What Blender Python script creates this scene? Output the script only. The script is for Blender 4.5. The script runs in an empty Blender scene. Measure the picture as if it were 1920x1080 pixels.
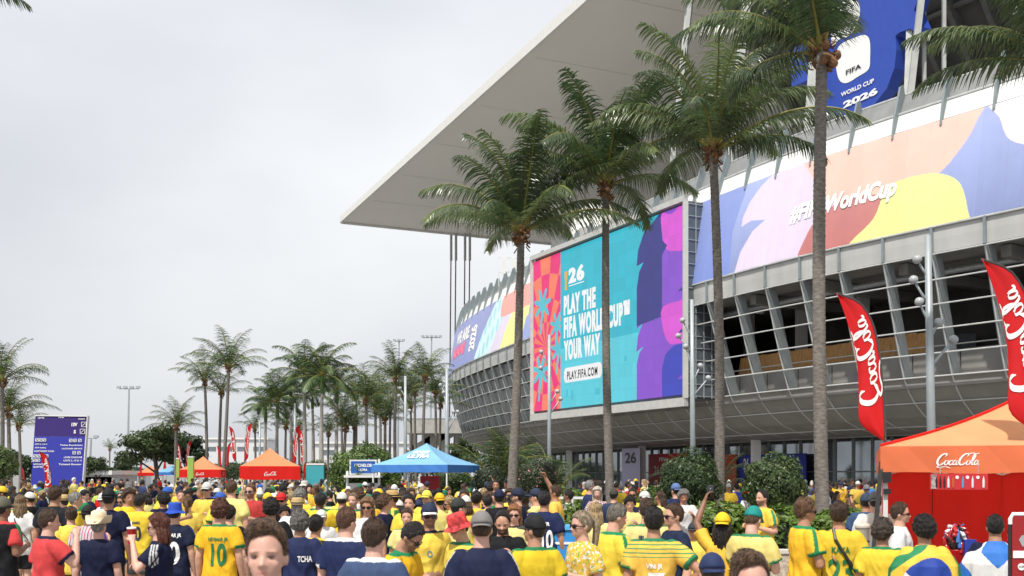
import bpy, bmesh, math, random
import numpy as np
from mathutils import Vector, Matrix, noise
from mathutils.bvhtree import BVHTree
R = math.radians
random.seed(7); rng = np.random.default_rng(7)
scene = bpy.context.scene
COL = scene.collection

# ------------------------------------------------------------------ camera
FPX, HC, HY = 1900.0, 2.05, 890.0        # focal length in photo pixels, eye height, horizon row
cam_data = bpy.data.cameras.new('camera'); cam = bpy.data.objects.new('camera', cam_data); COL.objects.link(cam)
cam.location = (0, 0, HC); cam.rotation_euler = (R(90), 0, 0)
cam_data.sensor_width = 36; cam_data.lens = 36 * FPX / 1920
cam_data.shift_y = (HY - 540) / 1920
cam_data.dof.use_dof = True; cam_data.dof.focus_distance = 22; cam_data.dof.aperture_fstop = 4.0
cam_data.clip_start = 0.1; cam_data.clip_end = 3000
scene.camera = cam

# ------------------------------------------------------------------ sky and sun
SUN_EL, SUN_AZ = 60.0, 205.0             # azimuth clockwise from +Y (the view direction)
SUN_STRENGTH, SUN_ANGLE = 4.3, 1.2
EXPOSURE = 0.12
world = bpy.data.worlds.new('World'); scene.world = world; world.use_nodes = True
wn, wl = world.node_tree.nodes, world.node_tree.links
wn.clear()
w_out = wn.new('ShaderNodeOutputWorld'); w_bg = wn.new('ShaderNodeBackground'); w_bg.inputs['Strength'].default_value = 0.1
sky = wn.new('ShaderNodeTexSky'); sky.sky_type = 'NISHITA'; sky.sun_disc = False
sky.sun_elevation = R(SUN_EL); sky.sun_rotation = R(SUN_AZ); sky.dust_density = 4; sky.air_density = 1.0
w_tc = wn.new('ShaderNodeTexCoord'); w_map = wn.new('ShaderNodeMapping'); w_map.inputs['Scale'].default_value = (1.0, 1.0, 2.2)
w_noise = wn.new('ShaderNodeTexNoise'); w_noise.inputs['Scale'].default_value = 1.3; w_noise.inputs['Detail'].default_value = 5; w_noise.inputs['Roughness'].default_value = 0.45
w_ramp = wn.new('ShaderNodeValToRGB')
w_ramp.color_ramp.elements[0].position = 0.34; w_ramp.color_ramp.elements[0].color = (6.0, 6.3, 6.85, 1)
w_ramp.color_ramp.elements[1].position = 0.66; w_ramp.color_ramp.elements[1].color = (9.3, 9.5, 9.75, 1)
w_mix = wn.new('ShaderNodeMixRGB'); w_mix.inputs['Fac'].default_value = 0.95
wl.new(w_tc.outputs['Generated'], w_map.inputs['Vector']); wl.new(w_map.outputs['Vector'], w_noise.inputs['Vector'])
wl.new(w_noise.outputs['Fac'], w_ramp.inputs['Fac'])
wl.new(sky.outputs['Color'], w_mix.inputs['Color1']); wl.new(w_ramp.outputs['Color'], w_mix.inputs['Color2'])
w_sep = wn.new('ShaderNodeSeparateXYZ'); w_grad = wn.new('ShaderNodeMapRange'); w_grad.inputs['From Min'].default_value = 0.0; w_grad.inputs['From Max'].default_value = 0.55
w_grad.inputs['To Min'].default_value = 0.83; w_grad.inputs['To Max'].default_value = 1.10        # an overcast sky is brighter overhead than at the horizon
w_mul = wn.new('ShaderNodeMixRGB'); w_mul.blend_type = 'MULTIPLY'; w_mul.inputs['Fac'].default_value = 1.0
wl.new(w_tc.outputs['Generated'], w_sep.inputs['Vector']); wl.new(w_sep.outputs['Z'], w_grad.inputs['Value']); wl.new(w_mix.outputs['Color'], w_mul.inputs['Color1']); wl.new(w_grad.outputs['Result'], w_mul.inputs['Color2'])
wl.new(w_mul.outputs['Color'], w_bg.inputs['Color']); wl.new(w_bg.outputs['Background'], w_out.inputs['Surface'])
sun_data = bpy.data.lights.new('sun', 'SUN'); sun_data.energy = SUN_STRENGTH; sun_data.angle = R(SUN_ANGLE); sun_data.color = (1.0, 0.95, 0.87)
sun = bpy.data.objects.new('sun', sun_data); COL.objects.link(sun)
_d = Vector((math.sin(R(SUN_AZ)) * math.cos(R(SUN_EL)), math.cos(R(SUN_AZ)) * math.cos(R(SUN_EL)), math.sin(R(SUN_EL))))
sun.rotation_euler = _d.to_track_quat('Z', 'Y').to_euler(); sun.location = _d * 200
scene.view_settings.view_transform = 'Standard'; scene.view_settings.look = 'None'
scene.view_settings.exposure = EXPOSURE; scene.view_settings.gamma = 1.0; scene.view_settings.use_curve_mapping = False
scene.cycles.max_bounces = 6; scene.cycles.diffuse_bounces = 3; scene.cycles.transparent_max_bounces = 6
scene.render.film_transparent = False

# ------------------------------------------------------------------ helpers
def at(px, py, Y):
    'photo pixel at depth Y to a world point'
    return Vector(((px - 960) / FPX * Y, Y, HC - (py - HY) / FPX * Y))

def srgb(*c):
    if len(c) == 1:
        h = c[0].lstrip('#'); c = tuple(int(h[i:i+2], 16) for i in (0, 2, 4))
    return tuple(((v/255)/12.92 if v/255 <= .04045 else (((v/255)+.055)/1.055)**2.4) for v in c)

MATS = {}
def mat(name, color=(.5, .5, .5), rough=.6, var=.0, vscale=3.0, bump=.0, bscale=20.0, metal=0.0, spec=.5, attr=None, emit=0.0,
        trans=0.0, streak=None, coat=0.0):
    'a procedural Principled material: base colour (or a colour attribute) varied by noise, bump by noise'
    if name in MATS: return MATS[name]
    m = bpy.data.materials.new(name); m.use_nodes = True; MATS[name] = m
    n, l = m.node_tree.nodes, m.node_tree.links
    b = n['Principled BSDF']; b.inputs['Roughness'].default_value = rough; b.inputs['Metallic'].default_value = metal
    b.inputs['Specular IOR Level'].default_value = spec
    if coat: b.inputs['Coat Weight'].default_value = coat
    src = None
    if attr:
        a = n.new('ShaderNodeAttribute'); a.attribute_name = attr; src = a.outputs['Color']
    if var > 0 or bump > 0 or streak:
        tc = n.new('ShaderNodeTexCoord'); mp = n.new('ShaderNodeMapping')
        l.new(tc.outputs['Object'], mp.inputs['Vector'])
        if streak: mp.inputs['Scale'].default_value = streak
    if var > 0:
        nz = n.new('ShaderNodeTexNoise'); nz.inputs['Scale'].default_value = vscale; nz.inputs['Detail'].default_value = 5
        l.new(mp.outputs['Vector'], nz.inputs['Vector'])
        mr = n.new('ShaderNodeMapRange'); mr.inputs['From Min'].default_value = .3; mr.inputs['From Max'].default_value = .7
        mr.inputs['To Min'].default_value = 1 - var; mr.inputs['To Max'].default_value = 1 + var
        l.new(nz.outputs['Fac'], mr.inputs['Value'])
        mx = n.new('ShaderNodeMixRGB'); mx.blend_type = 'MULTIPLY'; mx.inputs['Fac'].default_value = 1
        if src: l.new(src, mx.inputs['Color1'])
        else: mx.inputs['Color1'].default_value = (*color, 1)
        l.new(mr.outputs['Result'], mx.inputs['Color2']); src = mx.outputs['Color']
    if src: l.new(src, b.inputs['Base Color'])
    else: b.inputs['Base Color'].default_value = (*color, 1)
    if bump > 0:
        nb = n.new('ShaderNodeTexNoise'); nb.inputs['Scale'].default_value = bscale; nb.inputs['Detail'].default_value = 4
        l.new(mp.outputs['Vector'], nb.inputs['Vector'])
        bp = n.new('ShaderNodeBump'); bp.inputs['Strength'].default_value = bump; bp.inputs['Distance'].default_value = .02
        l.new(nb.outputs['Fac'], bp.inputs['Height']); l.new(bp.outputs['Normal'], b.inputs['Normal'])
    if emit > 0:
        b.inputs['Emission Strength'].default_value = emit
        if src: l.new(src, b.inputs['Emission Color'])
        else: b.inputs['Emission Color'].default_value = (*color, 1)
    if trans > 0:       # thin cloth or leaf that lets light through
        out = n['Material Output']; tr = n.new('ShaderNodeBsdfTranslucent'); ms = n.new('ShaderNodeMixShader')
        ms.inputs['Fac'].default_value = trans
        if src: l.new(src, tr.inputs['Color'])
        else: tr.inputs['Color'].default_value = (*color, 1)
        l.new(b.outputs['BSDF'], ms.inputs[1]); l.new(tr.outputs['BSDF'], ms.inputs[2]); l.new(ms.outputs['Shader'], out.inputs['Surface'])
    return m

def mesh(name, verts, faces, smooth=False):
    me = bpy.data.meshes.new(name)
    me.from_pydata([tuple(v) for v in verts], [], [tuple(f) for f in faces])
    if smooth: me.polygons.foreach_set('use_smooth', [True] * len(me.polygons))
    me.update(); return me

def obj(name, me, m=None, parent=None, loc=None, rot=None, scale=None, mtx=None):
    o = bpy.data.objects.new(name, me); COL.objects.link(o)
    if m is not None and me is not None:
        for k in (m if isinstance(m, (list, tuple)) else [m]): me.materials.append(k)
    if parent is not None: o.parent = parent
    if mtx is not None: o.matrix_local = mtx
    if loc is not None: o.location = loc
    if rot is not None: o.rotation_euler = rot
    if scale is not None: o.scale = (scale,) * 3 if isinstance(scale, (int, float)) else scale
    return o

def inst(name, me, m, parent=None, **k):
    'an object that shares mesh data but carries its own material'
    if not me.materials: me.materials.append(None)
    o = obj(name, me, None, parent, **k)
    o.material_slots[0].link = 'OBJECT'; o.material_slots[0].material = m
    return o

def empty(name, loc=(0, 0, 0), rz=0.0):
    o = bpy.data.objects.new(name, None); COL.objects.link(o); o.location = loc; o.rotation_euler = (0, 0, rz); o.empty_display_size = .2
    return o

def tag(o, label=None, cat=None, group=None, kind=None):
    if label: o['label'] = label
    if cat: o['category'] = cat
    if group: o['group'] = group
    if kind: o['kind'] = kind
    return o

class MB:
    'collects shapes into one mesh'
    def __init__(s): s.v, s.f = [], []
    def add(s, v, f):
        k = len(s.v); s.v += [tuple(p) for p in v]; s.f += [tuple(i + k for i in q) for q in f]; return s
    def box(s, c, d, M=None):
        x, y, z = (q / 2 for q in d)
        v = [Vector((sx*x, sy*y, sz*z)) for sz in (-1, 1) for sy in (-1, 1) for sx in (-1, 1)]
        if M is not None: v = [M @ p for p in v]
        v = [p + Vector(c) for p in v]
        return s.add(v, [(0,2,3,1),(4,5,7,6),(0,1,5,4),(2,6,7,3),(0,4,6,2),(1,3,7,5)])
    def bar(s, a, b, w, h=None, up=(0, 0, 1)):
        'a box beam from a to b'
        a, b = Vector(a), Vector(b); h = h or w; d = (b - a).normalized(); x = d.cross(Vector(up))
        if x.length < 1e-4: x = d.cross(Vector((1, 0, 0)))
        x.normalize(); y = x.cross(d)
        v = [p + x*i*w/2 + y*j*h/2 for p in (a, b) for i, j in ((-1,-1),(1,-1),(1,1),(-1,1))]
        return s.add(v, [(0,3,2,1),(4,5,6,7),(0,1,5,4),(1,2,6,5),(2,3,7,6),(3,0,4,7)])
    def tube(s, pts, r, n=8, cap=True):
        'a tube through points, r one radius or one per point'
        pts = [Vector(p) for p in pts]; r = [r] * len(pts) if isinstance(r, (int, float)) else r
        k = len(s.v); px = None
        for i, p in enumerate(pts):
            d = (pts[min(i+1, len(pts)-1)] - pts[max(i-1, 0)]).normalized()
            if px is None: px = d.orthogonal().normalized()
            px = (px - d * px.dot(d)).normalized(); py = d.cross(px)
            s.v += [tuple(p + (px*math.cos(6.28318*j/n) + py*math.sin(6.28318*j/n)) * r[i]) for j in range(n)]
        for i in range(len(pts) - 1):
            for j in range(n):
                a, b = k + i*n + j, k + i*n + (j+1) % n
                s.f.append((a, b, b + n, a + n))
        if cap:
            s.f.append(tuple(k + j for j in reversed(range(n)))); s.f.append(tuple(k + (len(pts)-1)*n + j for j in range(n)))
        return s
    def lathe(s, prof, n=16, c=(0, 0, 0), sx=1, sy=1):
        'profile of (radius, z) about the z axis'
        k = len(s.v)
        for r, z in prof: s.v += [(c[0] + r*sx*math.cos(6.28318*j/n), c[1] + r*sy*math.sin(6.28318*j/n), c[2] + z) for j in range(n)]
        for i in range(len(prof) - 1):
            for j in range(n):
                a, b = k + i*n + j, k + i*n + (j+1) % n; s.f.append((a, b, b+n, a+n))
        s.f.append(tuple(k + j for j in reversed(range(n)))); s.f.append(tuple(k + (len(prof)-1)*n + j for j in range(n)))
        return s
    def ball(s, c, r, n=10, m=7):
        r = (r, r, r) if isinstance(r, (int, float)) else r
        k = len(s.v)
        for i in range(m + 1):
            th = math.pi * i / m
            for j in range(n):
                ph = 2 * math.pi * j / n
                s.v.append((c[0] + r[0]*math.sin(th)*math.cos(ph), c[1] + r[1]*math.sin(th)*math.sin(ph), c[2] + r[2]*math.cos(th)))
        for i in range(m):
            for j in range(n):
                a, b = k + i*n + j, k + i*n + (j+1) % n; s.f.append((a, a+n, b+n, b))
        return s
    def build(s, name, m=None, parent=None, smooth=False, **k):
        return obj(name, mesh(name, s.v, s.f, smooth), m, parent, **k)

def grid_mesh(name, P, smooth=True):
    'P is an (a, b, 3) array of points'
    a, b = P.shape[:2]; me = bpy.data.meshes.new(name)
    me.vertices.add(a * b); me.vertices.foreach_set('co', P.reshape(-1).astype(np.float32))
    i = (np.arange(a - 1)[:, None] * b + np.arange(b - 1)[None]).reshape(-1)
    q = np.stack([i, i + 1, i + b + 1, i + b], 1).astype(np.int32)
    me.loops.add(q.size); me.loops.foreach_set('vertex_index', q.reshape(-1))
    me.polygons.add(len(q)); me.polygons.foreach_set('loop_start', np.arange(0, q.size, 4, dtype=np.int32))
    me.polygons.foreach_set('use_smooth', np.full(len(q), smooth)); me.update(calc_edges=True); me.validate(); return me

def color_attr(me, cols, name='Col'):
    a = me.color_attributes.new(name, 'FLOAT_COLOR', 'POINT')
    c = np.ones((len(me.vertices), 4), np.float32); c[:, :3] = cols; a.data.foreach_set('color', c.reshape(-1))

# 2-D painting of prints: every function takes coordinate arrays and gives a soft 0..1 mask
def m_poly(x, y, pts):
    pts = np.array(pts, float); ins = np.zeros(x.shape, bool); j = len(pts) - 1
    for i in range(len(pts)):
        xi, yi = pts[i]; xj, yj = pts[j]
        c = ((yi > y) != (yj > y)) & (x < (xj - xi) * (y - yi) / (yj - yi + 1e-12) + xi)
        ins ^= c; j = i
    return ins.astype(float)
def m_ell(x, y, cx, cy, rx, ry): return (((x-cx)/rx)**2 + ((y-cy)/ry)**2 < 1).astype(float)
def m_rect(x, y, x0, y0, x1, y1): return ((x >= x0) & (x <= x1) & (y >= y0) & (y <= y1)).astype(float)
def paint(col, mask, c): return col * (1 - mask[..., None]) + np.array(c) * mask[..., None]
def smooth_outline(pts, n=8, closed=True):
    P = np.array(pts, float); N = len(P); out = []
    for i in range(N if closed else N - 1):
        if closed: p0, p1, p2, p3 = P[(i-1) % N], P[i], P[(i+1) % N], P[(i+2) % N]
        else: p0, p1, p2, p3 = P[max(i-1, 0)], P[i], P[i+1], P[min(i+2, N-1)]
        for t in np.linspace(0, 1, n, endpoint=False):
            out.append(.5*((2*p1)+(-p0+p2)*t+(2*p0-5*p1+4*p2-p3)*t*t+(-p0+3*p1-3*p2+p3)*t**3))
    if not closed: out.append(P[-1])
    return np.array(out)

_TMP = bpy.data.scenes.new('workbench')
def evaluated_mesh(o):
    'the mesh of an object after its modifiers, worked out in a scene of its own'
    _TMP.collection.objects.link(o); vl = _TMP.view_layers[0]; vl.update(); dg = vl.depsgraph
    me = bpy.data.meshes.new_from_object(o.evaluated_get(dg), depsgraph=dg); _TMP.collection.objects.unlink(o); return me

# lettering: the built-in font turned into triangles, in a box 1 unit high
_TXT = {}
def text2d(s, bold=0.0, shear=0.0, space=1.0):
    key = (s, bold, shear, space)
    if key in _TXT: return _TXT[key]
    cu = bpy.data.curves.new('txt', 'FONT'); cu.body = s; cu.size = 1; cu.offset = bold; cu.shear = shear; cu.space_character = space
    cu.resolution_u = 4
    o = bpy.data.objects.new('txt', cu); me = evaluated_mesh(o)
    v = np.empty(len(me.vertices) * 3, np.float32); me.vertices.foreach_get('co', v); v = v.reshape(-1, 3)[:, :2].astype(float)
    f = [tuple(p.vertices) for p in me.polygons]
    bpy.data.objects.remove(o); bpy.data.curves.remove(cu); bpy.data.meshes.remove(me)
    cap = 0.729 * 0.97
    v[:, 0] -= v[:, 0].min(); v /= cap
    _TXT[key] = (v, f); return v, f

def text_w(v): return float(v[:, 0].max())

def subdivide(v, f, most=.5):
    'split long triangle edges so that lettering can bend over a curved surface'
    bm = bmesh.new(); vs = [bm.verts.new((p[0], p[1], 0)) for p in v]
    for q in f:
        try: bm.faces.new([vs[i] for i in q])
        except ValueError: pass
    for _ in range(3):
        es = [e for e in bm.edges if e.calc_length() > most]
        if not es: break
        bmesh.ops.subdivide_edges(bm, edges=es, cuts=1); bmesh.ops.triangulate(bm, faces=bm.faces[:])
    bm.verts.index_update()
    out = np.array([p.co[:2] for p in bm.verts]), [tuple(q.index for q in g.verts) for g in bm.faces]
    bm.free(); return out

def ribbon(pts, w, n=8):
    'a calligraphic stroke: wider on the down strokes'
    P = smooth_outline(pts, n, closed=False); v = []; f = []
    T = np.gradient(P, axis=0); L = np.hypot(T[:, 0], T[:, 1]) + 1e-9; N = np.stack([-T[:, 1]/L, T[:, 0]/L], 1)
    k = np.linspace(0, 1, len(P)); end = np.clip(np.minimum(k, 1 - k) * 8, .25, 1)
    ww = w * (.45 + .75 * np.abs(T[:, 1]) / L) * end
    for p, q, a in zip(P, N, ww): v += [p + q*a/2, p - q*a/2]
    for i in range(len(P) - 1): f.append((2*i, 2*i+1, 2*i+3, 2*i+2))
    return v, f

def script_logo():
    'the flowing white script of the drink logo, about 3.2 wide and 1 high'
    S = []
    def C(x, y, k):
        S.append(([(x+.60*k, y+.72*k), (x+.66*k, y+.93*k), (x+.50*k, y+1.0*k), (x+.25*k, y+.84*k), (x+.06*k, y+.50*k), (x+.05*k, y+.18*k), (x+.20*k, y+.0*k), (x+.42*k, y+.06*k), (x+.62*k, y+.26*k)], .15))
    def o(x, y, k=1):
        S.append(([(x+.24*k, y+.40*k), (x+.08*k, y+.36*k), (x+.02*k, y+.16*k), (x+.10*k, y+.0), (x+.26*k, y+.06*k), (x+.32*k, y+.26*k), (x+.24*k, y+.40*k), (x+.30*k, y+.34*k), (x+.42*k, y+.36*k)], .095))
    def c(x, y): S.append(([(x+.26, y+.32), (x+.24, y+.40), (x+.10, y+.36), (x+.02, y+.16), (x+.10, y), (x+.24, y+.06), (x+.34, y+.16)], .095))
    def a(x, y):
        S.append(([(x+.28, y+.36), (x+.14, y+.40), (x+.02, y+.18), (x+.08, y+.0), (x+.22, y+.10), (x+.31, y+.38)], .09))
        S.append(([(x+.31, y+.40), (x+.27, y+.12), (x+.32, y+.0), (x+.44, y+.10)], .10))
    def l(x, y): S.append(([(x-.02, y+.12), (x+.16, y+.50), (x+.22, y+.86), (x+.14, y+.96), (x+.06, y+.70), (x+.05, y+.22), (x+.12, y+.0), (x+.26, y+.10)], .10))
    C(0, 0, 1); o(.62, 0); c(1.0, 0); a(1.32, 0)
    S.append(([(1.74, .22), (1.80, .25), (1.90, .22)], .10))
    C(1.80, 0, 1); o(2.42, 0); l(2.82, 0); a(3.06, 0)
    S.append(([(.34, -.02), (.10, -.14), (.30, -.24), (.66, -.16), (1.0, -.20), (1.22, -.30)], .10))      # the tail under the first letters
    S.append(([(2.46, .92), (2.75, 1.06), (3.05, .98), (3.34, 1.04)], .10))                             # the flourish over the last ones
    v, f = [], []
    for pts, w in S:
        pts = [(x + .22 * y, y) for x, y in pts]
        a_, b_ = ribbon(pts, w); k = len(v); v += a_; f += [tuple(i + k for i in q) for q in b_]
    return np.array(v), f

M_WHITE = mat('white_print', (.86, .86, .84), .6)
M_STEEL = mat('galvanised_steel', (.42, .44, .46), .45, var=.12, vscale=6, metal=.35)
M_WPAINT = mat('white_painted_steel', (.72, .73, .73), .4, var=.06, vscale=4)
M_BLACK = mat('black_plastic', (.02, .02, .022), .45)
# ================================================================== ground
M_GROUND = mat('plaza_concrete', (.20, .197, .19), .85, var=.14, vscale=.8, bump=.15, bscale=60)
g = MB(); g.add([(-900, -60, 0), (900, -60, 0), (900, 1800, 0), (-900, 1800, 0)], [(0, 1, 2, 3)])
tag(g.build('ground', M_GROUND), 'pale grey concrete plaza under the crowd', kind='structure')
# cast slabs of the plaza near the camera, their joints recessed
ps = empty('pavement'); tag(ps, 'grey concrete slab pavement of the plaza', kind='structure')
M_SLAB = mat('slab_concrete', (.30, .295, .285), .85, var=.12, vscale=2.5, bump=.2, bscale=50)
_slab = mesh('paving_slab', *(lambda b: (b.v, b.f))(MB().box((0, 0, .02), (1.47, 1.47, .04))))
for ix in range(-5, 6):
    for iy in range(0, 11): inst('paving_slab', _slab, M_SLAB, ps, loc=(ix * 1.5, 2.5 + iy * 1.5, rng.uniform(-.004, .004)))

# ================================================================== stadium: a plan curve and a hull-like section
CP = [(54,-1),(36,21.5),(20.7,41),(11.4,55.5),(1.4,80.2),(-6.5,108),(-5.4,125),(4,144),(24,158),(60,166)]
def _spline(P, n=60):
    P = np.array(P, float); P = np.vstack([2*P[0]-P[1], P, 2*P[-1]-P[-2]]); out = []
    for i in range(1, len(P) - 2):
        p0, p1, p2, p3 = P[i-1:i+3]
        for t in np.linspace(0, 1, n, endpoint=False):
            out.append(.5*((2*p1)+(-p0+p2)*t+(2*p0-5*p1+4*p2-p3)*t*t+(-p0+3*p1-3*p2+p3)*t**3))
    out.append(P[-2]); return np.array(out)
_C = _spline(CP); _D = np.r_[0, np.cumsum(np.hypot(*np.diff(_C, axis=0).T))]
def Fp(u, s, z):
    'a point of the facade: u metres along the plan curve, s metres inward, z up'
    u = np.asarray(u, float); f = lambda q, k: np.interp(q, _D, _C[:, k])
    tx, ty = f(u+.5, 0) - f(u-.5, 0), f(u+.5, 1) - f(u-.5, 1); L = np.hypot(tx, ty)
    return np.stack([f(u, 0) + ty/L*s, f(u, 1) - tx/L*s, z + 0*u], -1)
def V(u, s, z): return Vector(Fp(u, s, z))
def u_at(px, s):
    us = np.linspace(44, 128, 1700); p = Fp(us, s, 5.0); x = 960 + FPX * p[:, 0] / p[:, 1]
    return float(us[np.abs(x - px).argmin()])

UA, UB, STEP = 45.6, 151.2, 2.4
US = np.arange(UA, UB + .1, STEP)
U_SCREEN0, U_SCREEN1 = 74.5, 96.5       # the stretch behind the video board
SEC = np.array([(11.65, .0), (10.8, .28), (9.6, .60), (8.5, .93), (7.5, 1.25), (6.5, 1.6), (5.9, 1.98), (5.4, 2.45), (4.8, 3.3), (4.4, 4.38), (4.2, 5.6), (4.12, 6.6)])
def hull(z): return float(np.interp(-z, -SEC[:, 0], SEC[:, 1]))

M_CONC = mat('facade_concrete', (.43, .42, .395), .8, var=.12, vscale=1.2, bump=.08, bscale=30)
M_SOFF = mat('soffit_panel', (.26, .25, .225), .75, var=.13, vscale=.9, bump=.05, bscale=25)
M_FASC = mat('fascia_panel', (.47, .47, .455), .7, var=.12, vscale=1.0, streak=(1, 1, .25))
M_RIB = mat('rib_steel', (.27, .30, .31), .55, var=.12, vscale=2)
M_RIBW = mat('rib_edge_paint', (.54, .55, .54), .5, var=.1)
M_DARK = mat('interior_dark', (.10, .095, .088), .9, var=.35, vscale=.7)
M_SLABC = mat('deck_concrete', (.26, .25, .235), .85, var=.15, vscale=.8)
M_GLASS = mat('curtain_glass', (.30, .33, .35), .04, var=.25, vscale=.35, spec=.9, metal=.75)
M_LOUV = mat('louvre_panel', (.30, .31, .31), .7, var=.12, vscale=1.4)
M_PANW = mat('white_parapet', (.72, .72, .70), .6, var=.05, vscale=1)
M_PARA = mat('parapet_panel', (.23, .235, .235), .7, var=.12, vscale=1.5)
M_FIN = mat('fin_paint', (.22, .26, .275), .5, var=.08)
M_WOOD = mat('plywood_board', (.42, .22, .075), .7, var=.25, vscale=3, streak=(4, 4, .6))

st = empty('stadium', (11, 60, 0))
tag(st, 'huge concrete and steel sports stadium with curved hull-like facade', 'stadium')
_o = Vector((11, 60, 0))
def sbuild(b, name, m, parent=None, smooth=False):
    b.v = [tuple(Vector(p) - _o) for p in b.v]
    return b.build(name, m, parent or st, smooth)

def quad_panel(name, u0, u1, prof, m, parent=None, thick=.06, gap=.02):
    'a panel between two ribs following a profile of (z, s); thickness goes inward'
    b = MB(); n = len(prof); pts = []
    for z, s in prof:
        for u in (u0 + gap, u1 - gap): pts.append(V(u, s, z))
    for z, s in prof:
        for u in (u0 + gap, u1 - gap): pts.append(V(u, s + thick, z + thick * .3))
    f = [(2*i, 2*i+1, 2*i+3, 2*i+2) for i in range(n-1)] + [(2*n+2*i, 2*n+2*i+2, 2*n+2*i+3, 2*n+2*i+1) for i in range(n-1)]
    f += [(0, 2*n, 2*n+1, 1), (2*n-2, 2*n-1, 4*n-1, 4*n-2)] + [(2*i, 2*i+2, 2*n+2*i+2, 2*n+2*i) for i in range(n-1)] + [(2*i+1, 2*n+2*i+1, 2*n+2*i+3, 2*i+3) for i in range(n-1)]
    b.add(pts, f); return sbuild(b, name, m, parent)

LEV = [11.65, 10.6, 9.57, 8.54, 7.5, 6.5]
for i, u in enumerate(US[:-1]):
    u1 = u + STEP; behind = U_SCREEN0 < u and u1 < U_SCREEN1
    # bands above
    quad_panel('fascia_panel', u, u1, [(11.72, .03), (12.3, .0), (12.8, .0)], M_FASC)
    quad_panel('parapet_panel', u, u1, [(18.72, 1.22), (19.65, 1.62)], M_PARA, thick=.12)
    quad_panel('white_band', u, u1, [(17.72, .80), (18.6, 1.1)], M_PANW, gap=.0)
    # soffit, three rows
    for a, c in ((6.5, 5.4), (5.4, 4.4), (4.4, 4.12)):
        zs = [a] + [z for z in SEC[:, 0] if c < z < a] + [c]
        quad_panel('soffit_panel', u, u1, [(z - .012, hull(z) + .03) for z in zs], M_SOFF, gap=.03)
    if u > U_SCREEN1 - 6 :      # closed infill of the rounded corner
        for a, c in zip(LEV[:-1], LEV[1:]): quad_panel('infill_panel', u, u1, [(a - .06, hull(a) + .34), (c + .06, hull(c) + .34)], M_LOUV, gap=.05)
    elif not behind:
        quad_panel('balustrade_panel', u, u1, [(6.55, 2.25), (7.7, 2.25)], M_SLABC, thick=.12, gap=.04)
for i, u in enumerate(US):
    behind = U_SCREEN0 + 2 < u < U_SCREEN1 - 3
    # parapet fin
    b = MB(); t = .05
    prof = [(17.45, .62), (18.6, .82), (20.0, 1.25), (20.12, 1.48), (19.6, 1.60), (18.4, 1.10), (17.45, .76)]
    pts = [V(u + q * t, s, z) for q in (-1, 1) for z, s in prof]; n = len(prof)
    b.add(pts, [tuple(range(n)), tuple(reversed(range(n, 2*n)))] + [(k, n + k, n + (k+1) % n, (k+1) % n) for k in range(n)])
    sbuild(b, 'parapet_fin', M_FIN)
    b = MB(); b.bar(V(u, -.05, 11.7), V(u, -.06, 12.85), .12, .1); sbuild(b, 'fascia_mullion', M_FIN)
    if not behind:              # the raking steel rib of the open storey, with pale edge strip
        b = MB(); zs = np.linspace(11.68, 6.5, 9); D = .62
        pts = [V(u + q * .085, hull(z) + e, z) for z in zs for q, e in ((-1, 0), (1, 0), (1, D), (-1, D))]
        f = []
        for k in range(len(zs) - 1):
            for j in range(4): f.append((4*k+j, 4*k+(j+1) % 4, 4*k+4+(j+1) % 4, 4*k+4+j))
        f += [(3, 2, 1, 0), tuple(4*(len(zs)-1) + j for j in range(4))]
        b.add(pts, f); rb = sbuild(b, 'rib', M_RIB)
        b = MB(); b.tube([V(u, hull(z) - .03, z) for z in zs], .035, 6); sbuild(b, 'edge_strip', M_RIBW, rb)
    b = MB(); b.tube([V(u, hull(z) - .015, z) for z in np.linspace(6.5, 4.13, 12)], .038, 6); sbuild(b, 'soffit_rib', M_RIBW)
for z in LEV + [5.4, 4.4, 4.12]:
    b = MB(); uu = [u for u in np.arange(UA, UB + .1, 1.2)]
    b.tube([V(u, hull(z) - .05, z) for u in uu], .034 if z > 6 else .032, 6); sbuild(b, 'horizontal_rail', M_RIBW)
for nm, s, z, r in (('parapet_rail', 1.12, 18.66, .06), ('coping_rail', 1.66, 19.7, .06), ('fascia_rail', -.06, 12.84, .05)):
    b = MB(); b.tube([V(u, s, z) for u in np.arange(UA, UB + .1, 1.2)], r, 6); sbuild(b, nm, M_RIBW if 'rail' != nm else M_RIB)

def sweep(name, u0, u1, prof, m, step=1.2, parent=None):
    'an open profile of (s, z) points swept along the facade'
    uu = np.append(np.arange(u0, u1, step), u1)
    P = np.stack([Fp(uu, s, z) for s, z in prof], 1) - np.array(_o)
    o = obj(name, grid_mesh(name, P, False), m, parent or st); return o
sweep('concourse_floor', UA, UB, [(1.75, 6.42), (1.75, 6.05), (12, 6.05), (12, 6.42), (1.75, 6.42)], M_SLABC)
sweep('concourse_ceiling', UA, UB, [(.12, 11.75), (12, 11.75), (12, 12.2), (.12, 12.2)], M_SLABC)
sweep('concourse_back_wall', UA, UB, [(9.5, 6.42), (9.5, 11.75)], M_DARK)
sweep('backing_wall', UA, UB, [(.22, 11.7), (.22, 12.85), (1.05, 17.7), (1.5, 18.65), (2.0, 19.6), (2.0, 18.9), (14, 18.9)], M_CONC)
sweep('ground_floor_ceiling', UA, UB, [(6.3, 4.15), (14, 4.15)], M_SLABC)
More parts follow.
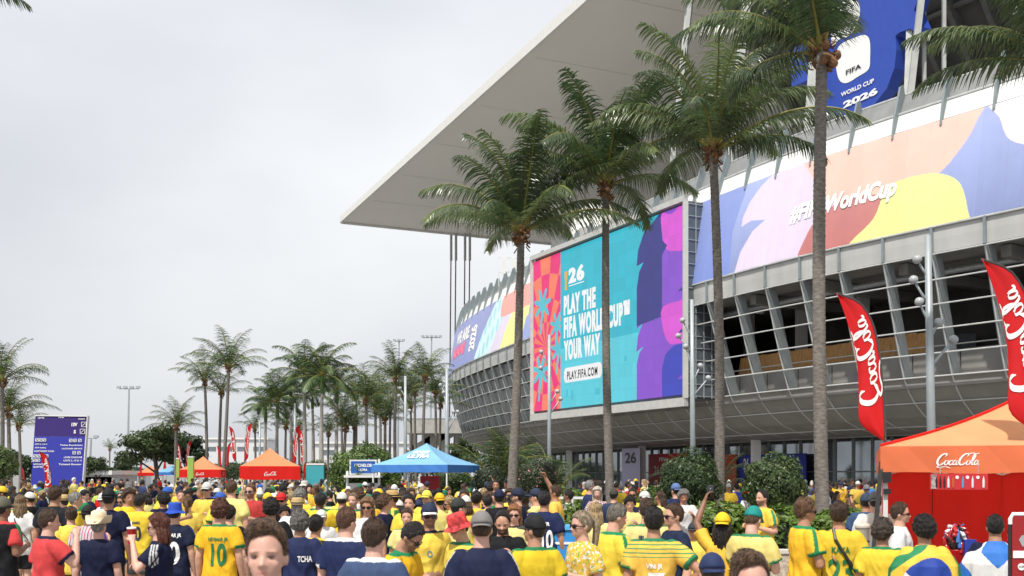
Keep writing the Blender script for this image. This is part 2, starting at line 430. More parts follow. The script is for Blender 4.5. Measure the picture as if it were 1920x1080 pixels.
for i in range(0, len(US), 2):  # columns of the concourse and of the ground floor, ceiling lamps
    u = US[i]
    b = MB(); b.bar(V(u + .6, 5.2, 6.43), V(u + .6, 5.2, 11.74), .55, .55); sbuild(b, 'concourse_column', M_CONC)
    if i % 3 == 0:
        b = MB(); b.bar(V(u + 1, 6.0, 0), V(u + 1, 6.0, 4.2), .5, .5); sbuild(b, 'ground_column', M_PANW)
    c = V(u + 1.8, 3.2, 11.2) - _o
    b = MB(); b.lathe([(.03, .5), (.03, .2), (.12, .12), (.24, 0), (.2, -.02)], 10, c); b.build('pendant_lamp', M_WPAINT, st)
for k, u in enumerate(np.arange(50, 74, 4.8)):      # service ducts and beams under the concourse ceiling, kiosk fronts at the back
    b = MB(); b.bar(V(u, .9, 11.45), V(u, 9.3, 11.45), .45, .5); sbuild(b, 'ceiling_beam', M_SLABC)
    b = MB(); b.bar(V(u + 2.4, 8.9, 6.45), V(u + 2.4, 8.9, 9.2), 2.6, .8); sbuild(b, 'concession_front', mat('concession_%d' % (k % 3), ((.20, .19, .18), (.26, .17, .10), (.14, .16, .18))[k % 3], .7, var=.2))
b = MB(); b.tube([V(u, 2.3, 11.3) for u in np.arange(46, 75, 1.5)], .14, 8); sbuild(b, 'service_duct', M_STEEL)
b = MB(); b.tube([V(u, 2.2, 7.95) for u in np.arange(46, 75, 1.5)], .03, 6); sbuild(b, 'balustrade_rail', M_RIBW)
# glass front of the ground floor, pane by pane
for k in range(44):
    u = 46 + k * 1.6
    if u > 118: break
    for z0, z1 in ((.05, 2.2), (2.26, 4.1)):
        quad_panel('glass_pane', u, u + 1.6, [(z0, 9.0), (z1, 9.0)], M_GLASS, thick=.03, gap=.04)
    b = MB(); b.bar(V(u, 8.95, 0), V(u, 8.95, 4.14), .09, .14); sbuild(b, 'mullion', M_RIB)
b = MB(); b.tube([V(u, 8.93, 2.23) for u in np.arange(46, 118, 1.6)], .045, 6); sbuild(b, 'transom', M_RIB)
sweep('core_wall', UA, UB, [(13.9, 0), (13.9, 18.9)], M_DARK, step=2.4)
# plywood hoarding leaning behind the balustrade
for k, px in enumerate(np.linspace(1398, 1722, 15)):
    if 1545 < px < 1560 : continue
    u = u_at(px, 2.9); a = rng.uniform(-.1, .1)
    b = MB(); b.bar(V(u, 2.7 + a * .3, 7.0), V(u + .25 * a, 3.0, 8.75 + a * .5), 1.05, .05, up=Vector(V(u, 3, 8) - V(u, 2, 8))); sbuild(b, 'plywood_board', M_WOOD)

# ================================================================== upper deck behind the parapet
ud = empty('upper_deck', V(70, 12, 19)); tag(ud, 'dark steel upper deck with pale raking struts under the canopy', 'grandstand')
_uo = V(70, 12, 19)
def ubuild(b, name, m, smooth=False):
    b.v = [tuple(Vector(p) - _uo) for p in b.v]; return b.build(name, m, ud, smooth)
M_TRUSS = mat('truss_steel', (.10, .10, .095), .7, var=.2)
M_STRUT = mat('strut_paint', (.42, .43, .42), .55, var=.12, vscale=1.5)
UE = 83.0
uu = np.arange(44, UE + .1, 2.0)
P = np.stack([Fp(uu, s, z) for s, z in [(14.5, 19), (15, 25.6), (10, 31.5), (5.5, 37.5)]], 1) - np.array(_uo)
obj('deck_soffit', grid_mesh('deck_soffit', P, False), mat('deck_soffit', (.085, .085, .08), .85, var=.25, vscale=.5), ud)
for u in np.arange(44.5, UE, 2.6):         # raking beams under the seats
    b = MB(); b.bar(V(u, 14.7, 25.2), V(u, 5.4, 37.1), .3, .7); ubuild(b, 'raker_beam', M_TRUSS)
for z, s in ((28.3, 12.4), (31.2, 9.9), (34.2, 7.7)):
    b = MB(); b.tube([V(u, s, z) for u in uu], .16, 6); ubuild(b, 'purlin', M_TRUSS)
for u in np.arange(47.6, UE + 3, 7.2):       # pale struts in pairs from the deck to the canopy
    for q in (-1, 1):
        b = MB(); b.bar(V(u, 4.6, 19.2), V(u + q * 1.5, 6.0 + 1.5 * (q > 0), 37.4), .3, .3); ubuild(b, 'strut', M_STRUT)
    b = MB(); b.box(V(u, 4.6, 19.5), (1.0, 1.0, .6)); ubuild(b, 'strut_shoe', M_STRUT)
b = MB(); b.bar(V(79, 10.5, 25.3), V(90, 12.5, 25.3), 1.6, .55); ubuild(b, 'ring_beam', M_STRUT)
for z in (21.4, 24.6):
    b = MB(); b.bar(V(76, 10, z), V(95, 11.5, z), .34, .34); ubuild(b, 'truss_chord', M_TRUSS)
for k, u in enumerate(np.arange(76, 95, 1.9)):
    b = MB(); b.bar(V(u, 10, 21.4), V(u + (1.9 if k % 2 else 0), 10, 24.6), .22, .22); ubuild(b, 'truss_web', M_TRUSS)
    b = MB(); b.bar(V(u + 1.9 * (k % 2 == 0), 10.1, 21.4), V(u, 10.1, 24.6), .18, .18); ubuild(b, 'truss_web', M_TRUSS)

# ================================================================== canopy roof
M_ROOF = mat('canopy_membrane', (.84, .815, .765), .75, var=.05, vscale=.035, bump=.02, bscale=1.5)
d1 = Vector((-.407, .913, 0)); d2 = Vector((.913, .407, 0))
cr = Vector((-25.26, 150, 0)); ROOF_Z = 39.55
cp = empty('stadium_canopy', cr); tag(cp, 'vast pale flat canopy roof with a sharp corner over the stadium', 'roof')
b = MB()
A, L1, L2 = Vector((0, 0, ROOF_Z)), 190, 95
q = [A, A - d1 * L1, A - d1 * L1 + d2 * L2, A + d2 * L2]
top = [A + Vector((0, 0, .55)), A - d1 * L1 + Vector((0, 0, .55)), A - d1 * L1 + d2 * L2 + Vector((0, 0, 3)), A + d2 * L2 + Vector((0, 0, 3))]
b.add(q + top, [(0, 1, 2, 3), (4, 7, 6, 5), (0, 4, 5, 1), (1, 5, 6, 2), (2, 6, 7, 3), (3, 7, 4, 0)])
b.build('roof_slab', M_ROOF, cp)
M_ROOFE = mat('canopy_edge', (.72, .71, .68), .6, var=.05)
b = MB(); b.bar(A + Vector((0, 0, .15)) - d1 * .2 - d2 * .2, A - d1 * L1 + Vector((0, 0, .15)) - d2 * .2, .25, .9); b.build('edge_beam', M_ROOFE, cp)
b = MB(); b.bar(A + d1 * .2 + Vector((0, 0, .15)), A + d2 * L2 + d1 * .2 + Vector((0, 0, .15)), .25, .9); b.build('edge_beam', M_ROOFE, cp)
M_SEAM = mat('membrane_seam', (.76, .74, .69), .7)
for k in range(1, 6): b = MB(); b.bar(A + d2 * (k * 14) - d1 * 1 + Vector((0, 0, -.02)), A + d2 * (k * 14) - d1 * L1 + Vector((0, 0, -.02)), .08, .05); b.build('membrane_seam', M_SEAM, cp)
for k in range(1, 14):          # faint seams of the membrane
    b = MB(); a = A - d1 * (k * 13) + Vector((0, 0, -.02)); b.bar(a + d2 * 1, a + d2 * L2, .10, .05); b.build('membrane_seam', M_SEAM, cp)
def roof_pt(px, dep):           # a spot on the ground under the canopy
    p = at(px, HY, dep); return Vector((p.x, p.y, 0))
M_CABLE = mat('stay_cable', (.10, .105, .11), .5)
for x0 in (846, 855, 872, 881):
    p = roof_pt(x0, 157.5)
    b = MB(); b.tube([Vector((p.x, p.y, 0)) - cr - Vector((.35, 0, 0)), Vector((p.x, p.y, ROOF_Z)) - cr], .10, 8); ca = b.build('stay_cable', M_CABLE, cp, True)
    b = MB(); b.tube([Vector((p.x, p.y, ROOF_Z - 4.2)) - cr, Vector((p.x, p.y, ROOF_Z)) - cr], .2, 8); b.build('cable_socket', M_STRUT, ca)
p = roof_pt(1043, 118); b = MB(); b.bar(p - cr, p - cr + Vector((0, 0, ROOF_Z)), 1.05, 1.05); b.build('mast_column', M_PANW, cp)
p = roof_pt(1185, 100); b = MB(); b.bar(p - cr, p - cr + Vector((0, 0, ROOF_Z)), 1.1, 1.1); b.build('mast_column', M_STRUT, cp)

# round tiled ramp head that stands above the parapet
dr = empty('ramp_turret', at(1108, 470, 75)); tag(dr, 'round pale tiled turret rising over the parapet beside the video board', 'turret')
ax = Matrix.Rotation(R(-38), 4, 'Z') @ Matrix.Rotation(R(68), 4, 'X')
b = MB(); b.lathe([(1.25, -1.1), (1.75, -.5), (1.85, 0), (1.7, .05)], 28); b.v = [tuple(ax @ Vector(p) + Vector((0, 0, 2.1))) for p in b.v]; b.build('drum', mat('turret_stone', (.38, .33, .27), .7, var=.1), dr)
for r0, r1, n in ((.15, .8, 8), (.82, 1.3, 14), (1.32, 1.72, 20)):
    for k in range(n):
        a0, a1 = 6.2832 * k / n + .02, 6.2832 * (k + 1) / n - .02
        v = [(r * math.cos(a), r * math.sin(a), .12 - .03 * r) for r in (r0, r1) for a in (a0, (a0 + a1) / 2, a1)]
        v += [(p[0], p[1], p[2] - .06) for p in v]
        b = MB(); b.add([ax @ Vector(p) + Vector((0, 0, 2.1)) for p in v], [(0, 3, 4, 1), (1, 4, 5, 2), (6, 7, 10, 9), (7, 8, 11, 10), (3, 9, 10, 4), (4, 10, 11, 5), (0, 1, 7, 6), (1, 2, 8, 7), (0, 6, 9, 3), (2, 5, 11, 8)])
        b.build('tile', M_PANW, dr)
b = MB(); b.lathe([(.9, -3), (.9, 1.6)], 16); b.build('stem', M_CONC, dr)

# small aerial rig on the parapet of the rounded corner
ar = empty('aerial_rig', V(108, 2.2, 18.9)); tag(ar, 'small white aerial mast frame on the stadium parapet corner', 'antenna')
b = MB()
for dx in (-1.4, -.5, .6, 1.6): b.bar((dx, 0, 0), (dx, 0, 2.6), .07)
b.bar((-1.4, 0, 2.6), (1.6, 0, 2.6), .07); b.bar((-1.4, 0, 1.3), (1.6, 0, 1.3), .07); b.build('frame', M_WPAINT, ar)
for dx in (-.9, -.1): MB().box((dx, -.15, 1.8), (.28, .2, 1.5)).build('aerial_panel', M_PANW, ar)

# ================================================================== printed wraps on the wall above the fascia
def wrap(name, label, u0, u1, paint_fn, du=.032, dv=.0066):
    uu = np.arange(u0, u1, du); vv = np.arange(0, 1.0001, dv)
    U, Vv = np.meshgrid(uu, vv, indexing='ij')
    P = Fp(U, .78 * Vv - .06 - .02 * np.abs(np.sin(U * math.pi / STEP)), 12.88 + 4.8 * Vv)
    root = empty(name, V((u0 + u1) / 2, 0, 12.88)); ro = np.array(root.location)
    me = grid_mesh('printed_fabric', P - ro); cols = paint_fn(U, Vv); color_attr(me, cols.reshape(-1, 3))
    fab = obj('printed_fabric', me, mat('wrap_print', attr='Col', rough=.75, var=.03, vscale=1.5, bump=.05, bscale=4), root)
    so = fab.modifiers.new('thickness', 'SOLIDIFY'); so.thickness = .01
    tag(root, label, 'banner'); return root, ro
def wrap_text(root, ro, s, u_left, u_right, v0, v1, m, bold=.03, shear=0, rot=False, name='lettering'):
    v, f = subdivide(*text2d(s, bold, shear), .35); w = text_w(v)
    if not rot: uu = u_left + (u_right - u_left) * v[:, 0] / w; vv = v0 + (v1 - v0) * v[:, 1]
    else: uu = u_left + (u_right - u_left) * (1 - v[:, 1]); vv = v0 + (v1 - v0) * v[:, 0] / w
    P = Fp(uu, .78 * vv - .10, 12.88 + 4.8 * vv) - ro
    return obj(name, mesh(name, P, f), m, root)
BLUE_, LAV_, COR_, BRK_, YEL_, PNK_ = srgb(142, 156, 206), srgb(214, 200, 226), srgb(244, 186, 170), srgb(186, 112, 110), srgb(226, 230, 142), srgb(236, 224, 232)
def vinyl(c, U, v):
    'strips of printed vinyl that differ a little in tone, with seams, rain streaks and a painted sun wash'
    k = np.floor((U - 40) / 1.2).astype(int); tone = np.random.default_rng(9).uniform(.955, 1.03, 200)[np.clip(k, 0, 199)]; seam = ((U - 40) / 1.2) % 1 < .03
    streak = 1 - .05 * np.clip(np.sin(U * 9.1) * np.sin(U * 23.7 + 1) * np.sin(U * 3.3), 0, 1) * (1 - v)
    c = c * (tone * np.where(seam, .93, 1) * streak)[..., None]; sun_wash = (.02 + .09 * np.clip(v, 0, 1))[..., None]  # bright sun painted into the print, whiter toward the top
    return c * (1 - sun_wash) + .92 * sun_wash
def wrap_right(U, v):
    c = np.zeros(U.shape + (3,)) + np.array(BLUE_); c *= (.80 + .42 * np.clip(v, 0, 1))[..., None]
    c = paint(c, m_poly(U, v, [(74.5, .0), (74.5, 1.1), (69.2, 1.1), (70.2, .5), (70.0, 0)]), srgb(118, 138, 204))
    L = [(67.0, 1.05), (68.2, .92), (69.0, .78), (69.45, .62), (69.5, .515), (68.7, .55), (67.6, .51), (68.5, .42), (69.3, .22), (69.6, -.02), (62, -.02), (62, 1.05)]
    c = paint(c, m_poly(U, v, L), LAV_)
    c = paint(c, m_poly(U, v, smooth_outline([(64.9, 1.1), (64.5, .8), (63.6, .55), (62, .42), (60, .42), (57.8, .46), (56.6, .66), (55.9, .9), (55.6, 1.2), (60, 1.3)])), COR_)
    c = paint(c, m_poly(U, v, smooth_outline([(64.9, -.1), (64.5, .2), (63.6, .40), (62, .47), (60.3, .42), (60.3, .3), (61.3, -.1), (63, -.3)])), BRK_)
    c = paint(c, m_poly(U, v, smooth_outline([(61.9, -.1), (60.6, .2), (60.1, .46), (59.2, .52), (57.6, .495), (56.5, .36), (56.0, .1), (55.9, -.15), (58, -.4)])), YEL_)
    c = paint(c, m_poly(U, v, smooth_outline([(55.2, 1.1), (54.9, .85), (54.2, .6), (52, .45), (50, .6), (50, 1.2)])), PNK_)
    c = paint(c, m_poly(U, v, smooth_outline([(49.5, .8), (48.5, .4), (46.0, .2), (44, .4), (44, 1.1), (48, 1.2)])), COR_)
    return vinyl(c, U, v)
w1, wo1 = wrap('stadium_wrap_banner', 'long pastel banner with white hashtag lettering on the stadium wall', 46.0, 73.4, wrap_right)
wrap_text(w1, wo1, '#FIFAWorldCup', 65.75, 59.5, .395, .56, M_WHITE, .045, .18)
def wrap_left(U, v):
    c = np.zeros(U.shape + (3,)) + np.array(srgb(138, 148, 200))
    cy = m_poly(U, v, [(113.8, -.02), (112.5, .35), (110.5, .7), (108, 1.05), (102.5, 1.05), (103, .5), (107.5, -.02)])
    c = paint(c, cy, srgb(206, 234, 238))
    st_ = (np.sin(U * 3.1 + 6 * v) * np.sin(U * 1.7 - 9 * v) > .25) & (cy > 0); c[st_] = srgb(166, 218, 226)
    c = paint(c, m_poly(U, v, [(108.6, -.02), (107.2, .3), (105.5, .6), (103.4, .62), (104.6, -.02)]), srgb(218, 208, 228))
    c = paint(c, m_poly(U, v, [(105.2, -.02), (104.2, .35), (103, .6), (98.5, .62), (98.5, -.02)]), srgb(232, 234, 150))
    c = paint(c, m_poly(U, v, smooth_outline([(106.4, .95), (106.5, .7), (105.6, .6), (100, .6), (97, .62), (97, 1.1), (105, 1.08)])), srgb(244, 160, 150))
    c = paint(c, m_poly(U, v, [(99.5, -.02), (99.0, .4), (96, .5), (96, -.02)]), srgb(150, 164, 214))
    return vinyl(c, U, v)
w2, wo2 = wrap('stadium_wrap_banner', 'pastel city banner wrapped round the rounded stadium corner', 96.5, 134.0, wrap_left, du=.08, dv=.012)
wrap_text(w2, wo2, 'WE ARE', 124.5, 117.5, .56, .80, M_WHITE, .06)
wrap_text(w2, wo2, 'MIAMI', 126.0, 118.8, .28, .50, mat('pink_print', srgb(240, 120, 150), .6), .06)
wrap_text(w2, wo2, '2026', 116.6, 114.4, .22, .74, M_WHITE, .05, rot=True)

# ================================================================== the video board
vb = empty('video_board', ((1.55 + 9.8) / 2, (73.5 + 57.7) / 2, 6.55)); tag(vb, 'giant video board with teal and purple advert on the stadium wall', 'screen')
vo = Vector(vb.location)
SL, SR = Vector((1.55, 73.5, 0)), Vector((9.8, 57.7, 0)); sx_ = (SR - SL).normalized(); SW = (SR - SL).length; sn = Vector((sx_.y, -sx_.x, 0))   # outward
if sn.y > 0: sn = -sn
SZ0, SZ1 = 6.62, 17.42; SH = SZ1 - SZ0
def SP(u, v, off=0.0): return SL + sx_ * (SW * u) + Vector((0, 0, SZ1 - SH * v)) + sn * off - vo
def screen_paint(u, v):
    T, NV, PU, MG, BL = srgb(30, 186, 206), srgb(38, 42, 130), srgb(136, 74, 206), srgb(222, 82, 214), srgb(44, 58, 186)
    c = np.zeros(u.shape + (3,)) + np.array(T); c[v > .62] = srgb(84, 206, 222)
    c = paint(c, m_rect(u, v, .26, .88, .275, .93) + m_rect(u, v, .30, .895, .315, .95) + m_rect(u, v, .47, .9, .50, .94) + m_rect(u, v, .66, .74, .675, .77), srgb(60, 190, 210))
    # left strip: sunburst with palm silhouettes
    L = u < .218
    ang = np.arctan2((v - .58) * SH, (u - .10) * SW); rad = np.hypot((v - .58) * SH, (u - .10) * SW)
    ray = ((np.floor(ang / (2 * math.pi) * 26) + np.floor(rad / 1.7)) % 2) == 0
    c[L & ray] = srgb(250, 128, 92); c[L & ~ray] = srgb(240, 34, 120)
    for cx, cy, k in ((.075, .30, 1.0), (.19, .46, .8), (.06, .74, 1.0), (.20, .62, .8)):
        dx, dy = (u - cx) * SW / k, (v - cy) * SH / k; a = np.arctan2(dy, dx); r = np.hypot(dx, dy)
        leaf = (r < 1.25 * (.35 + .65 * np.abs(np.cos(3.5 * a + .6)) ** 2.2)) | ((np.abs(dx + .12 * dy) < .13) & (dy > 0) & (dy < 2.1))
        c[L & leaf] = srgb(84, 196, 214)
    # right shapes: two columns of scales
    cA = [(.735, .245), (.742, .16), (.775, .075), (.83, .03), (.885, -.02), (.90, 1.02), (.735, 1.02), (.735, .80), (.75, .74), (.775, .705), (.733, .73), (.742, .64), (.77, .575), (.735, .60), (.735, .37), (.75, .28), (.775, .235)]
    mA = m_poly(u, v, cA); c = paint(c, mA, NV)
    c = paint(c, mA * ((v > .585 - (u - .735) * .16)), PU)
    B = (u > .882); c[B] = PU
    c = paint(c, m_poly(u, v, smooth_outline([(.88, .0), (.88, .10), (.90, .19), (.94, .225), (1.02, .21), (1.05, -.05), (.94, .02)])), MG)
    c = paint(c, m_poly(u, v, [(.865, .28), (.885, .22), (.91, .185), (.885, .15), (.86, .15)]) , NV)
    c = paint(c, m_poly(u, v, smooth_outline([(.88, .52), (.885, .62), (.91, .70), (.95, .725), (1.05, .70), (1.05, .52), (.95, .50)])), MG)
    c = paint(c, m_poly(u, v, [(.882, 1.02), (.882, .84), (.90, .77), (.94, .735), (1.02, .72), (1.02, 1.02)]), BL)
    for n0 in (.42, .64, .885): c = paint(c, m_poly(u, v, [(.965, n0 + .03), (1.0, n0), (1.0, n0 + .03)]), NV if n0 < .8 else PU)
    c = paint(c, m_poly(u, v, [(.882, .30), (.90, .22), (.90, 0), (.882, 0)]) * 0, NV)
    # white pill
    pill = m_rect(u, v, .262, .748, .498, .842) + m_ell(u, v, .262, .795, .018, .047) + m_ell(u, v, .498, .795, .018, .047)
    c = paint(c, np.clip(pill, 0, 1), (.9, .9, .9))
    mu_, mv_ = np.floor(u * 24).astype(int) % 24, np.floor(v * 14).astype(int) % 14; tone = np.random.default_rng(5).uniform(.93, 1.03, (24, 14))[mu_, mv_]     # cabinets of the display differ a little
    seam = ((u * 24) % 1 < .035) | ((v * 14) % 1 < .035); return c * (tone * np.where(seam, .90, 1))[..., None]
def led_material(name, col=None):
    'a lit display: dark face that gives off its own colours'
    m = bpy.data.materials.new(name); m.use_nodes = True; n, l = m.node_tree.nodes, m.node_tree.links; b = n['Principled BSDF']
    b.inputs['Base Color'].default_value = (.03, .03, .035, 1); b.inputs['Roughness'].default_value = .6; b.inputs['Emission Strength'].default_value = .88
    if col: b.inputs['Emission Color'].default_value = (*col, 1)
    else:
        a = n.new('ShaderNodeAttribute'); a.attribute_name = 'Col'; l.new(a.outputs['Color'], b.inputs['Emission Color'])
    return m
nu, nv_ = 460, 300
Ug, Vg = np.meshgrid(np.linspace(0, 1, nu), np.linspace(0, 1, nv_), indexing='ij')
P = np.array(SP(0, 0, .0))[None, None] + np.array(sx_)[None, None] * (SW * Ug)[..., None] + np.array((0, 0, -1.0))[None, None] * (SH * Vg)[..., None]
me = grid_mesh('display_panel', P, False); color_attr(me, screen_paint(Ug, Vg).reshape(-1, 3))
obj('display_panel', me, led_material('led_display'), vb)
M_LED = led_material('led_white', (.92, .92, .92)); M_LEDK = mat('led_black', (.01, .01, .012), .5)
def screen_text(s, u0, u1, v0, v1, m, bold=.052, shear=0.0):
    v, f = text2d(s, bold, shear, 1.2); w = text_w(v)
    pts, ff = [], []
    for k, sh_ in enumerate((-.04, 0, .04) if m is M_LED else (0,)):       # three passes make the heavy strokes
        q = len(pts); pts += [SP(u0 + (u1 - u0) * (x + sh_) / w, v1 + (v0 - v1) * y, .035 + .004 * k) for x, y in v]; ff += [tuple(i + q for i in g_) for g_ in f]
    obj('lettering', mesh('lettering', pts, ff), m, vb)
screen_text('PLAY THE', .248, .475, .293, .405, M_LED); screen_text('FIFA WORLD CUP™', .248, .695, .432, .55, M_LED)
screen_text('YOUR WAY', .248, .505, .578, .692, M_LED); screen_text('PLAY.FIFA.COM', .272, .488, .772, .822, M_LEDK, .03)
screen_text('26', .285, .395, .13, .215, M_LED, .05)
b = MB(); tr = [(-.010, 0), (.010, 0), (.007, .035), (.012, .07), (.012, .095), (-.012, .095), (-.012, .07), (-.007, .035)]
b.add([SP(.263 + x * .9, .255 - y * 1.25, .035) for x, y in tr], [tuple(range(8))]); b.build('emblem', mat('gold_print', srgb(196, 150, 70), .5, emit=.3), vb)
b = MB(); b.add([SP(.285, .232, .035), SP(.395, .232, .035), SP(.395, .238, .035), SP(.285, .238, .035)], [(0, 1, 2, 3)]); b.build('underline', M_LED, vb)
b = MB()   # housing behind the display with its bezel
b.box((SL + SR) / 2 + Vector((0, 0, (SZ0 + SZ1) / 2)) - sn * 1.35 - vo, (SW + .1, 2.3, SH + .5), Matrix.Rotation(math.atan2(sx_.y, sx_.x), 3, 'Z')); b.build('housing', mat('board_housing', (.13, .145, .155), .5, var=.15, vscale=1), vb)
MB_ = mat('board_bezel', (.5, .5, .48), .5, var=.08)
for a, c in (((-.012, -.03), (1.012, -.03)), ((-.012, 1.04), (1.012, 1.04))):
    b = MB(); b.bar(SP(*a, .02), SP(*c, .02), .3, .5 if a[1] > 0 else .32); b.build('bezel', MB_, vb)
for u in (-.008, 1.008): b = MB(); b.bar(SP(u, -.015, .02), SP(u, 1.02, .02), .25, .3); b.build('bezel', MB_, vb)
e0 = SP(1.008, 0, 0)       # gridded side of the housing
M_GRID = mat('side_grid_panel', (.105, .125, .14), .35, var=.2, vscale=2); M_GRIDL = mat('side_grid_frame', (.33, .36, .38), .5)
for i in range(4):
    for j in range(16):
        z0, z1 = SZ0 - .1 + j * SH / 16 * 1.012, SZ0 - .1 + (j + 1) * SH / 16 * 1.012
        a0, a1 = -.08 - i * .57, -.08 - (i + 1) * .57
        pts = [SP(1.010, 0, a) for a in (a0 - .03, a1 + .03)]; pts = [Vector((p.x, p.y, 0)) for p in pts]
        off = sx_ * .06
        v = [Vector((p.x, p.y, z - vo.z)) for p in pts for z in (z0 + .03, z1 - .03)]; v += [p + off for p in v]
        b = MB(); b.add(v, [(4, 6, 7, 5), (0, 1, 3, 2), (0, 4, 5, 1), (2, 3, 7, 6), (0, 2, 6, 4), (1, 5, 7, 3)]); b.build('side_panel', M_GRID, vb)
for j in range(17):
    z = SZ0 - .1 + j * SH / 16 * 1.012 - vo.z; a, c = SP(1.013, 0, -.05), SP(1.013, 0, -2.38)
    b = MB(); b.bar((a.x, a.y, z), (c.x, c.y, z), .1, .045); b.build('grid_bar', M_GRIDL, vb)
for i in range(5):
    a = SP(1.013, 0, -.08 - i * .57); b = MB(); b.bar((a.x, a.y, SZ0 - .2 - vo.z), (a.x, a.y, SZ1 + .25 - vo.z), .1, .045); b.build('grid_bar', M_GRIDL, vb)

# ================================================================== blue event sign on the deck
SD = Vector((.457, -.889, 0)); S0 = at(1620, 205, 54.0); S0.z = 0
def on_sign(px, py, off=0.0):
    'a traced photo point on the upright plane of the sign'
    k = (px - 960) / FPX; a = (k * S0.y - S0.x) / (SD.x - k * SD.y); Y = S0.y + a * SD.y
    return a, HC - (py - HY) / FPX * Y
es = empty('event_sign', S0 + Vector((0, 0, 19))); tag(es, 'big blue cut-out event sign with white lettering above the parapet', 'sign')
out = [(1492, 95), (1520, 80), (1524, 60), (1560, 40), (1572, -14), (1640, -60), (1716, -70), (1733, -8), (1723, 22), (1735, 52), (1728, 64), (1716, 56), (1694, 64), (1688, 70),
       (1690, 95), (1686, 130), (1672, 168), (1648, 198), (1620, 214), (1585, 220), (1556, 212), (1555, 135), (1536, 147), (1493, 165)]
oo = [on_sign(*q) for q in out]; sN = Vector((SD.y, -SD.x, 0)); sN = sN if sN.y < 0 else -sN
def on3(a, z, off): return SD * a + Vector((0, 0, z - 19)) + sN * off
n = len(oo); b = MB(); b.add([on3(a, z, .35) for a, z in oo] + [on3(a, z, -.45) for a, z in oo], [tuple(range(n)), tuple(reversed(range(n, 2*n)))] + [(i, (i+1) % n, n + (i+1) % n, n + i) for i in range(n)])
b.build('sign_board', mat('sign_blue', srgb(44, 74, 170), .55, var=.04), es)
def sign_poly(name, pts, m, off, sm=True):
    q = smooth_outline(pts, 6) if sm else pts; q = [on_sign(*p) for p in q]
    b = MB(); b.add([on3(a, z, off) for a, z in q], [tuple(range(len(q)))]); b.build(name, m, es)
sign_poly('emblem', [(1576, 118), (1578, 98), (1588, 84), (1610, 74), (1630, 68), (1640, 78), (1641, 110), (1638, 132), (1618, 146), (1596, 158), (1582, 150)], M_WHITE, .37)
sign_poly('emblem', [(1570, 88), (1568, 60), (1572, 30), (1590, 6), (1612, 2), (1622, 20), (1616, 50), (1600, 70), (1584, 76)], M_WHITE, .37)
def sign_text(s, p0, p1, m, bold=.03):
    'lettering whose lower left and upper right corners were traced'
    (a0, z0), (a1, z1) = on_sign(*p0), on_sign(*p1); v, f = text2d(s, bold); w = text_w(v)
    obj('lettering', mesh('lettering', [on3(a0 + (a1 - a0) * x / w, z0 + (z1 - z0) * y, .40) for x, y in v], f), m, es)
sign_text('FIFA', (1596, 143), (1625, 121), M_BLACK); sign_text('WORLD CUP', (1587, 184), (1649, 149), M_WHITE); sign_text('2026', (1591, 205), (1656, 166), M_WHITE, .05)
for a in (-3, -1, 3.4, 4.6): MB().bar(on3(a, 19.0, -.6), on3(a, 26, -.6), .16, .16).build('support_post', M_STRUT, es)

# banners and coloured panels at the ground floor
def floor_panel(name, label, px0, px1, z0, z1, s, m, texts=()):
    u0, u1 = u_at(px1, s), u_at(px0, s); c = V((u0 + u1) / 2, s, 0); root = empty(name, c); tag(root, label, 'panel')
    b = MB(); n = 6; uu = np.linspace(u0, u1, n)
    v = [V(u, s + e, z) - c for e in (0, .06) for u in uu for z in (z0, z1)]
    f = [(2*i, 2*i+2, 2*i+3, 2*i+1) for i in range(n-1)] + [(2*n+2*i, 2*n+2*i+1, 2*n+2*i+3, 2*n+2*i+2) for i in range(n-1)]
    b.add(v, f); b.build('board', m, root)
    for s_, a0, a1, b0, b1, mm in texts:
        tv, tf = text2d(s_, .03); w = text_w(tv)
        pts = [V(u1 + (u0 - u1) * (a0 + (a1 - a0) * x / w), s - .03, z0 + (z1 - z0) * (b0 + (b1 - b0) * y)) - c for x, y in tv]
        obj('lettering', mesh('lettering', pts, tf), mm, root)
    return root
M_RBLUE = mat('royal_blue_print', srgb(36, 52, 150), .6, var=.06); M_RRED = mat('red_print', srgb(178, 30, 34), .6, var=.06)
floor_panel('entrance_banner', 'royal blue event banner over the stadium entrance', 1378, 1512, .9, 3.35, 8.2, M_RBLUE, [('26', .14, .22, .62, .9, M_WHITE), ('FIFA', .15, .21, .5, .58, M_WHITE)])
floor_panel('kiosk_hoarding', 'red lettered panel beside the stadium columns', 1216, 1290, .8, 3.6, 7.4, M_RRED, [('FIFA', .30, .5, .80, .9, M_WHITE), ('26', .16, .3, .45, .68, M_WHITE)])
floor_panel('kiosk_hoarding', 'orange red panel beyond the trunk by the entrance', 1352, 1380, .8, 3.4, 8.0, mat('orange_print', srgb(200, 60, 34), .6))
floor_panel('pillar_banner', 'pale lilac wrap on a stadium pillar', 1166, 1200, .2, 4.0, 5.4, mat('lilac_print', srgb(178, 172, 200), .6), [('26', .2, .8, .72, .92, M_BLACK)])
